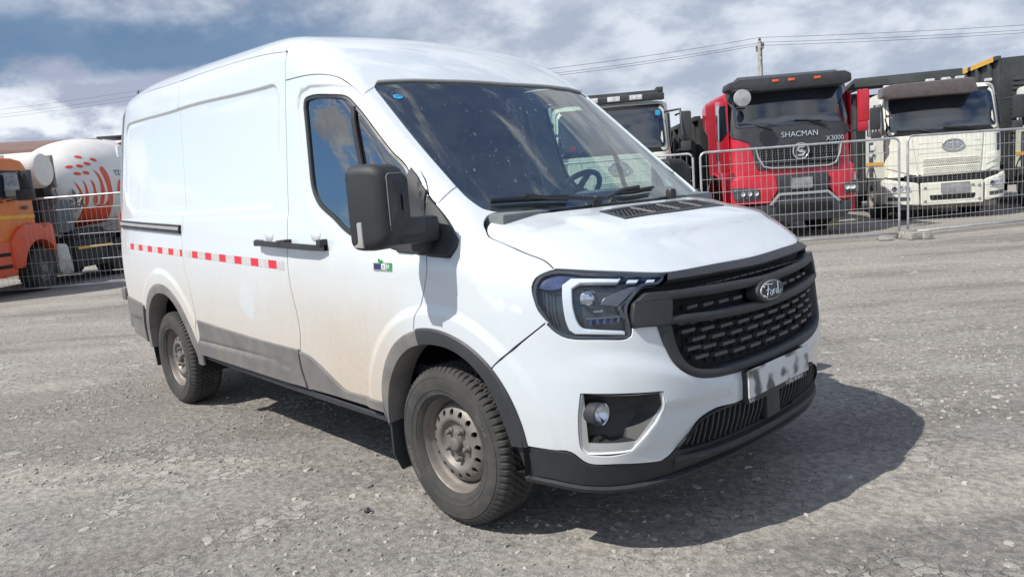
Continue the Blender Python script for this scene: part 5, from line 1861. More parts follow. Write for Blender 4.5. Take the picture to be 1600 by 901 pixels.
def rim_mesh():
    """pressed steel wheel, outer face towards -y: barrel by lathe, disc cut with round hand holes"""
    bm = bmesh.new()
    b_lathe(bm, [(.2150, -.094), (.2200, -.099), (.2215, -.093), (.214, -.090), (.2075, -.082), (.2035, -.060), (.196, -.045), (.186, -.034), (.183, .02), (.200, .07), (.215, .098)], 'y', 72)
    V = []
    # disc surface y(r)
    yr = pchip([.03, .050, .062, .085, .098, .106, .118, .150, .168, .180, .186], [-.058, -.058, -.052, -.050, -.060, -.071, -.075, -.066, -.050, -.028, -.015])
    def C(r, n, ph=0): return [(r * math.cos(2 * math.pi * k / n + ph), r * math.sin(2 * math.pi * k / n + ph)) for k in range(n)]
    outer, inner = C(.186, 96), C(.030, 24)
    holes = []
    for k in range(16):
        a = 2 * math.pi * (k + .5) / 16
        c = (.1435 * math.cos(a), .1435 * math.sin(a))
        holes.append([(c[0] + (.0145 * math.cos(q)) * math.cos(a) - .0125 * math.sin(q) * math.sin(a), c[1] + .0145 * math.cos(q) * math.sin(a) + .0125 * math.sin(q) * math.cos(a)) for q in np.linspace(0, 2 * math.pi, 15)[:-1]])
    pts = outer + inner
    ed = [(i, (i + 1) % 96) for i in range(96)] + [(96 + i, 96 + (i + 1) % 24) for i in range(24)]
    b0 = len(pts)
    for h in holes:
        m = len(h)
        ed += [(b0 + i, b0 + (i + 1) % m) for i in range(m)]
        pts += h
        b0 += m
    ring_pts = []
    for r, n in ((.04, 30), (.05, 36), (.057, 36), (.064, 40), (.075, 44), (.086, 48), (.092, 52), (.098, 56), (.102, 60), (.107, 60), (.113, 60), (.120, 64), (.126, 64), (.163, 80), (.170, 84), (.176, 90), (.181, 90)):
        ring_pts += C(r, n, .01)
    hp_ = np.array([p for h in holes for p in h])
    rp = [p for p in ring_pts if np.hypot(hp_[:, 0] - p[0], hp_[:, 1] - p[1]).min() > .003]
    pts2 = [Vector(p) for p in pts + rp]
    r = delaunay_2d_cdt(pts2, ed, [], 0, 1e-8)
    VV = np.array([[v.x, v.y] for v in r[0]])
    FF = np.array(r[2])
    cen = VV[FF].mean(1)
    rc_ = np.hypot(cen[:, 0], cen[:, 1])
    keep = (rc_ < .1862) & (rc_ > .0295)
    for h in holes: keep &= ~inside(np.array(h), cen)
    rr_ = np.hypot(VV[:, 0], VV[:, 1])
    yy = yr(rr_)
    vs = [bm.verts.new((VV[i, 0], yy[i], VV[i, 1])) for i in range(len(VV))]
    for f in FF[keep]:
        bm.faces.new([vs[int(i)] for i in f])
    # rolled edge of each hand hole
    for h in holes:
        m = len(h)
        A_ = [bm.verts.new((p[0], float(yr(np.array([math.hypot(*p)]))[0]), p[1])) for p in h]
        B_ = [bm.verts.new((p[0], float(yr(np.array([math.hypot(*p)]))[0]) + .010, p[1])) for p in h]
        for i in range(m):
            bm.faces.new((A_[i], A_[(i + 1) % m], B_[(i + 1) % m], B_[i]))
    for v in [v for v in bm.verts if not v.link_faces]: bm.verts.remove(v)
    me = bpy.data.meshes.new('rim')
    bm.to_mesh(me)
    bm.free()
    me.polygons.foreach_set('use_smooth', [True] * len(me.polygons))
    me.set_sharp_from_angle(angle=R(42))
    me.materials.append(RIM)
    return me


TM = tyre_mesh()
TM.materials.append(TYRE)
RM = rim_mesh()
bmh = bmesh.new()
b_lathe(bmh, [(.0, -.086), (.018, -.087), (.030, -.083), (.034, -.077), (.036, -.058), (.046, -.052), (.050, -.04)], 'y', 30)
HM = bm_mesh('hub', bmh, angle=40)
HM.materials.append(HUB)
bmh = bmesh.new()
b_lathe(bmh, [(.0, -.083), (.007, -.083), (.0115, -.078), (.0125, -.064), (.017, -.060), (.018, -.048)], 'y', 12)
SM_ = bm_mesh('wheel_nut', bmh, angle=40)
SM_.materials.append(HUB)
bmh = bmesh.new()
b_lathe(bmh, [(.150, .02), (.150, .05)], 'y', 32, cap=True)
DM = bm_mesh('brake_disc', bmh, angle=40)
DM.materials.append(BLACK)
L_ = {}
for k, (x, s_, phi) in enumerate(((0, 1, .5), (-3.3, 1, 1.15), (0, -1, .2), (-3.3, -1, 2.2))):
    w = link('wheel', RM, None, van)
    w.location = (x, s_ * -.862, .3475)
    w.rotation_euler = (0, phi * (1 if s_ > 0 else -1), math.pi if s_ < 0 else 0)
    for nm, me in (('tyre', TM), ('hub', HM), ('brake_disc', DM)):
        o = link(nm, me, None, w)
        if nm == 'tyre': o.rotation_euler = (0, -phi * (1 if s_ > 0 else -1), 0)
    for q in range(5):
        a = 2 * math.pi * (q + .25) / 5
        o = link('wheel_nut', SM_, None, w)
        o.location = (.066 * math.cos(a), 0, .066 * math.sin(a))
    if s_ == 1:
        for txt, a0, rad, sz in (('NORDMAN C', 205, .283, .026), ('235/65 R16C', 30, .283, .018)):
            def mp_(u, v, wv, a0=a0, rad=rad):
                a = R(a0) - u / rad
                rr2 = rad + v
                yv = -.122 + (abs(rr2 - .285) ** 2) * 4
                return Vector((rr2 * math.cos(a), yv - wv, rr2 * math.sin(a)))
            text_mesh('tyre_lettering', txt, sz, .0012, mp_, TYREL, w).rotation_euler = (0, -phi, 0)
# mud flaps
prism('mud_flap', [(-1.0, .44), (-.78, .44), (-.77, .25), (-.80, .16), (-.96, .15), (-1.0, .24)], 'x', -.40, -.385, CLADF, van, .004)
prism('mud_flap', [(1.0, .44), (.78, .44), (.77, .25), (.80, .16), (.96, .15), (1.0, .24)], 'x', -.40, -.385, CLADF, van, .004)
prism('mud_flap', [(-.99, .52), (-.76, .52), (-.76, .24), (-.97, .24)], 'x', -3.735, -3.722, CLADF, van, .004)
prism('mud_flap', [(.99, .52), (.76, .52), (.76, .24), (.97, .24)], 'x', -3.735, -3.722, CLADF, van, .004)


# ------------------------------------------------------------------ lorries behind the fence
RED = plain('lorry_red', (0.50, 0.012, 0.030), 0.32, coat=.5, var=.12, dust=.22, scale=4, dustcol=(.30, .16, .13))
CREAM = plain('lorry_cream', (0.72, 0.72, 0.62), 0.38, coat=.4, var=.07, dust=.24, scale=4, dustcol=(.46, .43, .36))
ORANGE = plain('lorry_orange', (0.72, 0.19, 0.035), 0.45, var=.08, dust=.15)
REDOR = plain('lorry_red_orange', (0.68, 0.09, 0.03), 0.45, var=.08, dust=.15)
ANTH = plain('lorry_anthracite', (0.040, 0.042, 0.048), 0.45, var=.15, dust=.2, dustcol=(.12, .115, .11))
BROWNV = plain('visor_brown', (0.105, 0.085, 0.085), 0.35, var=.15, coat=.3)
LGLASS = plain('lorry_glass', (0.012, 0.018, 0.030), 0.06, var=.3, scale=2, coat=1.0, spec=.9)
DUMP = plain('tipper_body', (0.045, 0.050, 0.052), 0.6, var=.25, scale=2, dust=.3, dustcol=(.14, .135, .12))
YELLOW = plain('marker_yellow', (0.75, 0.40, 0.02), 0.45)
DIRTBLK = plain('chassis_black', (0.018, 0.018, 0.019), 0.7, dust=.3, dustcol=(.09, .08, .07))
LTYRE = plain('lorry_tyre', (0.030, 0.029, 0.028), .9, dust=.5, dustcol=(.13, .115, .10))
LRIM = plain('lorry_rim', (0.18, 0.17, 0.16), .6, metal=.3, dust=.4)
DRUMW = plain('drum_white', (0.74, 0.72, 0.68), .42, var=.08, scale=1.2, dust=.25, dustcol=(.48, .44, .38))
DRUMR = plain('drum_red', (0.70, 0.085, 0.035), .42, var=.08, dust=.12, dustcol=(.5, .4, .34))
AMBER = plain('amber_lamp', (0.75, 0.12, 0.03), .25, coat=.6)
BLURP = plain('blurred_plate', (0.27, 0.27, 0.28), .5, var=.25, scale=6)
LAMPW = plain('lamp_white_glass', (0.62, 0.63, 0.62), .12, var=.3, scale=14, coat=1)
YARDPIPE = plain('pipework', (0.22, 0.20, 0.18), .6, var=.4, scale=8)


def lorry_wheel(name, x, y, r, w, parent, out=1, hub=LRIM):
    bm = bmesh.new()
    prof = [(r * .55, -.5 * w), (r * .62, -.52 * w), (r * .92, -.5 * w), (r * .985, -.42 * w)]
    n = 40
    b_lathe(bm, prof + [(r, -.30 * w), (r, 0), (r, .30 * w)] + [(a, -b) for a, b in prof[::-1]], 'y', n)
    o = link(name, bm_mesh(name, bm, angle=35), LTYRE, parent)
    o.location = (x, y, r)
    bm = bmesh.new()
    s = -out
    b_lathe(bm, [(r * .57, .50 * w * -s), (r * .54, .44 * w * -s), (r * .50, .20 * w * -s), (r * .34, .16 * w * -s), (r * .30, .34 * w * -s), (r * .20, .36 * w * -s), (r * .19, .50 * w * -s), (.01, .52 * w * -s)], 'y', 30)
    for k in range(10):
        a = 2 * math.pi * k / 10
        b_box(bm, (r * .26 * math.cos(a), .38 * w * -s, r * .26 * math.sin(a)), (.03, .05, .03))
    link('rim', bm_mesh('rim', bm, angle=35), hub, o)
    # tread lugs
    bm = bmesh.new()
    for k in range(36):
        a = 2 * math.pi * k / 36
        for q in (-1, 1):
            rot = Matrix.Rotation(-a, 3, 'Y') @ Matrix.Rotation(q * .3, 3, 'X')
            b_box(bm, (math.cos(a) * r, q * w * .26, math.sin(a) * r), (.03, w * .38, r * .10), 0, rot)
    link('tread', bm_mesh('tread', bm), LTYRE, o, kind='stuff')
    return o


def make_face(xf, w, rc, crown=.05):
    """front skin of a cab: x as a function of height, with rounded corners"""
    def Fn(x, y, z):
        ay = np.abs(y)
        e = np.clip(ay - (w - rc), 0, rc * .9999)
        return x - (xf(z) - crown * ay ** 2 - (rc - np.sqrt(np.maximum(rc * rc - e * e, 0))))
    return Fn


FRONT = Map('front', (0, 0, 0))


def yz(pts): return [(0.0, float(a), float(b)) for a, b in pts]


def poly_loop(pts, ds=.12, rnd=0.0):
    """closed outline in (y,z); corners rounded by rnd"""
    P = [np.array(p, float) for p in pts]
    n = len(P)
    segs = []
    if rnd <= 0:
        return loop_of([yz([P[i], P[(i + 1) % n]]) for i in range(n)], ds)
    out = []
    for i in range(n):
        a, b, c = P[i - 1], P[i], P[(i + 1) % n]
        d1, d2 = (a - b), (c - b)
        k = min(rnd, np.linalg.norm(d1) * .45, np.linalg.norm(d2) * .45)
        p0, p1 = b + d1 / np.linalg.norm(d1) * k, b + d2 / np.linalg.norm(d2) * k
        for t in np.linspace(0, 1, 5):
            out.append((1 - t) ** 2 * p0 + 2 * t * (1 - t) * b + t * t * p1)
    o = []
    for i in range(len(out)):
        a, b = out[i], out[(i + 1) % len(out)]
        m = max(int(np.linalg.norm(b - a) / ds), 1)
        for t in range(m): o.append(a + (b - a) * t / m)
    return np.array([(0, q[0], q[1]) for q in o])


def fpanel(name, Fn, pts, mat, parent, off=.01, depth=.03, rnd=.03, bev=.008, holes=(), step=.14):
    return panel(name, Fn, FRONT, poly_loop(pts, .10, rnd), mat, parent, off=off, depth=depth, bev=bev, gap=0, step=step, holes=holes)


def cab_shell(name, xf, w, L, rc, z0, z1, mat, parent, crown=.05, wf=None, roof=.10):
    """body of a cab: rings of a rounded plan, closed by a crowned roof"""
    rings = []
    zs = list(np.linspace(z0, z1 - .12, 12)) + [z1 - .06, z1 - .02, z1]
    Fn = make_face(xf, w, rc, crown)
    for i, z in enumerate(zs):
        k = {len(zs) - 3: .015, len(zs) - 2: .06, len(zs) - 1: .16}.get(i, 0.0)
        ww = (w - k) * (wf(z) if wf else 1)
        pts = []
        for a in np.linspace(-1, 1, 25):
            y = math.sin(a * math.pi / 2) * ww * .9995
            ay = abs(y)
            e = max(ay - (ww - rc), 0)
            x = float(xf(np.array([z]))[0]) - k - crown * ay ** 2 - (rc - math.sqrt(max(rc * rc - e * e, 0)))
            pts.append((x, y, z))
        pts += [(-L + k, ww, z), (-L + k, -ww, z)]
        rings.append(np.array(pts))
    c = rings[-1].mean(0)
    rings.append(c + (rings[-1] - c) * .5 + np.array([0, 0, roof * .25]))
    rings.append(c + (rings[-1] - c) * .02 + np.array([0, 0, roof * .28]))
    return band(name, rings, mat, parent, angle=30), Fn


def grid_mesh(name, y0, y1, z0, z1, ny_, nz_, Fn, mat, parent, off=.0, th=.006, zig=False):
    """pierced mesh insert of a radiator opening, one piece"""
    bm = bmesh.new()
    def pt(y, z):
        P = surf(Fn, FRONT, np.array([(y, z)]))[0]
        return Vector((P[0] + off, P[1], P[2]))
    for k in range(ny_ + 1):
        y = y0 + (y1 - y0) * k / ny_
        ks = np.linspace(0, 1, 5)
        b_tube(bm, [pt(y + (.02 if zig and int(q * 4) % 2 else 0), z0 + (z1 - z0) * q) for q in ks], th, 4)
    for k in range(nz_ + 1):
        z = z0 + (z1 - z0) * k / nz_
        b_tube(bm, [pt(y0 + (y1 - y0) * q, z) for q in np.linspace(0, 1, 7)], th * 1.3, 4)
    return link(name, bm_mesh(name, bm), mat, parent, kind='stuff')


def chassis(t, L, wheels, r=.52):
    box('chassis_frame', (-L / 2, 0, .85), (L, .9, .28), DIRTBLK, t, .02)
    for x in wheels:
        for s_ in (1, -1):
            lorry_wheel('wheel', x, s_ * 1.02, r, .36, t, s_)
        tube('axle', [(x, -1, r), (x, 1, r)], .09, DIRTBLK, t)
    box('engine_shade_box', (-1.05, 0, .78), (1.9, 1.5, .75), DIRTBLK, t, .05)  # black block added to stand in for the deep shade under the cab
    for s_ in (1, -1):
        box('side_tank', (-3.35, s_ * .92, .85), (1.5, .55, .62), DIRTBLK, t, .08)
        box('rear_mudguard', (wheels[1] + .8, s_ * 1.0, .75), (.04, .5, .9), DIRTBLK, t, .01)
    box('gearbox_shade_box', (-2.6, 0, 1.25), (.9, 1.6, .7), DIRTBLK, t, .05)  # another black block filling the shaded space under the lorry


def mirror_arm(t, x, y, z, s_, mat=ANTH, h=.42):
    tube('mirror_arm', [(x - .15, y - s_ * .12, z + h * .75), (x + .12, y, z + h * .80), (x + .12, y, z - .25), (x - .15, y - s_ * .12, z - .3)], .022, ANTH, t, n=6)
    m = box('door_mirror', (x + .12, y + s_ * .04, z + .18), (.11, .22, h), mat, t, .04)
    box('wide_angle_mirror', (x + .12, y + s_ * .03, z - .22), (.10, .20, .20), mat, t, .04)
    return m


def tipper(t, x0, x1, z0, z1, w, mat=DUMP, ribs=5, canopy=None):
    """open tipper body with ribbed sides and a sloping headboard"""
    bm = bmesh.new()
    b_prism(bm, [(x0, z0), (x0 + .15, z1), (x0 + .08, z1), (x0 - .07, z0)], 'y', -w, w)
    link('headboard', bm_mesh('headboard', bm), mat, t)
    for s_ in (1, -1):
        bm = bmesh.new()
        b_prism(bm, [(x0, z0), (x1, z0), (x1, z1), (x0 + .1, z1)], 'y', s_ * (w - .03), s_ * (w + .03))
        link('side_wall', bm_mesh('side_wall', bm), mat, t)
        for k in range(ribs):
            x = x0 + (x1 - x0) * (k + .5) / ribs
            box('side_rib', (x, s_ * (w + .08), (z0 + z1) / 2), (.14, .10, z1 - z0 - .05), mat, t, .02)
        box('top_rail', ((x0 + x1) / 2, s_ * (w + .05), z1 + .02), (abs(x1 - x0), .16, .12), mat, t, .02)
    box('tipper_floor', ((x0 + x1) / 2, 0, z0), (abs(x1 - x0), 2 * w, .12), mat, t, .01)
    for k in range(4):
        y = -w + 2 * w * (k + .5) / 4
        box('headboard_rib', (x0 + .03, y, (z0 + z1) / 2), (.10, .09, z1 - z0 - .1), mat, t, .01)
    if canopy:
        cx0, ya, yb, cz = canopy
        bm = bmesh.new()
        b_prism(bm, [(x0 + .1, cz - .06), (cx0, cz + .04), (cx0, cz + .12), (x0 + .1, cz + .06)], 'y', ya, yb)
        c = link('canopy', bm_mesh('canopy', bm), mat, t)
        box('canopy_front_beam', (cx0, (ya + yb) / 2, cz + .0), (.08, yb - ya, .20), mat, t, .02)
        for k in range(6):
            box('canopy_rib', ((x0 + cx0) / 2, ya + (yb - ya) * (k + .5) / 6, cz + .10), (abs(cx0 - x0) * .9, .06, .05), mat, c, .01)


# ---- red tipper
sh = thing('red_truck', 'red tipper lorry with a black grille and a black sun visor with orange lamps', 'truck', (-4.47, 11.78, 0), R(-47), 'heavy lorries parked behind the fence')
xs_ = pchip([.3, 1.0, 1.4, 2.0, 2.25, 2.6, 3.0, 3.2], [.08, .08, .03, -.02, -.05, -.14, -.26, -.34])
shell, FS = cab_shell('cab', xs_, 1.23, 2.15, .22, 1.15, 3.08, RED, sh, .06)
fpanel('windscreen', FS, [(-1.12, 2.28), (1.14, 2.26), (1.12, 2.98), (-1.10, 3.0)], LGLASS, sh, .022, .01, .10)
fpanel('windscreen_frame', FS, [(-1.20, 2.20), (1.22, 2.18), (1.21, 3.08), (-1.20, 3.08)], ANTH, sh, .014, .02, .06)
fpanel('front_panel', FS, [(-1.20, 2.22), (-1.17, 2.10), (-.86, 1.98), (-.72, 1.42), (.90, 1.38), (1.02, 1.98), (1.20, 2.08), (1.22, 2.20)], ANTH, sh, .03, .04, .03)
fpanel('grille_opening', FS, [(-.70, 1.86), (-.58, 1.50), (.82, 1.47), (.93, 1.84)], BLACK, sh, .036, .01, .03)
grid_mesh('grille_mesh', -.62, .86, 1.53, 1.82, 30, 6, FS, ANTH, sh, .05, .008, True)
cr0 = surf(FS, FRONT, np.array([(-.74, 1.88), (-.70, 1.66), (-.60, 1.47), (-.45, 1.43), (.15, 1.41), (.70, 1.41), (.84, 1.46), (.92, 1.64), (.96, 1.85)]))
tube('grille_chrome', cr0 + np.array([.05, 0, 0]), .020, SILVER, sh, n=6)
rg = [(.13 + .155 * math.cos(a), 1.735 + .155 * math.sin(a)) for a in np.linspace(0, 2 * math.pi, 29)[:-1]]
ex = float(surf(FS, FRONT, np.array([(.13, 1.735)]))[0][0]) + .085
em = tube('emblem', [(ex, a, b) for a, b in rg], .020, CHROME, sh, closed=True)
prism('emblem_plate', [((a - .13) * .86 + .13, (b - 1.735) * .86 + 1.735) for a, b in rg], 'x', ex - .03, ex - .005, ANTH, em)
for pts in ([(.205, 1.835), (.085, 1.835), (.045, 1.775), (.045, 1.735), (.175, 1.735), (.165, 1.765), (.085, 1.765), (.105, 1.80), (.190, 1.80)],
            [(.055, 1.635), (.175, 1.635), (.215, 1.695), (.215, 1.735), (.085, 1.735), (.095, 1.705), (.175, 1.705), (.155, 1.67), (.070, 1.67)]):
    prism('emblem_stroke', pts, 'x', ex - .005, ex + .015, CHROME, em)


def ontext(Fn, y0, z0, off):
    def f(u, v, w):
        P = surf(Fn, FRONT, np.array([(y0 + u, z0 + v)]))[0]
        return Vector((P[0] + off + w, P[1], P[2]))
    return f


t_ = text_mesh('front_lettering', 'SHACMAN', .155, .006, ontext(FS, .14, 2.075, .042), CHROME, sh)
t_ = text_mesh('front_lettering', 'X3000', .135, .006, ontext(FS, .84, 1.945, .042), CHROME, sh)
for s_, ya, yb in ((-1, -1.27, -.40), (1, 1.27, .66)):
    o_ = -s_
    fp = [(ya, 1.27), (yb, 1.22), (yb + .0 * s_, .98), (yb + .12 * s_, .72), (ya, .70)]
    if s_ < 0: fp = [(-1.25, 1.27), (-.38, 1.20), (-.36, .98), (-.52, .72), (-1.25, .74)]
    else: fp = [(.66, 1.20), (1.25, 1.25), (1.25, .74), (.86, .70), (.64, .98)]
    hc = fpanel('bumper_corner', FS, fp, RED, sh, .10, .10, .05, .02)
    hl = [(-1.17, 1.08), (-.72, 1.03), (-.72, .82), (-1.13, .80)] if s_ < 0 else [(.94, 1.03), (1.20, 1.08), (1.19, .82), (.94, .82)]
    h2 = fpanel('headlight', FS, hl, ANTH, hc, .125, .03, .04, .008)
    hl2 = [(y * .96 + (-.04 if s_ < 0 else .045), (z - .93) * .72 + .93) for y, z in hl]
    fpanel('headlight_glass', FS, hl2, LAMPIN, h2, .132, .02, .03, .006)
    for k in range(3):
        yl = (-1.06 + k * .13) if s_ < 0 else (1.0 + k * .07)
        P = surf(FS, FRONT, np.array([(yl, .95)]))[0]
        lathe('lamp_bowl', [(.0, .0), (.03, .006), (.042, .018), (.046, .02)], 'x', LAMPW, h2, n=12, c=(P[0] + .135, yl, .95))
box('bumper_centre', (.12, .13, 1.11), (.16, 1.02, .34), ANTH, sh, .04)
box('number_plate', (.215, .09, 1.11), (.012, .42, .23), BLURP, sh, .02)
prism('lower_bumper', [(-1.08, .68), (-.54, .70), (-.36, .95), (.62, .95), (.84, .70), (1.12, .68), (1.02, .42), (.80, .34), (-.75, .34), (-1.0, .45)], 'x', -.05, .20, ANTH, sh, .04)
prism('bumper_chrome_edge', [(-.56, .70), (-.36, .92), (.62, .92), (.86, .70), (.80, .68), (.60, .87), (-.34, .87), (-.50, .68)], 'x', .20, .225, SILVER, sh, .004)
box('fog_step', (.20, .13, .62), (.06, 1.1, .16), BLACK, sh, .02)
# visor with marker lamps
vs = [(-1.32, 3.02), (-1.30, 3.16), (-1.05, 3.22), (1.0, 3.24), (1.12, 3.18), (1.13, 3.02), (.95, 2.98), (-.6, 2.96), (-1.15, 2.98)]
prism('sun_visor', vs, 'x', -.30, .16, ANTH, sh, .05)
prism('visor_roof', [(-.30, 3.05), (.12, 3.16), (-.30, 3.32), (-1.0, 3.26), (-1.6, 3.12)], 'y', -1.0, 1.0, ANTH, sh, .05)
for y_ in (-.36, -.05, .45):
    box('marker_lamp', (.165, y_, 3.14), (.02, .13, .05), AMBER, sh, .01)
tube('visor_bracket', [(.0, -1.26, 2.96), (.24, -1.18, 3.00), (.24, -.85, 2.98)], .02, ANTH, sh)
lathe('kerb_mirror', [(0, -.06), (.12, -.05), (.17, -.01), (.16, .04), (0, .06)], 'x', plain('mirror_grey', (.36, .37, .38), .4), sh, n=20, c=(.33, -1.06, 2.84))
for y_, a in ((-.55, .5), (.55, .5)):
    P0 = surf(FS, FRONT, np.array([(y_ - .5, 2.34), (y_, 2.22)]))
    tube('wiper', [(P0[0][0] + .04, y_ - .5, 2.36), (P0[0][0] + .05, y_ + .05, 2.31)], .014, WIPER, sh)
    tube('wiper_arm', [(P0[0][0] + .05, y_ - .2, 2.33), (P0[1][0] + .06, y_ + .15, 2.20)], .012, WIPER, sh)
box('screen_sticker', (-.24, .95, 2.40), (.004, .12, .10), WHITE, sh, .001)
# near side of the cab
for s_ in (-1, 1):
    y_ = s_ * 1.232
    y2 = s_ * 1.255
    prism('side_window', [(-.22, 2.22), (-.30, 2.78), (-1.15, 2.84), (-1.18, 2.10), (-.75, 2.08)], 'y', min(y_, y2), max(y_, y2), LGLASS, sh, .01)
    prism('door', [(-.16, 1.45), (-.20, 2.86), (-1.30, 2.95), (-1.34, 1.40)], 'y', s_ * 1.225, s_ * 1.24, RED, sh, .01)
    box('door_handle', (-1.16, s_ * 1.26, 1.78), (.10, .04, .22), ANTH, sh, .015)
    prism('step_panel', [(-.1, 1.42), (-1.0, 1.42), (-1.12, 1.18), (-1.02, .45), (-.05, .45)], 'y', s_ * 1.08, s_ * 1.25, RED, sh, .03)
    arch = [(-1.0, 1.18)] + [(-1.62 + .62 * math.cos(a), .62 + .66 * math.sin(a)) for a in np.linspace(.3, math.pi - .1, 12)]
    arch2 = [(-1.62 + .78 * math.cos(a), .62 + .80 * math.sin(a)) for a in np.linspace(math.pi - .1, .3, 12)]
    prism('wheel_arch', arch + arch2, 'y', s_ * .95, s_ * 1.26, RED, sh, .015)
    prism('cab_deflector', [(-2.15, 2.2), (-2.15, 2.95), (-2.45, 3.05), (-2.95, 2.95), (-2.9, 2.45), (-2.5, 2.3)], 'y', s_ * .95, s_ * 1.20, RED, sh, .05)
    box('side_pillar', (-2.20, s_ * 1.15, 1.9), (.10, .14, 1.5), RED, sh, .03)
mirror_arm(sh, .02, 1.30, 2.35, 1, RED, .62)
chassis(sh, 7.5, (-1.62, -4.9, -6.2))
tipper(sh, -3.2, -7.8, 1.12, 2.75, 1.2)
for k, (x, y, z) in enumerate(((-2.5, -.9, 1.1), (-2.6, -.8, 1.6), (-2.45, -.6, 1.9), (-2.7, -1.0, .8))):
    tube('air_pipe', [(x, y, z - .5), (x + .15, y, z - .1), (x - .12, y + .1, z + .2), (x + .05, y + .1, z + .5)], .035, YARDPIPE, sh)
box('battery_box', (-2.75, -1.0, .75), (.6, .35, .5), YARDPIPE, sh, .03)
prism('tow_chock', [(1.06, .14), (1.16, .75), (1.0, .80), (.96, .30), (.84, .16), (.84, .10), (1.18, .10)], 'x', -.6, -.5, plain('timber', (.38, .30, .20), .8), sh)


def cream_cab(t, visor, number=True, lettering=True, emblem_y=.17, lamps_only=False):
    xf_ = pchip([.3, .95, 1.0, 1.5, 1.97, 2.3, 2.8, 3.0], [.06, .06, .03, .0, -.05, -.15, -.34, -.44])
    shell, Fc_ = cab_shell('cab', xf_, 1.20, 2.15, .20, 1.0, 3.02, CREAM, t, .06)
    fpanel('windscreen_frame', Fc_, [(-1.16, 1.93), (1.16, 1.93), (1.12, 2.92), (-1.12, 2.92)], BLACK, t, .002, .02, .12)
    fpanel('windscreen', Fc_, [(-1.10, 2.02), (1.10, 2.02), (1.06, 2.84), (-1.06, 2.84)], LGLASS, t, .008, .02, .12)
    # front flap with its pressed side pieces
    fl_ = fpanel('front_flap', Fc_, [(-.62, 1.92), (.80, 1.92), (.72, .99), (-.48, .99)], CREAM, t, .035, .03, .03)
    fpanel('corner_panel', Fc_, [(-1.17, 1.94), (-.66, 1.91), (-.52, .98), (-1.17, 1.22)], CREAM, t, .022, .03, .04)
    fpanel('corner_panel', Fc_, [(.84, 1.91), (1.18, 1.94), (1.18, 1.20), (.76, .98)], CREAM, t, .022, .03, .04)
    fpanel('corner_duct', Fc_, [(1.08, 1.84), (1.15, 1.84), (1.15, 1.38), (1.08, 1.36)], NAVY, t, .026, .02, .01)
    fpanel('corner_swage', Fc_, [(.86, 1.40), (1.14, 1.46), (1.14, 1.30), (.84, 1.16)], CREAM, t, .034, .03, .02)
    for z0, z1 in ((1.21, 1.38), (1.02, 1.19)):
        fpanel('vent_panel', Fc_, [(-.46, z1), (.72, z1), (.71, z0), (-.45, z0)], SILVER if False else CREAM, fl_, .045, .02, .02)
        bm = bmesh.new()
        for r_ in range(4):
            for k in range(30):
                y = -.42 + k * .0385 + (.019 if r_ % 2 else 0)
                if y > .70: continue
                P = surf(Fc_, FRONT, np.array([(y, z0 + .025 + r_ * (z1 - z0 - .05) / 3)]))[0]
                b_box(bm, (P[0] + .046, y, P[2]), (.008, .022, .020))
        link('vent_hole', bm_mesh('vent_hole', bm), YARDPIPE, fl_, kind='stuff')
    for z in (1.50, 1.72):
        P = surf(Fc_, FRONT, np.array([(-.52, z), (0, z), (.74, z)]))
        tube('flap_line', P + np.array([.036, 0, 0]), .006, SILVER, fl_, n=5)
    ex_ = float(surf(Fc_, FRONT, np.array([(emblem_y, 1.66)]))[0][0]) + .06
    cz_ = 1.655
    el = [(emblem_y + .215 * math.cos(a), cz_ + .125 * math.sin(a)) for a in np.linspace(0, 2 * math.pi, 33)[:-1]]
    e_ = tube('emblem', [(ex_, a, b) for a, b in el], .016, CHROME, t, closed=True)
    prism('emblem_plate', [((a - emblem_y) * .94 + emblem_y, (b - cz_) * .94 + cz_) for a, b in el], 'x', ex_ - .02, ex_ - .006, SILVER, e_)
    bars = [(-.02, -.10, .04, .20)]
    prism('emblem_stroke', [(emblem_y - .018, cz_ - .10), (emblem_y + .018, cz_ - .10), (emblem_y + .018, cz_ + .10), (emblem_y - .018, cz_ + .10)], 'x', ex_ - .006, ex_ + .010, CHROME, e_)
    for k, (zq, ln) in enumerate(((.045, .15), (.010, .175), (-.025, .14))):
        for s_ in (-1, 1):
            prism('emblem_stroke', [(emblem_y + s_ * .03, cz_ + zq), (emblem_y + s_ * ln, cz_ + zq + .012), (emblem_y + s_ * ln * .92, cz_ + zq - .012), (emblem_y + s_ * .03, cz_ + zq - .018)], 'x', ex_ - .006, ex_ + .010, CHROME, e_)
    # dark slot and bumper in three pieces
    box('radiator_slot', (-.02, .13, .93), (.10, 1.9, .20), BLACK, t, .01)
    grid_mesh('slot_mesh', -.55, .85, .88, .98, 26, 2, Fc_, ANTH, t, .0, .006)
    fb_ = fpanel('bumper', Fc_, [(-.50, .84), (.76, .84), (.76, .33), (-.50, .33)], CREAM, t, .10, .12, .03, .02)
    fpanel('bumper_slot', Fc_, [(-.33, .555), (.60, .555), (.57, .44), (-.31, .44)], BLACK, fb_, .106, .01, .03, .004)
    for q in ((-.42, .72), (.68, .72), (-.42, .42), (.68, .42), (.55, .74)):
        P = surf(Fc_, FRONT, np.array([q]))[0]
        lathe('bumper_bolt', [(0, .02), (.025, .016), (.035, 0)], 'x', YARDPIPE, fb_, n=10, c=(P[0] + .10, q[0], q[1]))
    box('number_plate', (.165, .19, .70), (.012, .58, .22), BLURP, t, .02)
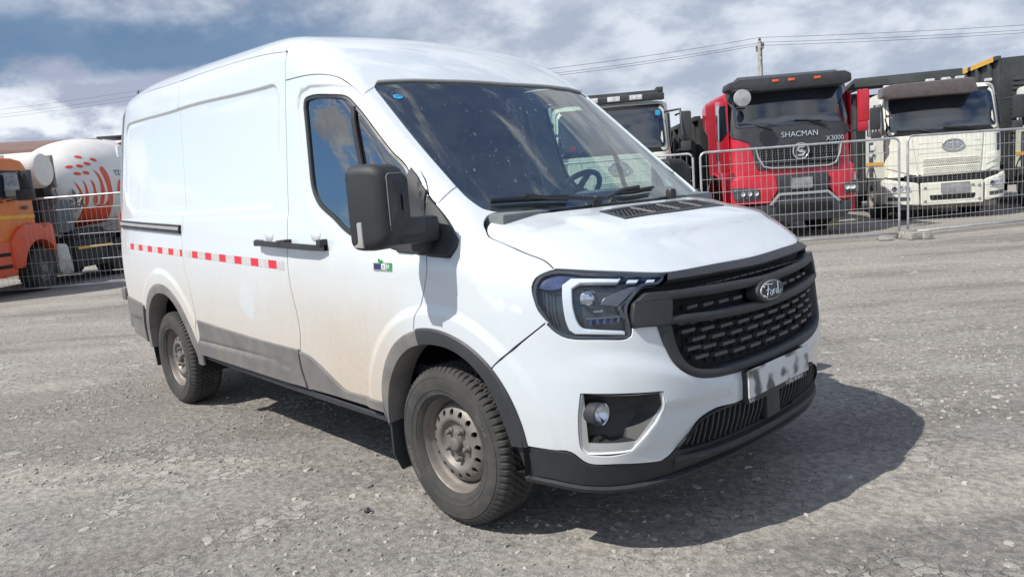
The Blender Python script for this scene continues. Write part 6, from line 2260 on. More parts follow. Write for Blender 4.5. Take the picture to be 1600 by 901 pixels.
    for s_ in (-1, 1):
        cp = [(-1.20, .97), (-.54, .84), (-.52, .33), (-1.20, .40)] if s_ < 0 else [(.80, .84), (1.20, .98), (1.20, .44), (.80, .36)]
        c_ = fpanel('bumper_corner', Fc_, cp, CREAM, t, .085, .12, .05, .02)
        lp = [(-1.16, .92), (-.72, .80), (-.68, .66), (-1.15, .64)] if s_ < 0 else [(.88, .83), (1.17, .93), (1.17, .70), (.88, .66)]
        h_ = fpanel('headlight', Fc_, lp, LAMPW, c_, .100, .03, .03, .006)
        for q in range(3):
            yl = (-1.05 + q * .13) if s_ < 0 else (.95 + q * .08)
            P = surf(Fc_, FRONT, np.array([(yl, .74)]))[0]
            lathe('lamp_bowl', [(0, .0), (.03, .004), (.05, .014), (.054, .004)], 'x', CHROME if q else LAMPIN, h_, n=14, c=(P[0] + .104, yl, .745))
        fl2 = [(-1.12, .56), (-.72, .54), (-.72, .46), (-1.12, .47)] if s_ < 0 else [(.88, .56), (1.15, .58), (1.15, .50), (.88, .48)]
        fpanel('fog_lamp', Fc_, fl2, LAMPIN, c_, .095, .03, .02, .004)
    # wipers
    for y_ in (-.45, .50):
        P0 = surf(Fc_, FRONT, np.array([(y_ - .55, 2.05), (y_, 1.97)]))
        tube('wiper', [(P0[0][0] + .04, y_ - .50, 2.06), (P0[0][0] + .05, y_ + .18, 2.02)], .014, WIPER, t)
        tube('wiper_arm', [(P0[0][0] + .05, y_ - .1, 2.05), (P0[1][0] + .06, y_ + .25, 1.96)], .012, WIPER, t)
    for s_ in (-1, 1):
        ya, yb = sorted((s_ * 1.203, s_ * 1.222))
        prism('side_window', [(-.20, 2.05), (-.42, 2.72), (-1.15, 2.76), (-1.18, 1.98), (-.6, 1.95)], 'y', ya, yb, LGLASS, t, .01)
        prism('quarter_window', [(-1.42, 2.05), (-1.42, 2.70), (-1.90, 2.70), (-1.90, 2.05)], 'y', ya, yb, LGLASS, t, .01)
        ya, yb = sorted((s_ * 1.203, s_ * 1.212))
        prism('rear_side_panel', [(-1.30, 1.02), (-1.30, 1.88), (-1.75, 1.88), (-1.75, 1.02)], 'y', ya, yb, ANTH, t, .005)
        ya, yb = sorted((s_ * 1.204, s_ * 1.215))
        prism('side_stripe', [(-.25, 1.30), (-.25, 1.38), (-2.10, 1.38), (-2.10, 1.30)], 'y', ya, yb, YELLOW, t, 0)
        box('door_handle', (-1.10, s_ * 1.23, 1.55), (.16, .04, .06), ANTH, t, .015)
        prism('step_panel', [(-.10, 1.02), (-1.0, 1.02), (-.95, .35), (-.1, .35)], 'y', s_ * 1.02, s_ * 1.20, ANTH, t, .03)
        arch = [(-1.55 + .60 * math.cos(a), .60 + .62 * math.sin(a)) for a in np.linspace(.1, math.pi - .1, 12)]
        arch2 = [(-1.55 + .70 * math.cos(a), .60 + .74 * math.sin(a)) for a in np.linspace(math.pi - .1, .1, 12)]
        prism('wheel_arch', arch + arch2, 'y', s_ * .90, s_ * 1.20, ANTH, t, .015)
    if lettering:
        text_mesh('side_lettering', 'FAW', .20, .004, lambda u, v, w: Vector((-1.52 + u, -1.214 - w, 1.55 + v)), WHITE, t)
        box('side_label', (-1.30, -1.216, 1.74), (.50, .006, .13), WHITE, t, .002)
    chassis(t, 7.5, (-1.55, -4.9, -6.2))
    box('bumper_beam', (-.10, .10, .30), (.10, 2.0, .13), YARDPIPE, t, .02)
    return Fc_


# ---- cream tipper with the brown visor
fw = thing('cream_truck', 'cream tipper lorry with a brown sun visor, right of the red lorry', 'truck', (-2.93, 16.0, 0), R(-58), 'heavy lorries parked behind the fence')
Ffw = cream_cab(fw, True)
prism('sun_visor', [(-1.30, 2.84), (-1.28, 3.05), (-1.1, 3.10), (.50, 3.10), (.58, 3.06), (.66, 2.80), (.55, 2.76), (-1.1, 2.78)], 'x', -.40, .12, BROWNV, fw, .045)
for y_ in (-.30, .02, .30):
    box('marker_lamp', (.02, y_, 3.12), (.10, .18, .06), LAMPW, fw, .015)
box('marker_lamp', (-.02, -1.18, 3.07), (.10, .14, .06), LAMPW, fw, .015)
box('marker_lamp', (-.45, 1.02, 3.05), (.08, .14, .06), LAMPW, fw, .015)
mirror_arm(fw, -.05, -1.40, 2.20, -1, ANTH, .50)
mirror_arm(fw, -.05, 1.40, 2.20, 1, ANTH, .50)
tipper(fw, -3.0, -8.0, 1.12, 3.15, 1.25, canopy=(-1.6, -1.55, .85, 3.36))

# ---- white tipper seen behind and through the van
w1 = thing('white_truck', 'white tipper lorry with three roof lamps, partly seen through the van windscreen', 'truck', (-7.01, 9.15, 0), R(-50), 'heavy lorries parked behind the fence')
Fw1 = cream_cab(w1, False, lettering=False, emblem_y=.12)
box('light_bar', (-.42, .25, 3.06), (.14, 1.75, .14), ANTH, w1, .03)
for y_ in (-.35, .10, .55):
    box('roof_lamp', (-.345, y_, 3.07), (.03, .26, .10), LAMPW, w1, .015)
tube('mirror_bracket', [(-.2, 1.1, 2.72), (.20, 1.36, 2.72), (.25, 1.40, 2.2)], .024, ANTH, w1)
mirror_arm(w1, .05, 1.42, 2.22, 1, ANTH, .55)
mirror_arm(w1, .05, -1.38, 2.22, -1, ANTH, .50)
box('screen_sticker', (-.255, .97, 2.72), (.004, .10, .10), BLUE, w1, .001)
box('screen_sticker', (-.05, -.78, 2.12), (.004, .10, .12), TAILRED, w1, .001)
tipper(w1, -2.4, -7.6, 1.12, 3.40, 1.18)
for k, (x, y, z) in enumerate(((-2.2, 1.0, 1.0), (-2.3, .8, 1.4), (-2.25, 1.05, 1.7))):
    tube('air_pipe', [(x, y, z - .4), (x + .1, y + .12, z), (x - .05, y - .1, z + .3)], .04, YARDPIPE, w1)

# ---- lorry cut by the right edge
e5 = thing('edge_truck', 'cream tipper lorry cut off by the right edge, with yellow marks on its dark body', 'truck', (-.30, 18.75, 0), R(-60), 'heavy lorries parked behind the fence')
Fe5 = cream_cab(e5, False, lettering=False)
for k in range(15):
    z = 1.55 + k * .12
    bm = bmesh.new()
    off = .16 * ((k / 14.0) ** 1.6)
    b_box(bm, (-2.38 + off, -1.10, z), (.26, .30, .085), .02)
    link('duct_rib', bm_mesh('duct_rib', bm, angle=35), ANTH, e5)
tube('air_duct', [(-2.38, -1.10, 1.5), (-2.34, -1.10, 2.6), (-2.22, -1.10, 3.3)], .12, ANTH, e5)
tipper(e5, -2.9, -8.0, 1.12, 3.85, 1.35)
for x0, x1 in ((-3.0, -4.9), (-5.2, -7.6)):
    box('marker_stripe', ((x0 + x1) / 2, -1.475, 3.86), (x0 - x1, .012, .13), YELLOW, e5, 0)

# ---- mixer
nl = Vector((0.686, 0.728, 0))
mo = Vector((-15.8, .55, 0)) - nl * 1.15
mx = thing('mixer_truck', 'orange cement mixer lorry with a white drum printed with red flame marks', 'mixer truck', tuple(mo), R(-43.3), 'heavy lorries parked behind the fence')
cabp = [(-.26, 1.42), (-.27, 2.0), (-.22, 2.62), (-.08, 2.76), (.2, 2.80), (1.5, 2.78), (1.72, 2.5), (1.86, 1.9), (1.88, .5), (1.2, .42), (.52, .42), (.50, .9), (.36, 1.30), (.05, 1.42)]
prism('cab', cabp, 'y', -1.15, 1.15, ORANGE, mx, .07)
prism('side_window', [(.10, 2.04), (.14, 2.48), (.25, 2.50), (.95, 2.50), (1.25, 2.06), (.62, 2.0)], 'y', 1.145, 1.165, LGLASS, mx, .01)
prism('window_seal', [(.06, 2.0), (.10, 2.51), (.25, 2.54), (.98, 2.54), (1.32, 2.04), (.62, 1.96)], 'y', 1.14, 1.157, RUBBER, mx, .01)
prism('cab_windscreen', [(-1.0, 1.75), (1.0, 1.75), (.95, 2.5), (-.95, 2.5)], 'x', 1.74, 1.80, LGLASS, mx, .02)
prism('side_stripe', [(-.24, 1.56), (-.24, 1.63), (1.6, 1.63), (1.6, 1.56)], 'y', 1.15, 1.156, YELLOW, mx, 0)
box('door_handle', (.06, 1.17, 1.78), (.18, .04, .07), ANTH, mx, .012)
text_mesh('side_lettering', 'KAMAZ', .11, .004, lambda u, v, w: Vector((.86 - u, 1.158 + w, 1.92 + v)), ANTH, mx)
box('door_edge', (.98, 1.152, 1.75), (.015, .01, 1.1), ANTH, mx, 0)
# front wing flare round the wheel
fo = [(.42, .55)] + [(-.22 + .60 * math.cos(a), .47 + .62 * math.sin(a)) for a in np.linspace(.25, math.pi - .55, 14)]
fi = [(.60 * 1.0, .55)] + [(-.05 + .80 * math.cos(a), .47 + .98 * math.sin(a)) for a in np.linspace(math.pi - .75, .30, 14)]
prism('wing_flare', fo + [(-.74, 1.10), (-.72, 1.38), (-.58, 1.45)] + fi[3:8] + [(.30, 1.42), (.52, 1.30), (.72, 1.10), (.70, .55)], 'y', .75, 1.22, REDOR, mx, .03)
prism('lower_cab_panel', [(.55, 1.12), (.62, .42), (1.7, .42), (1.75, 1.12)], 'y', 1.15, 1.185, REDOR, mx, .02)
for z in (.62, .86):
    box('step_opening', (.98, 1.19, z), (.42, .03, .07), BLACK, mx, .01)
tube('mirror_bracket', [(.62, 1.16, 2.50), (.45, 1.42, 2.52), (.38, 1.45, 2.0), (.58, 1.16, 1.92)], .018, ANTH, mx)
box('door_mirror', (.36, 1.46, 2.33), (.10, .24, .40), ANTH, mx, .03)
box('wide_angle_mirror', (.42, 1.46, 2.03), (.10, .36, .22), ANTH, mx, .04)
tube('lifting_eye', [(.10 + .05 * math.cos(a), 0.6, 2.86 + .06 * math.sin(a)) for a in np.linspace(0, 2 * math.pi, 13)[:-1]], .014, SILVER, mx, closed=True)
lorry_wheel('wheel', -.33, .98, .46, .32, mx, 1)
lorry_wheel('wheel', -.33, -.98, .46, .32, mx, -1)
for x in (-3.45, -4.7):
    lorry_wheel('wheel', x, .95, .46, .50, mx, 1)
    lorry_wheel('wheel', x, -.95, .46, .50, mx, -1)
box('chassis_frame', (-2.8, 0, .90), (6.6, .95, .26), DIRTBLK, mx, .02)
box('locker_shade_box', (-2.35, .95, .66), (1.65, .45, .66), DIRTBLK, mx, .04)  # black locker made large to stand in for shade beneath the mixer
box('locker_shade_box', (-2.35, -.85, .60), (2.6, .45, .75), DIRTBLK, mx, .04)
box('front_axle_shade_box', (-.2, 0, .62), (1.6, 1.5, .5), DIRTBLK, mx, .04)  # black axle blocks added as the shade under the mixer
box('rear_axle_shade_box', (-4.1, 0, .55), (2.2, 1.3, .4), DIRTBLK, mx, .04)
for k in range(7):
    bm = bmesh.new()
    b_lathe(bm, [(.16, -.10), (.17, 0), (.16, .10)], 'x', 14, (-1.75 - k * .2, .95, 1.08), cap=True)
    link('air_tank_rib', bm_mesh('air_tank_rib', bm, smooth=True), DIRTBLK, mx)
box('marker_bar', (-2.33, 1.19, .79), (1.48, .03, .065), YELLOW, mx, .005)
prism('fuel_tank', [(-.80, .88), (-.86, .95), (-1.18, .93), (-1.24, .86), (-1.34, .32), (-1.26, .24), (-.90, .24), (-.80, .34)], 'y', .70, 1.18, plain('aluminium', (.42, .42, .41), .4, metal=.6, var=.2), mx, .04)
prism('mudguard', [(.46 * 1.2 * math.cos(a) - 3.45, .46 + .60 * math.sin(a)) for a in np.linspace(.1, math.pi - .1, 10)] + [(.46 * 1.32 * math.cos(a) - 3.45, .46 + .66 * math.sin(a)) for a in np.linspace(math.pi - .1, .1, 10)], 'y', .70, 1.2, DIRTBLK, mx)
# subframe rails carrying the drum
for s_ in (1, -1):
    prism('subframe_rail', [(-1.1, 1.20), (-3.5, 1.34), (-6.6, 1.72), (-6.6, 1.62), (-3.5, 1.24), (-1.1, 1.10)], 'y', s_ * .80, s_ * .88, YARDPIPE, mx)
box('drum_pedestal', (-1.75, 0, 1.75), (.35, 1.2, 1.4), DIRTBLK, mx, .03)
box('control_box', (-1.55, .85, 1.55), (.65, .35, .75), plain('grey_blue_box', (.10, .11, .13), .6, var=.3), mx, .03)
for k in range(9):
    rr_ = random.Random(k)
    x, z = -1.0 - rr_.random() * 1.3, 1.1 + rr_.random() * .7
    tube('hose', [(x, .95, z), (x - .1, 1.0 + rr_.random() * .1, z + .2), (x - .3, .9, z + rr_.random() * .3), (x - .35, .8, z + .5)], .022, YARDPIPE, mx, n=6)
lathe('water_tank', [(.0, -.62), (.34, -.60), (.40, -.54), (.40, .94), (.35, 1.02), (0, 1.06)], 'y', DRUMW, mx, n=28, c=(-1.02, 0, 2.60))
box('tank_strap', (-1.50, .90, 2.58), (.09, .10, .74), YARDPIPE, mx, .01)
tube('tank_pipe', [(.0, .3, 2.86), (-.7, .3, 2.93), (-1.4, .3, 2.98)], .03, DRUMW, mx)


def DRr(x): return np.interp(x, [-7.6, -7.2, -6.4, -5.6, -4.9, -4.2, -3.5, -2.9, -2.4, -2.05, -2.0], [.30, .54, .88, 1.10, 1.19, 1.21, 1.15, 1.0, .77, .52, .05])


DRr_s = pchip([-7.65, -7.2, -6.4, -5.6, -4.9, -4.2, -3.5, -2.9, -2.4, -2.08, -2.0], [.30, .54, .88, 1.10, 1.19, 1.21, 1.15, 1.0, .77, .50, .20])
dzc = lambda x: 2.28 + .085 * (-x - 3.5)
rings = []
th_ = np.linspace(0, 2 * math.pi, 65)[:-1]
for x in np.concatenate([[-1.99], np.linspace(-2.0, -7.65, 60)]):
    r = float(DRr_s(np.array([x]))[0]) if x < -1.995 else .02
    rings.append(np.stack([np.full(64, x), r * np.cos(th_), dzc(x) + r * np.sin(th_)], 1))
drum = band('drum', rings, DRUMW, mx, angle=60)
FDR = lambda x, y, z: np.hypot(y, z - dzc(x)) - DRr_s(x)
DRM = Map('rad', (0, 0, 2.3))


def dpatch(name, pts, mat, parent=drum, off=.008):
    P = loop_of([list(pts) + [pts[0]]], .06)
    return panel(name, FDR, DRM, P, mat, parent, off=off, depth=.006, bev=.001, gap=0, step=.09)


DG = {'big': [(-2.85, 0.46, 1.41), (-3.3, 0.08, 1.21), (-3.59, 0.28, 1.22), (-3.97, 0.43, 1.26), (-3.75, 0.79, 1.5), (-3.61, 1.02, 1.88), (-3.51, 1.1, 2.25), (-3.48, 1.05, 2.55), (-3.4, 0.97, 2.71), (-3.29, 0.97, 2.65), (-3.31, 1.04, 2.42), (-3.37, 1.05, 2.15), (-3.39, 0.99, 1.89), (-3.28, 0.94, 1.8), (-3.16, 0.93, 1.84), (-3.03, 0.86, 1.77), (-2.82, 0.79, 1.75), (-2.72, 0.8, 1.86), (-2.72, 0.71, 1.71)],
      's1': [(-2.49, 0.75, 2.37), (-2.55, 0.8, 2.27), (-2.63, 0.81, 2.11), (-2.68, 0.8, 1.92), (-2.65, 0.77, 1.91), (-2.58, 0.79, 2.09), (-2.52, 0.78, 2.25)],
      's2': [(-2.69, 0.83, 2.39), (-2.73, 0.87, 2.32), (-2.78, 0.89, 2.11), (-2.82, 0.84, 1.88), (-2.8, 0.79, 1.78), (-2.72, 0.82, 1.91), (-2.71, 0.86, 2.16)],
      's3': [(-2.89, 0.93, 2.4), (-2.96, 0.96, 2.34), (-3.0, 0.98, 2.13), (-3.07, 0.93, 1.89), (-3.03, 0.88, 1.8), (-2.94, 0.9, 1.9), (-2.93, 0.96, 2.16)],
      's4': [(-3.09, 0.92, 2.64), (-3.18, 0.98, 2.53), (-3.24, 1.03, 2.28), (-3.28, 1.01, 2.02), (-3.26, 0.94, 1.82), (-3.16, 0.93, 1.86), (-3.15, 1.0, 2.15), (-3.14, 0.99, 2.42)]}
for k in ('big', 's1', 's2', 's3', 's4'):
    dpatch('drum_flame_print', DG[k], DRUMR)
for (x, y, z) in [(-2.99, 0.66, 2.94), (-3.3, 0.85, 2.88), (-2.58, 0.64, 2.7), (-2.81, 0.76, 2.72), (-3.04, 0.83, 2.78), (-2.64, 0.77, 2.54), (-2.86, 0.87, 2.56)]:
    th = math.atan2(y, z - 2.3)
    c3 = []
    for a in np.linspace(0, 2 * math.pi, 13)[:-1]:
        xx = x - .085 * math.cos(a)
        tt = th + (.050 * math.sin(a) + .022 * math.cos(a)) / 1.0
        c3.append((xx, 2 * math.sin(tt), 2.3 + 2 * math.cos(tt)))
    dpatch('drum_dot_print', c3, DRUMR)


def drum_text(u, v, w):
    x = -3.74 - u
    th = math.atan2(1.09, 2.56 - 2.3) - v / 1.15
    P = surf(FDR, DRM, np.array([(x, th)]))[0]
    n = np.array([0, math.sin(th), math.cos(th)])
    return Vector(P + n * (.008 + w))


text_mesh('drum_lettering', 'TZA', .19, .002, drum_text, NAVY, drum, align='LEFT')
dpatch('drum_flame_print', [(-3.80, 1.1, 2.35), (-3.90, 1.1, 2.40), (-3.94, 1.1, 2.25), (-3.92, 1.1, 2.08), (-3.80, 1.1, 2.05), (-3.75, 1.1, 2.18)], DRUMR)
# red band of the drum at its rear shoulder
bandp = []
for a in np.linspace(-.3, 1.5, 12): bandp.append((-5.35, 2 * math.sin(a), 2.3 + 2 * math.cos(a)))
for a in np.linspace(1.5, -.3, 12): bandp.append((-6.1, 2 * math.sin(a), 2.3 + 2 * math.cos(a)))
dpatch('drum_red_band', bandp, DRUMR)
prism('charging_hopper', [(-6.6, 3.5), (-7.6, 3.75), (-7.4, 2.6), (-6.9, 2.5)], 'y', -.45, .45, DRUMR, mx, .03)
box('hopper_platform', (-6.9, 0, 3.78), (1.0, 1.2, .05), ANTH, mx, .01)

# ------------------------------------------------------------------ ground
def ground_mat():
    m, t, b, o = new_mat('gravel_yard')
    tc = t.node('ShaderNodeTexCoord').outputs['Object']
    big = t.noise(tc, 0.35, 5, 0.6, 0.5)
    mid = t.noise(tc, 1.7, 6, 0.62, 0.4)
    fine = t.noise(tc, 26.0, 6, 0.72)
    grain = t.noise(tc, 130.0, 3, 0.7)
    warp = t.mix(0.12, tc, t.noise(tc, 9.0, 4, 0.6, out=1))
    v1 = t.voro(warp, 15.0, 'DISTANCE_TO_EDGE')
    v1c = t.voro(warp, 15.0, 'F1', out='Color')
    v2 = t.voro(tc, 70.0)
    v2c = t.voro(tc, 70.0, out='Color')
    cells = t.xyz(v1c)[0]
    pale = t.math('MULTIPLY', t.step(mid, 0.52, 0.66), t.math('MULTIPLY', t.step(cells, 0.45, 0.62), t.step(v1, 0.015, 0.05)))
    sx, sy, sz = t.xyz(tc)[0:3]
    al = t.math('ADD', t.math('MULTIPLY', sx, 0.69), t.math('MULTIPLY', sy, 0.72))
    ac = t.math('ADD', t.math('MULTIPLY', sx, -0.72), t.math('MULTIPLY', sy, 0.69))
    track = t.noise(t.comb(t.math('MULTIPLY', al, 0.22), ac, 0.0), 0.9, 5, 0.6, 0.3)
    # worn to dust further out over the yard
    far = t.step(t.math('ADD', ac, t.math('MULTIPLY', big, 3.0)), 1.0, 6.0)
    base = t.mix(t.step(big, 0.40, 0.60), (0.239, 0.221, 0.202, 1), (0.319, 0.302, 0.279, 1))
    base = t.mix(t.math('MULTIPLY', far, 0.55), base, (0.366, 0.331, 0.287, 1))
    base = t.mix(t.step(track, 0.50, 0.62, 0.0, 0.75), base, (0.399, 0.368, 0.324, 1))
    base = t.mix(t.step(track, 0.47, 0.36, 0.0, 0.7), base, (0.207, 0.191, 0.172, 1))
    base = t.mix(t.step(fine, 0.3, 0.72), t.mix(1.0, base, (0.565, 0.57, 0.586, 1), 'MULTIPLY'), t.mix(1.0, base, (1.22, 1.22, 1.22, 1), 'MULTIPLY'))
    col = t.mix(t.math('MULTIPLY', pale, 0.6), base, (0.459, 0.436, 0.401, 1))
    crack = t.math('MULTIPLY', t.step(v1, 0.022, 0.004), t.step(mid, 0.45, 0.6))
    col = t.mix(t.math('MULTIPLY', crack, 0.22), col, (0.08, 0.075, 0.07, 1))
    sp = t.math('MULTIPLY', t.step(v2, 0.26, 0.16), t.step(t.xyz(v2c)[0], 0.62, 0.70))
    sp = t.math('MULTIPLY', sp, t.step(t.noise(tc, 2.3, 4), 0.42, 0.6))
    col = t.mix(t.math('MULTIPLY', sp, 0.75), col, (0.564, 0.538, 0.493, 1))
    dk = t.math('MULTIPLY', t.step(v2, 0.24, 0.14), t.step(t.xyz(v2c)[1], 0.80, 0.86))
    col = t.mix(t.math('MULTIPLY', dk, 0.6), col, (0.09, 0.085, 0.08, 1))
    col = t.mix(t.step(grain, 0.25, 0.75), t.mix(1.0, col, (0.78, 0.78, 0.78, 1), 'MULTIPLY'), t.mix(1.0, col, (1.16, 1.16, 1.16, 1), 'MULTIPLY'))
    t.put(b.inputs['Base Color'], col)
    b.inputs['Roughness'].default_value = 0.9
    b.inputs['Specular IOR Level'].default_value = 0.25
    h = t.math('ADD', t.math('MULTIPLY', fine, 0.012), t.math('MULTIPLY', grain, 0.004))
    h = t.math('ADD', h, t.math('MULTIPLY', pale, 0.007))
    h = t.math('SUBTRACT', h, t.math('MULTIPLY', crack, 0.004))
    h = t.math('ADD', h, t.math('MULTIPLY', sp, 0.006))
    h = t.math('ADD', h, t.math('MULTIPLY', mid, 0.03))
    bn = t.node('ShaderNodeBump')
    bn.inputs['Strength'].default_value = 1.0
    bn.inputs['Distance'].default_value = 1.0
    t.put(bn.inputs['Height'], h)
    t.l.new(bn.outputs[0], b.inputs['Normal'])
    return m


GROUND = ground_mat()


def hashn(ix, iy, s):
    h = np.sin(ix * 127.1 + iy * 311.7 + s * 74.7) * 43758.5453
    return h - np.floor(h)


def vnoise(x, y, s=0.0):
    ix, iy = np.floor(x), np.floor(y)
    fx, fy = x - ix, y - iy
    fx, fy = fx * fx * (3 - 2 * fx), fy * fy * (3 - 2 * fy)
    a, b, c, d = hashn(ix, iy, s), hashn(ix + 1, iy, s), hashn(ix, iy + 1, s), hashn(ix + 1, iy + 1, s)
    return (a * (1 - fx) + b * fx) * (1 - fy) + (c * (1 - fx) + d * fx) * fy


def gheight(x, y):
    k = np.clip((9 - np.hypot(x - 1, y + 1)) / 4, 0, 1)
    h = (vnoise(x * 1.3, y * 1.3, 1) - .5) * .022 + (vnoise(x * 5, y * 5, 2) - .5) * .009 + (vnoise(x * 17, y * 17, 3) - .5) * .006
    return h * k


# one sheet: fine near the camera, widening to the horizon
def axis_pts(lo, hi, step, far):
    c = list(np.arange(lo, hi + 1e-6, step))
    s = step
    p = hi
    right = []
    while p < far:
        s *= 1.25
        p += s
        right.append(p)
    s = step
    p = lo
    left = []
    while p > -far:
        s *= 1.25
        p -= s
        left.append(p)
    return np.array(left[::-1] + c + right)


gx = axis_pts(-5.5, 4.0, .035, 700)
gy = axis_pts(-3.6, 5.0, .035, 700)
X, Y = np.meshgrid(gx, gy, indexing='ij')
Zg = gheight(X, Y) - .004
nx, ny = len(gx), len(gy)
me = bpy.data.meshes.new('ground')
V = np.stack([X, Y, Zg], -1).reshape(-1, 3)
idx = np.arange(nx * ny).reshape(nx, ny)
Q = np.stack([idx[:-1, :-1], idx[1:, :-1], idx[1:, 1:], idx[:-1, 1:]], -1).reshape(-1, 4)
me.vertices.add(len(V))
me.vertices.foreach_set('co', V.ravel().astype(np.float32))
me.loops.add(len(Q) * 4)
me.loops.foreach_set('vertex_index', Q.ravel().astype(np.int32))
me.polygons.add(len(Q))
me.polygons.foreach_set('loop_start', (np.arange(len(Q)) * 4).astype(np.int32))
me.update(calc_edges=True)
me.polygons.foreach_set('use_smooth', np.ones(len(Q), bool))
link('ground', me, GROUND, None, kind='structure')

# loose stones and flakes of broken asphalt
def stones(name, n, region, smin, smax, mat, seed, flat=.5):
    rng = np.random.default_rng(seed)
    V, Fc = [], []
    k = 0
    tot = 0
    while tot < n:
        x = rng.uniform(region[0], region[1])
        y = rng.uniform(region[2], region[3])
        dens = vnoise(np.array([x * .9]), np.array([y * .9]), seed)[0] * .6 + vnoise(np.array([x * 2.6]), np.array([y * 2.6]), seed + 1)[0] * .4
        if rng.random() > max(.05, (dens - .33) * 2.6): continue
        tot += 1
        s = smin + (smax - smin) * rng.random() ** 4
        m = rng.integers(5, 8)
        a = np.sort(rng.uniform(0, 2 * math.pi, m)) * .35 + np.arange(m) / m * 2 * math.pi * .65
        r = s * rng.uniform(.65, 1.15, m)
        z0 = float(gheight(np.array([x]), np.array([y]))[0]) - .004
        hgt = s * flat * rng.uniform(.3, .9)
        tx, ty = rng.uniform(-.25, .25, 2)
        st = rng.uniform(.7, 1.4)
        base = len(V)
        for q in range(m): V.append((x + r[q] * math.cos(a[q]) * st, y + r[q] * math.sin(a[q]) / st, z0 - s * .1))
        for q in range(m):
            dx, dy = r[q] * math.cos(a[q]) * .72 * st, r[q] * math.sin(a[q]) * .72 / st
            V.append((x + dx, y + dy, z0 + hgt + dx * tx + dy * ty))
        for q in range(m):
            q2 = (q + 1) % m
            Fc.append((base + q, base + q2, base + m + q2, base + m + q))
        Fc.append(tuple(base + m + q for q in range(m)))
    me = bpy.data.meshes.new(name)
    me.from_pydata(V, [], Fc)
    me.update()
    return link(name, me, mat, None, kind='stuff', label='loose grey gravel and asphalt flakes scattered over the yard', category='gravel')


def stone_mat(name, c0, c1):
    m, t, b, o = new_mat(name)
    tc = t.node('ShaderNodeTexCoord').outputs['Object']
    geo = t.node('ShaderNodeNewGeometry')
    f = geo.outputs['Random Per Island']
    col = t.mix(f, c0, c1)
    n = t.noise(tc, 90, 4, .6)
    k = t.step(n, .3, .7, .8, 1.15)
    t.put(b.inputs['Base Color'], t.mix(1.0, col, t.comb(k, k, k), 'MULTIPLY'))
    b.inputs['Roughness'].default_value = .9
    return m


ST1 = stone_mat('gravel_stone', (.21, .198, .175, 1), (.44, .415, .375, 1))
ST2 = stone_mat('asphalt_flake', (.29, .272, .245, 1), (.43, .41, .375, 1))
stones('gravel', 24000, (-4.5, 4.2, -3.4, 4.0), .003, .015, ST1, 3, .8)
stones('asphalt_flakes', 2200, (-7, 5, -3.4, 9.0), .008, .036, ST2, 11, .22)
stones('far_gravel', 5000, (-13, 6, -3, 13.0), .006, .020, ST1, 19, .7)


# a few single stones and the twig that stand out in front
def rock(x, y, s, label, seed, mat=None, h=.5):
    rng = np.random.default_rng(seed)
    bm = bmesh.new()
    bmesh.ops.create_icosphere(bm, subdivisions=2, radius=1)
    for v in bm.verts:
        d = v.co.normalized()
        k = 1 + .25 * math.sin(d.x * 3 + seed) + .18 * math.sin(d.y * 5 + seed * 2) + .12 * rng.uniform(-1, 1)
        v.co = Vector((d.x * s * 1.3 * k, d.y * s * k, d.z * s * h * k))
    o = link('stone', bm_mesh('stone', bm), mat or ST1)
    o.location = (x, y, s * h * .5)
    o['label'] = label
    o['category'] = 'stone'
    return o


# ------------------------------------------------------------------ fence
ZINC = plain('galvanised_tube', (0.50, 0.51, 0.52), 0.42, metal=0.55, var=.15, scale=5)
WIRE = plain('galvanised_wire', (0.45, 0.46, 0.47), 0.45, metal=0.4)
CONC = plain('concrete', (0.30, 0.29, 0.27), 0.9, var=.25, scale=14, bump=.5, bscale=60, dust=.3)


def fence_panel(a, b, h, label, lean=0.0):
    a, b = Vector((*a, 0)), Vector((*b, 0))
    d = b - a
    L = d.length
    t = thing('fence_panel', label, 'fence panel', tuple(a), math.atan2(d.y, d.x), 'mobile mesh fence panels round the yard')
    r = .021
    z0 = .10
    cr_ = .10
    pts = [(0, 0, z0 - .06)] + [(0, 0, z) for z in (z0 + .3, h - cr_)]
    pts += [(cr_ - cr_ * math.cos(q), 0, h - cr_ + cr_ * math.sin(q)) for q in np.linspace(.3, math.pi / 2, 5)]
    pts += [(L - cr_ + cr_ * math.sin(q), 0, h - cr_ + cr_ * math.cos(q)) for q in np.linspace(0, math.pi / 2 - .3, 5)]
    pts += [(L, 0, h - cr_), (L, 0, z0 + .3), (L, 0, z0 - .06)]
    bm = bmesh.new()
    b_tube(bm, pts, r, 8)
    link('frame_tube', bm_mesh('frame_tube', bm, smooth=True), ZINC, t)
    bm = bmesh.new()
    b_tube(bm, [(0, 0, z0), (L, 0, z0)], r * .9, 8)
    link('bottom_rail', bm_mesh('bottom_rail', bm, smooth=True), ZINC, t)
    bm = bmesh.new()
    n = int(L / .105)
    for k in range(1, n):
        x = L * k / n
        jx = random.uniform(-.006, .006)
        b_tube(bm, [(x, 0, z0), (x + jx, .006, (z0 + h) / 2), (x, 0, h)], .0026, 4)
    for k in range(1, 7):
        z = z0 + (h - z0) * k / 7
        b_tube(bm, [(0, .004, z), (L / 2, .004, z + random.uniform(-.008, .008)), (L, .004, z)], .0048, 4)
    link('wire_mesh', bm_mesh('wire_mesh', bm), WIRE, t, kind='stuff')
    t.rotation_euler.x = 0
    return t


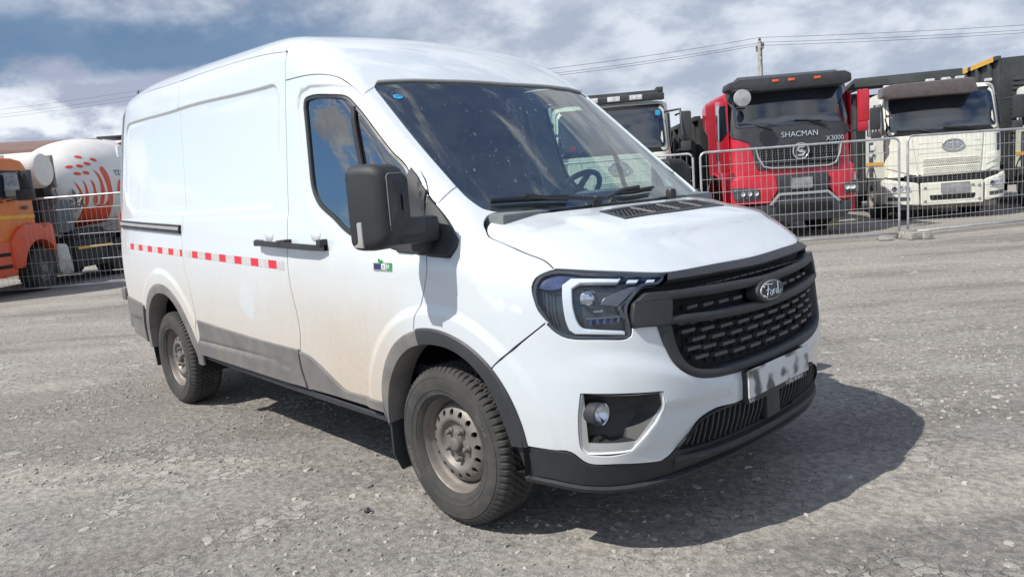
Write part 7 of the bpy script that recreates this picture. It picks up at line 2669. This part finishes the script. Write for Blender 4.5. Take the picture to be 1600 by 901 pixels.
fence_panel((-.45, 14.75), (-2.26, 11.62), 1.82, 'grey mesh fence panel in front of the cream truck at the right edge')
fence_panel((-2.34, 11.42), (-4.84, 8.92), 1.80, 'grey mesh fence panel in front of the red truck')
fence_panel((-4.93, 8.82), (-7.95, 7.05), 1.80, 'grey mesh fence panel in front of the white truck behind the windscreen')
fence_panel((-8.03, 7.0), (-10.9, 5.0), 1.84, 'grey mesh fence panel mostly hidden behind the van, next to the white truck')
fence_panel((-10.98, 4.93), (-13.55, 2.55), 1.88, 'grey mesh fence panel mostly hidden behind the van, next to the mixer truck')
fence_panel((-13.62, 2.47), (-16.2, -.36), 1.93, 'grey mesh fence panel in front of the orange mixer truck')


def block(x, y, rz, label, s=(.62, .22, .13)):
    bm = bmesh.new()
    b_box(bm, (0, 0, s[2] / 2), s, .02)
    for e in (-1, 1):
        b_box(bm, (e * s[0] * .16, 0, s[2] + .012), (.05, s[1] * .8, .03), .008)
    o = link('concrete_foot', bm_mesh('concrete_foot', bm, angle=30), CONC)
    o.location = (x, y, 0)
    o.rotation_euler = (0, 0, rz)
    o['label'] = label
    o['category'] = 'concrete block'
    o['group'] = 'concrete feet of the mesh fence'
    return o


block(-2.18, 11.42, R(-38), 'pale concrete foot under the fence joint between red and cream trucks', (.52, .24, .13))
block(-1.86, 11.36, R(-44), 'small broken piece of concrete beside the fence foot', (.12, .16, .12))
block(-2.50, 11.16, R(-60), 'low concrete slab lying left of the fence foot by the red truck', (.30, .22, .06))
block(-15.95, -.55, R(30), 'long concrete foot under the fence at the left edge', (.80, .25, .15))
block(-4.88, 8.86, R(-38), 'concrete foot of the fence behind the bonnet of the van')

# ------------------------------------------------------------------ power line
POLEM = plain('concrete_pole', (0.34, 0.33, 0.31), 0.85, var=.2)
INS = plain('insulator', (0.03, 0.03, 0.035), 0.4)
CABLE = plain('cable', (0.05, 0.05, 0.055), 0.6)
dline = Vector((-22.6, -24.7, 0)).normalized()
perp = Vector((-dline.y, dline.x, 0))


def power_pole(x, y, h, label):
    t = thing('power_pole', label, 'power pole', (x, y, 0), 0, 'poles of the overhead line')
    bm = bmesh.new()
    b_prism(bm, [(-.11, -.09), (.11, -.09), (.11, .09), (-.11, .09)], 'z', 0, h)
    for v in bm.verts:
        k = 1.25 - .45 * v.co.z / h
        v.co.x *= k
        v.co.y *= k
    link('pole', bm_mesh('pole', bm), POLEM, t)
    tops = []
    ca = []
    for o_, z in ((-.45, h - .35), (.45, h - .35), (0.0, h - .02)):
        ca.append((perp * o_ + Vector((0, 0, z))))
    tube('crossarm', [perp * -.5 + Vector((0, 0, h - .42)), perp * .5 + Vector((0, 0, h - .42))], .035, INS, t, n=6)
    tube('crossarm_brace', [perp * -.35 + Vector((0, 0, h - .42)), Vector((0, 0, h - .9)), perp * .35 + Vector((0, 0, h - .42))], .022, INS, t, n=6)
    tube('crossarm', [perp * -.28 + Vector((0, 0, h - 1.0)), perp * .28 + Vector((0, 0, h - 1.0))], .03, INS, t, n=6)
    for c in ca:
        lathe('insulator', [(.01, -.06), (.02, 0), (.07, .03), (.05, .08), (.08, .11), (.05, .16), (.03, .22), (0, .23)], 'z', INS, t, n=10, c=tuple(c))
        tops.append(Vector((x, y, 0)) + c + Vector((0, 0, .22)))
    return tops


tops = [power_pole(7.6, 62.0, 8.2, 'concrete pole of the overhead line outside the right edge'),
        power_pole(-17.14, 34.96, 8.1, 'concrete power pole with black insulators rising behind the red truck'),
        power_pole(-39.35, 10.75, 7.7, 'power pole whose insulators show just above the rear roof edge of the van'),
        power_pole(-62.0, -14.0, 8.0, 'concrete pole of the overhead line outside the left edge')]
for i in range(3):
    for k in range(3):
        a, b = tops[i][k], tops[i + 1][k]
        sag = .75 if i else .4
        pts = [a.lerp(b, t_) - Vector((0, 0, sag * 4 * t_ * (1 - t_))) for t_ in np.linspace(0, 1, 17)]
        o = tube('power_cable', pts, (.010, .010, .0055)[i], CABLE, None, n=5)
        which = ['lowest', 'middle', 'topmost'][k] if False else ['far', 'near', 'top'][k]
        o['label'] = 'thin black %s cable %s' % (which, ['running from the pole to the right edge', 'sagging between the pole and the van roof', 'in the sky left of the van'][i])
        o['category'] = 'cable'
        o['group'] = 'cables of the overhead line'

# ------------------------------------------------------------------ far building
bt = thing('warehouse', 'long low warehouse with a brown roof edge behind the orange mixer truck', 'building', (-57, 9, 0), R(64))
BW = plain('warehouse_wall', (0.30, 0.25, 0.22), 0.85, var=.1, scale=.6)
BR = plain('warehouse_roof', (0.20, 0.12, 0.10), 0.7, var=.15, scale=.8)
box('wall', (-9, 0, 2.9), (26, 10, 5.8), BW, bt, .02)
prism('roof', [(-5.4, 5.8), (5.4, 5.8), (5.2, 6.05), (0, 7.0), (-5.2, 6.05)], 'x', -22.4, 4.4, BR, bt, .02)
for k in range(6):
    fr = box('window', (-19 + k * 4.2, -5.03, 3.6), (1.8, .06, 1.2), WHITE, bt, .01)
    box('pane', (-19 + k * 4.2, -5.07, 3.6), (1.6, .03, 1.0), BLACK, fr, .005)

rock(1.02, -.93, .028, 'dark flat stone lying beyond the tip of the van shadow, lower right', 5, h=.4)
rock(1.05, -1.0, .024, 'small pale stone next to the dark flat stone, lower right', 8, ST2, .4)
rock(-.42, -1.15, .014, 'small dark stone on the yard left of the front wheel', 9, TRIM, .8)
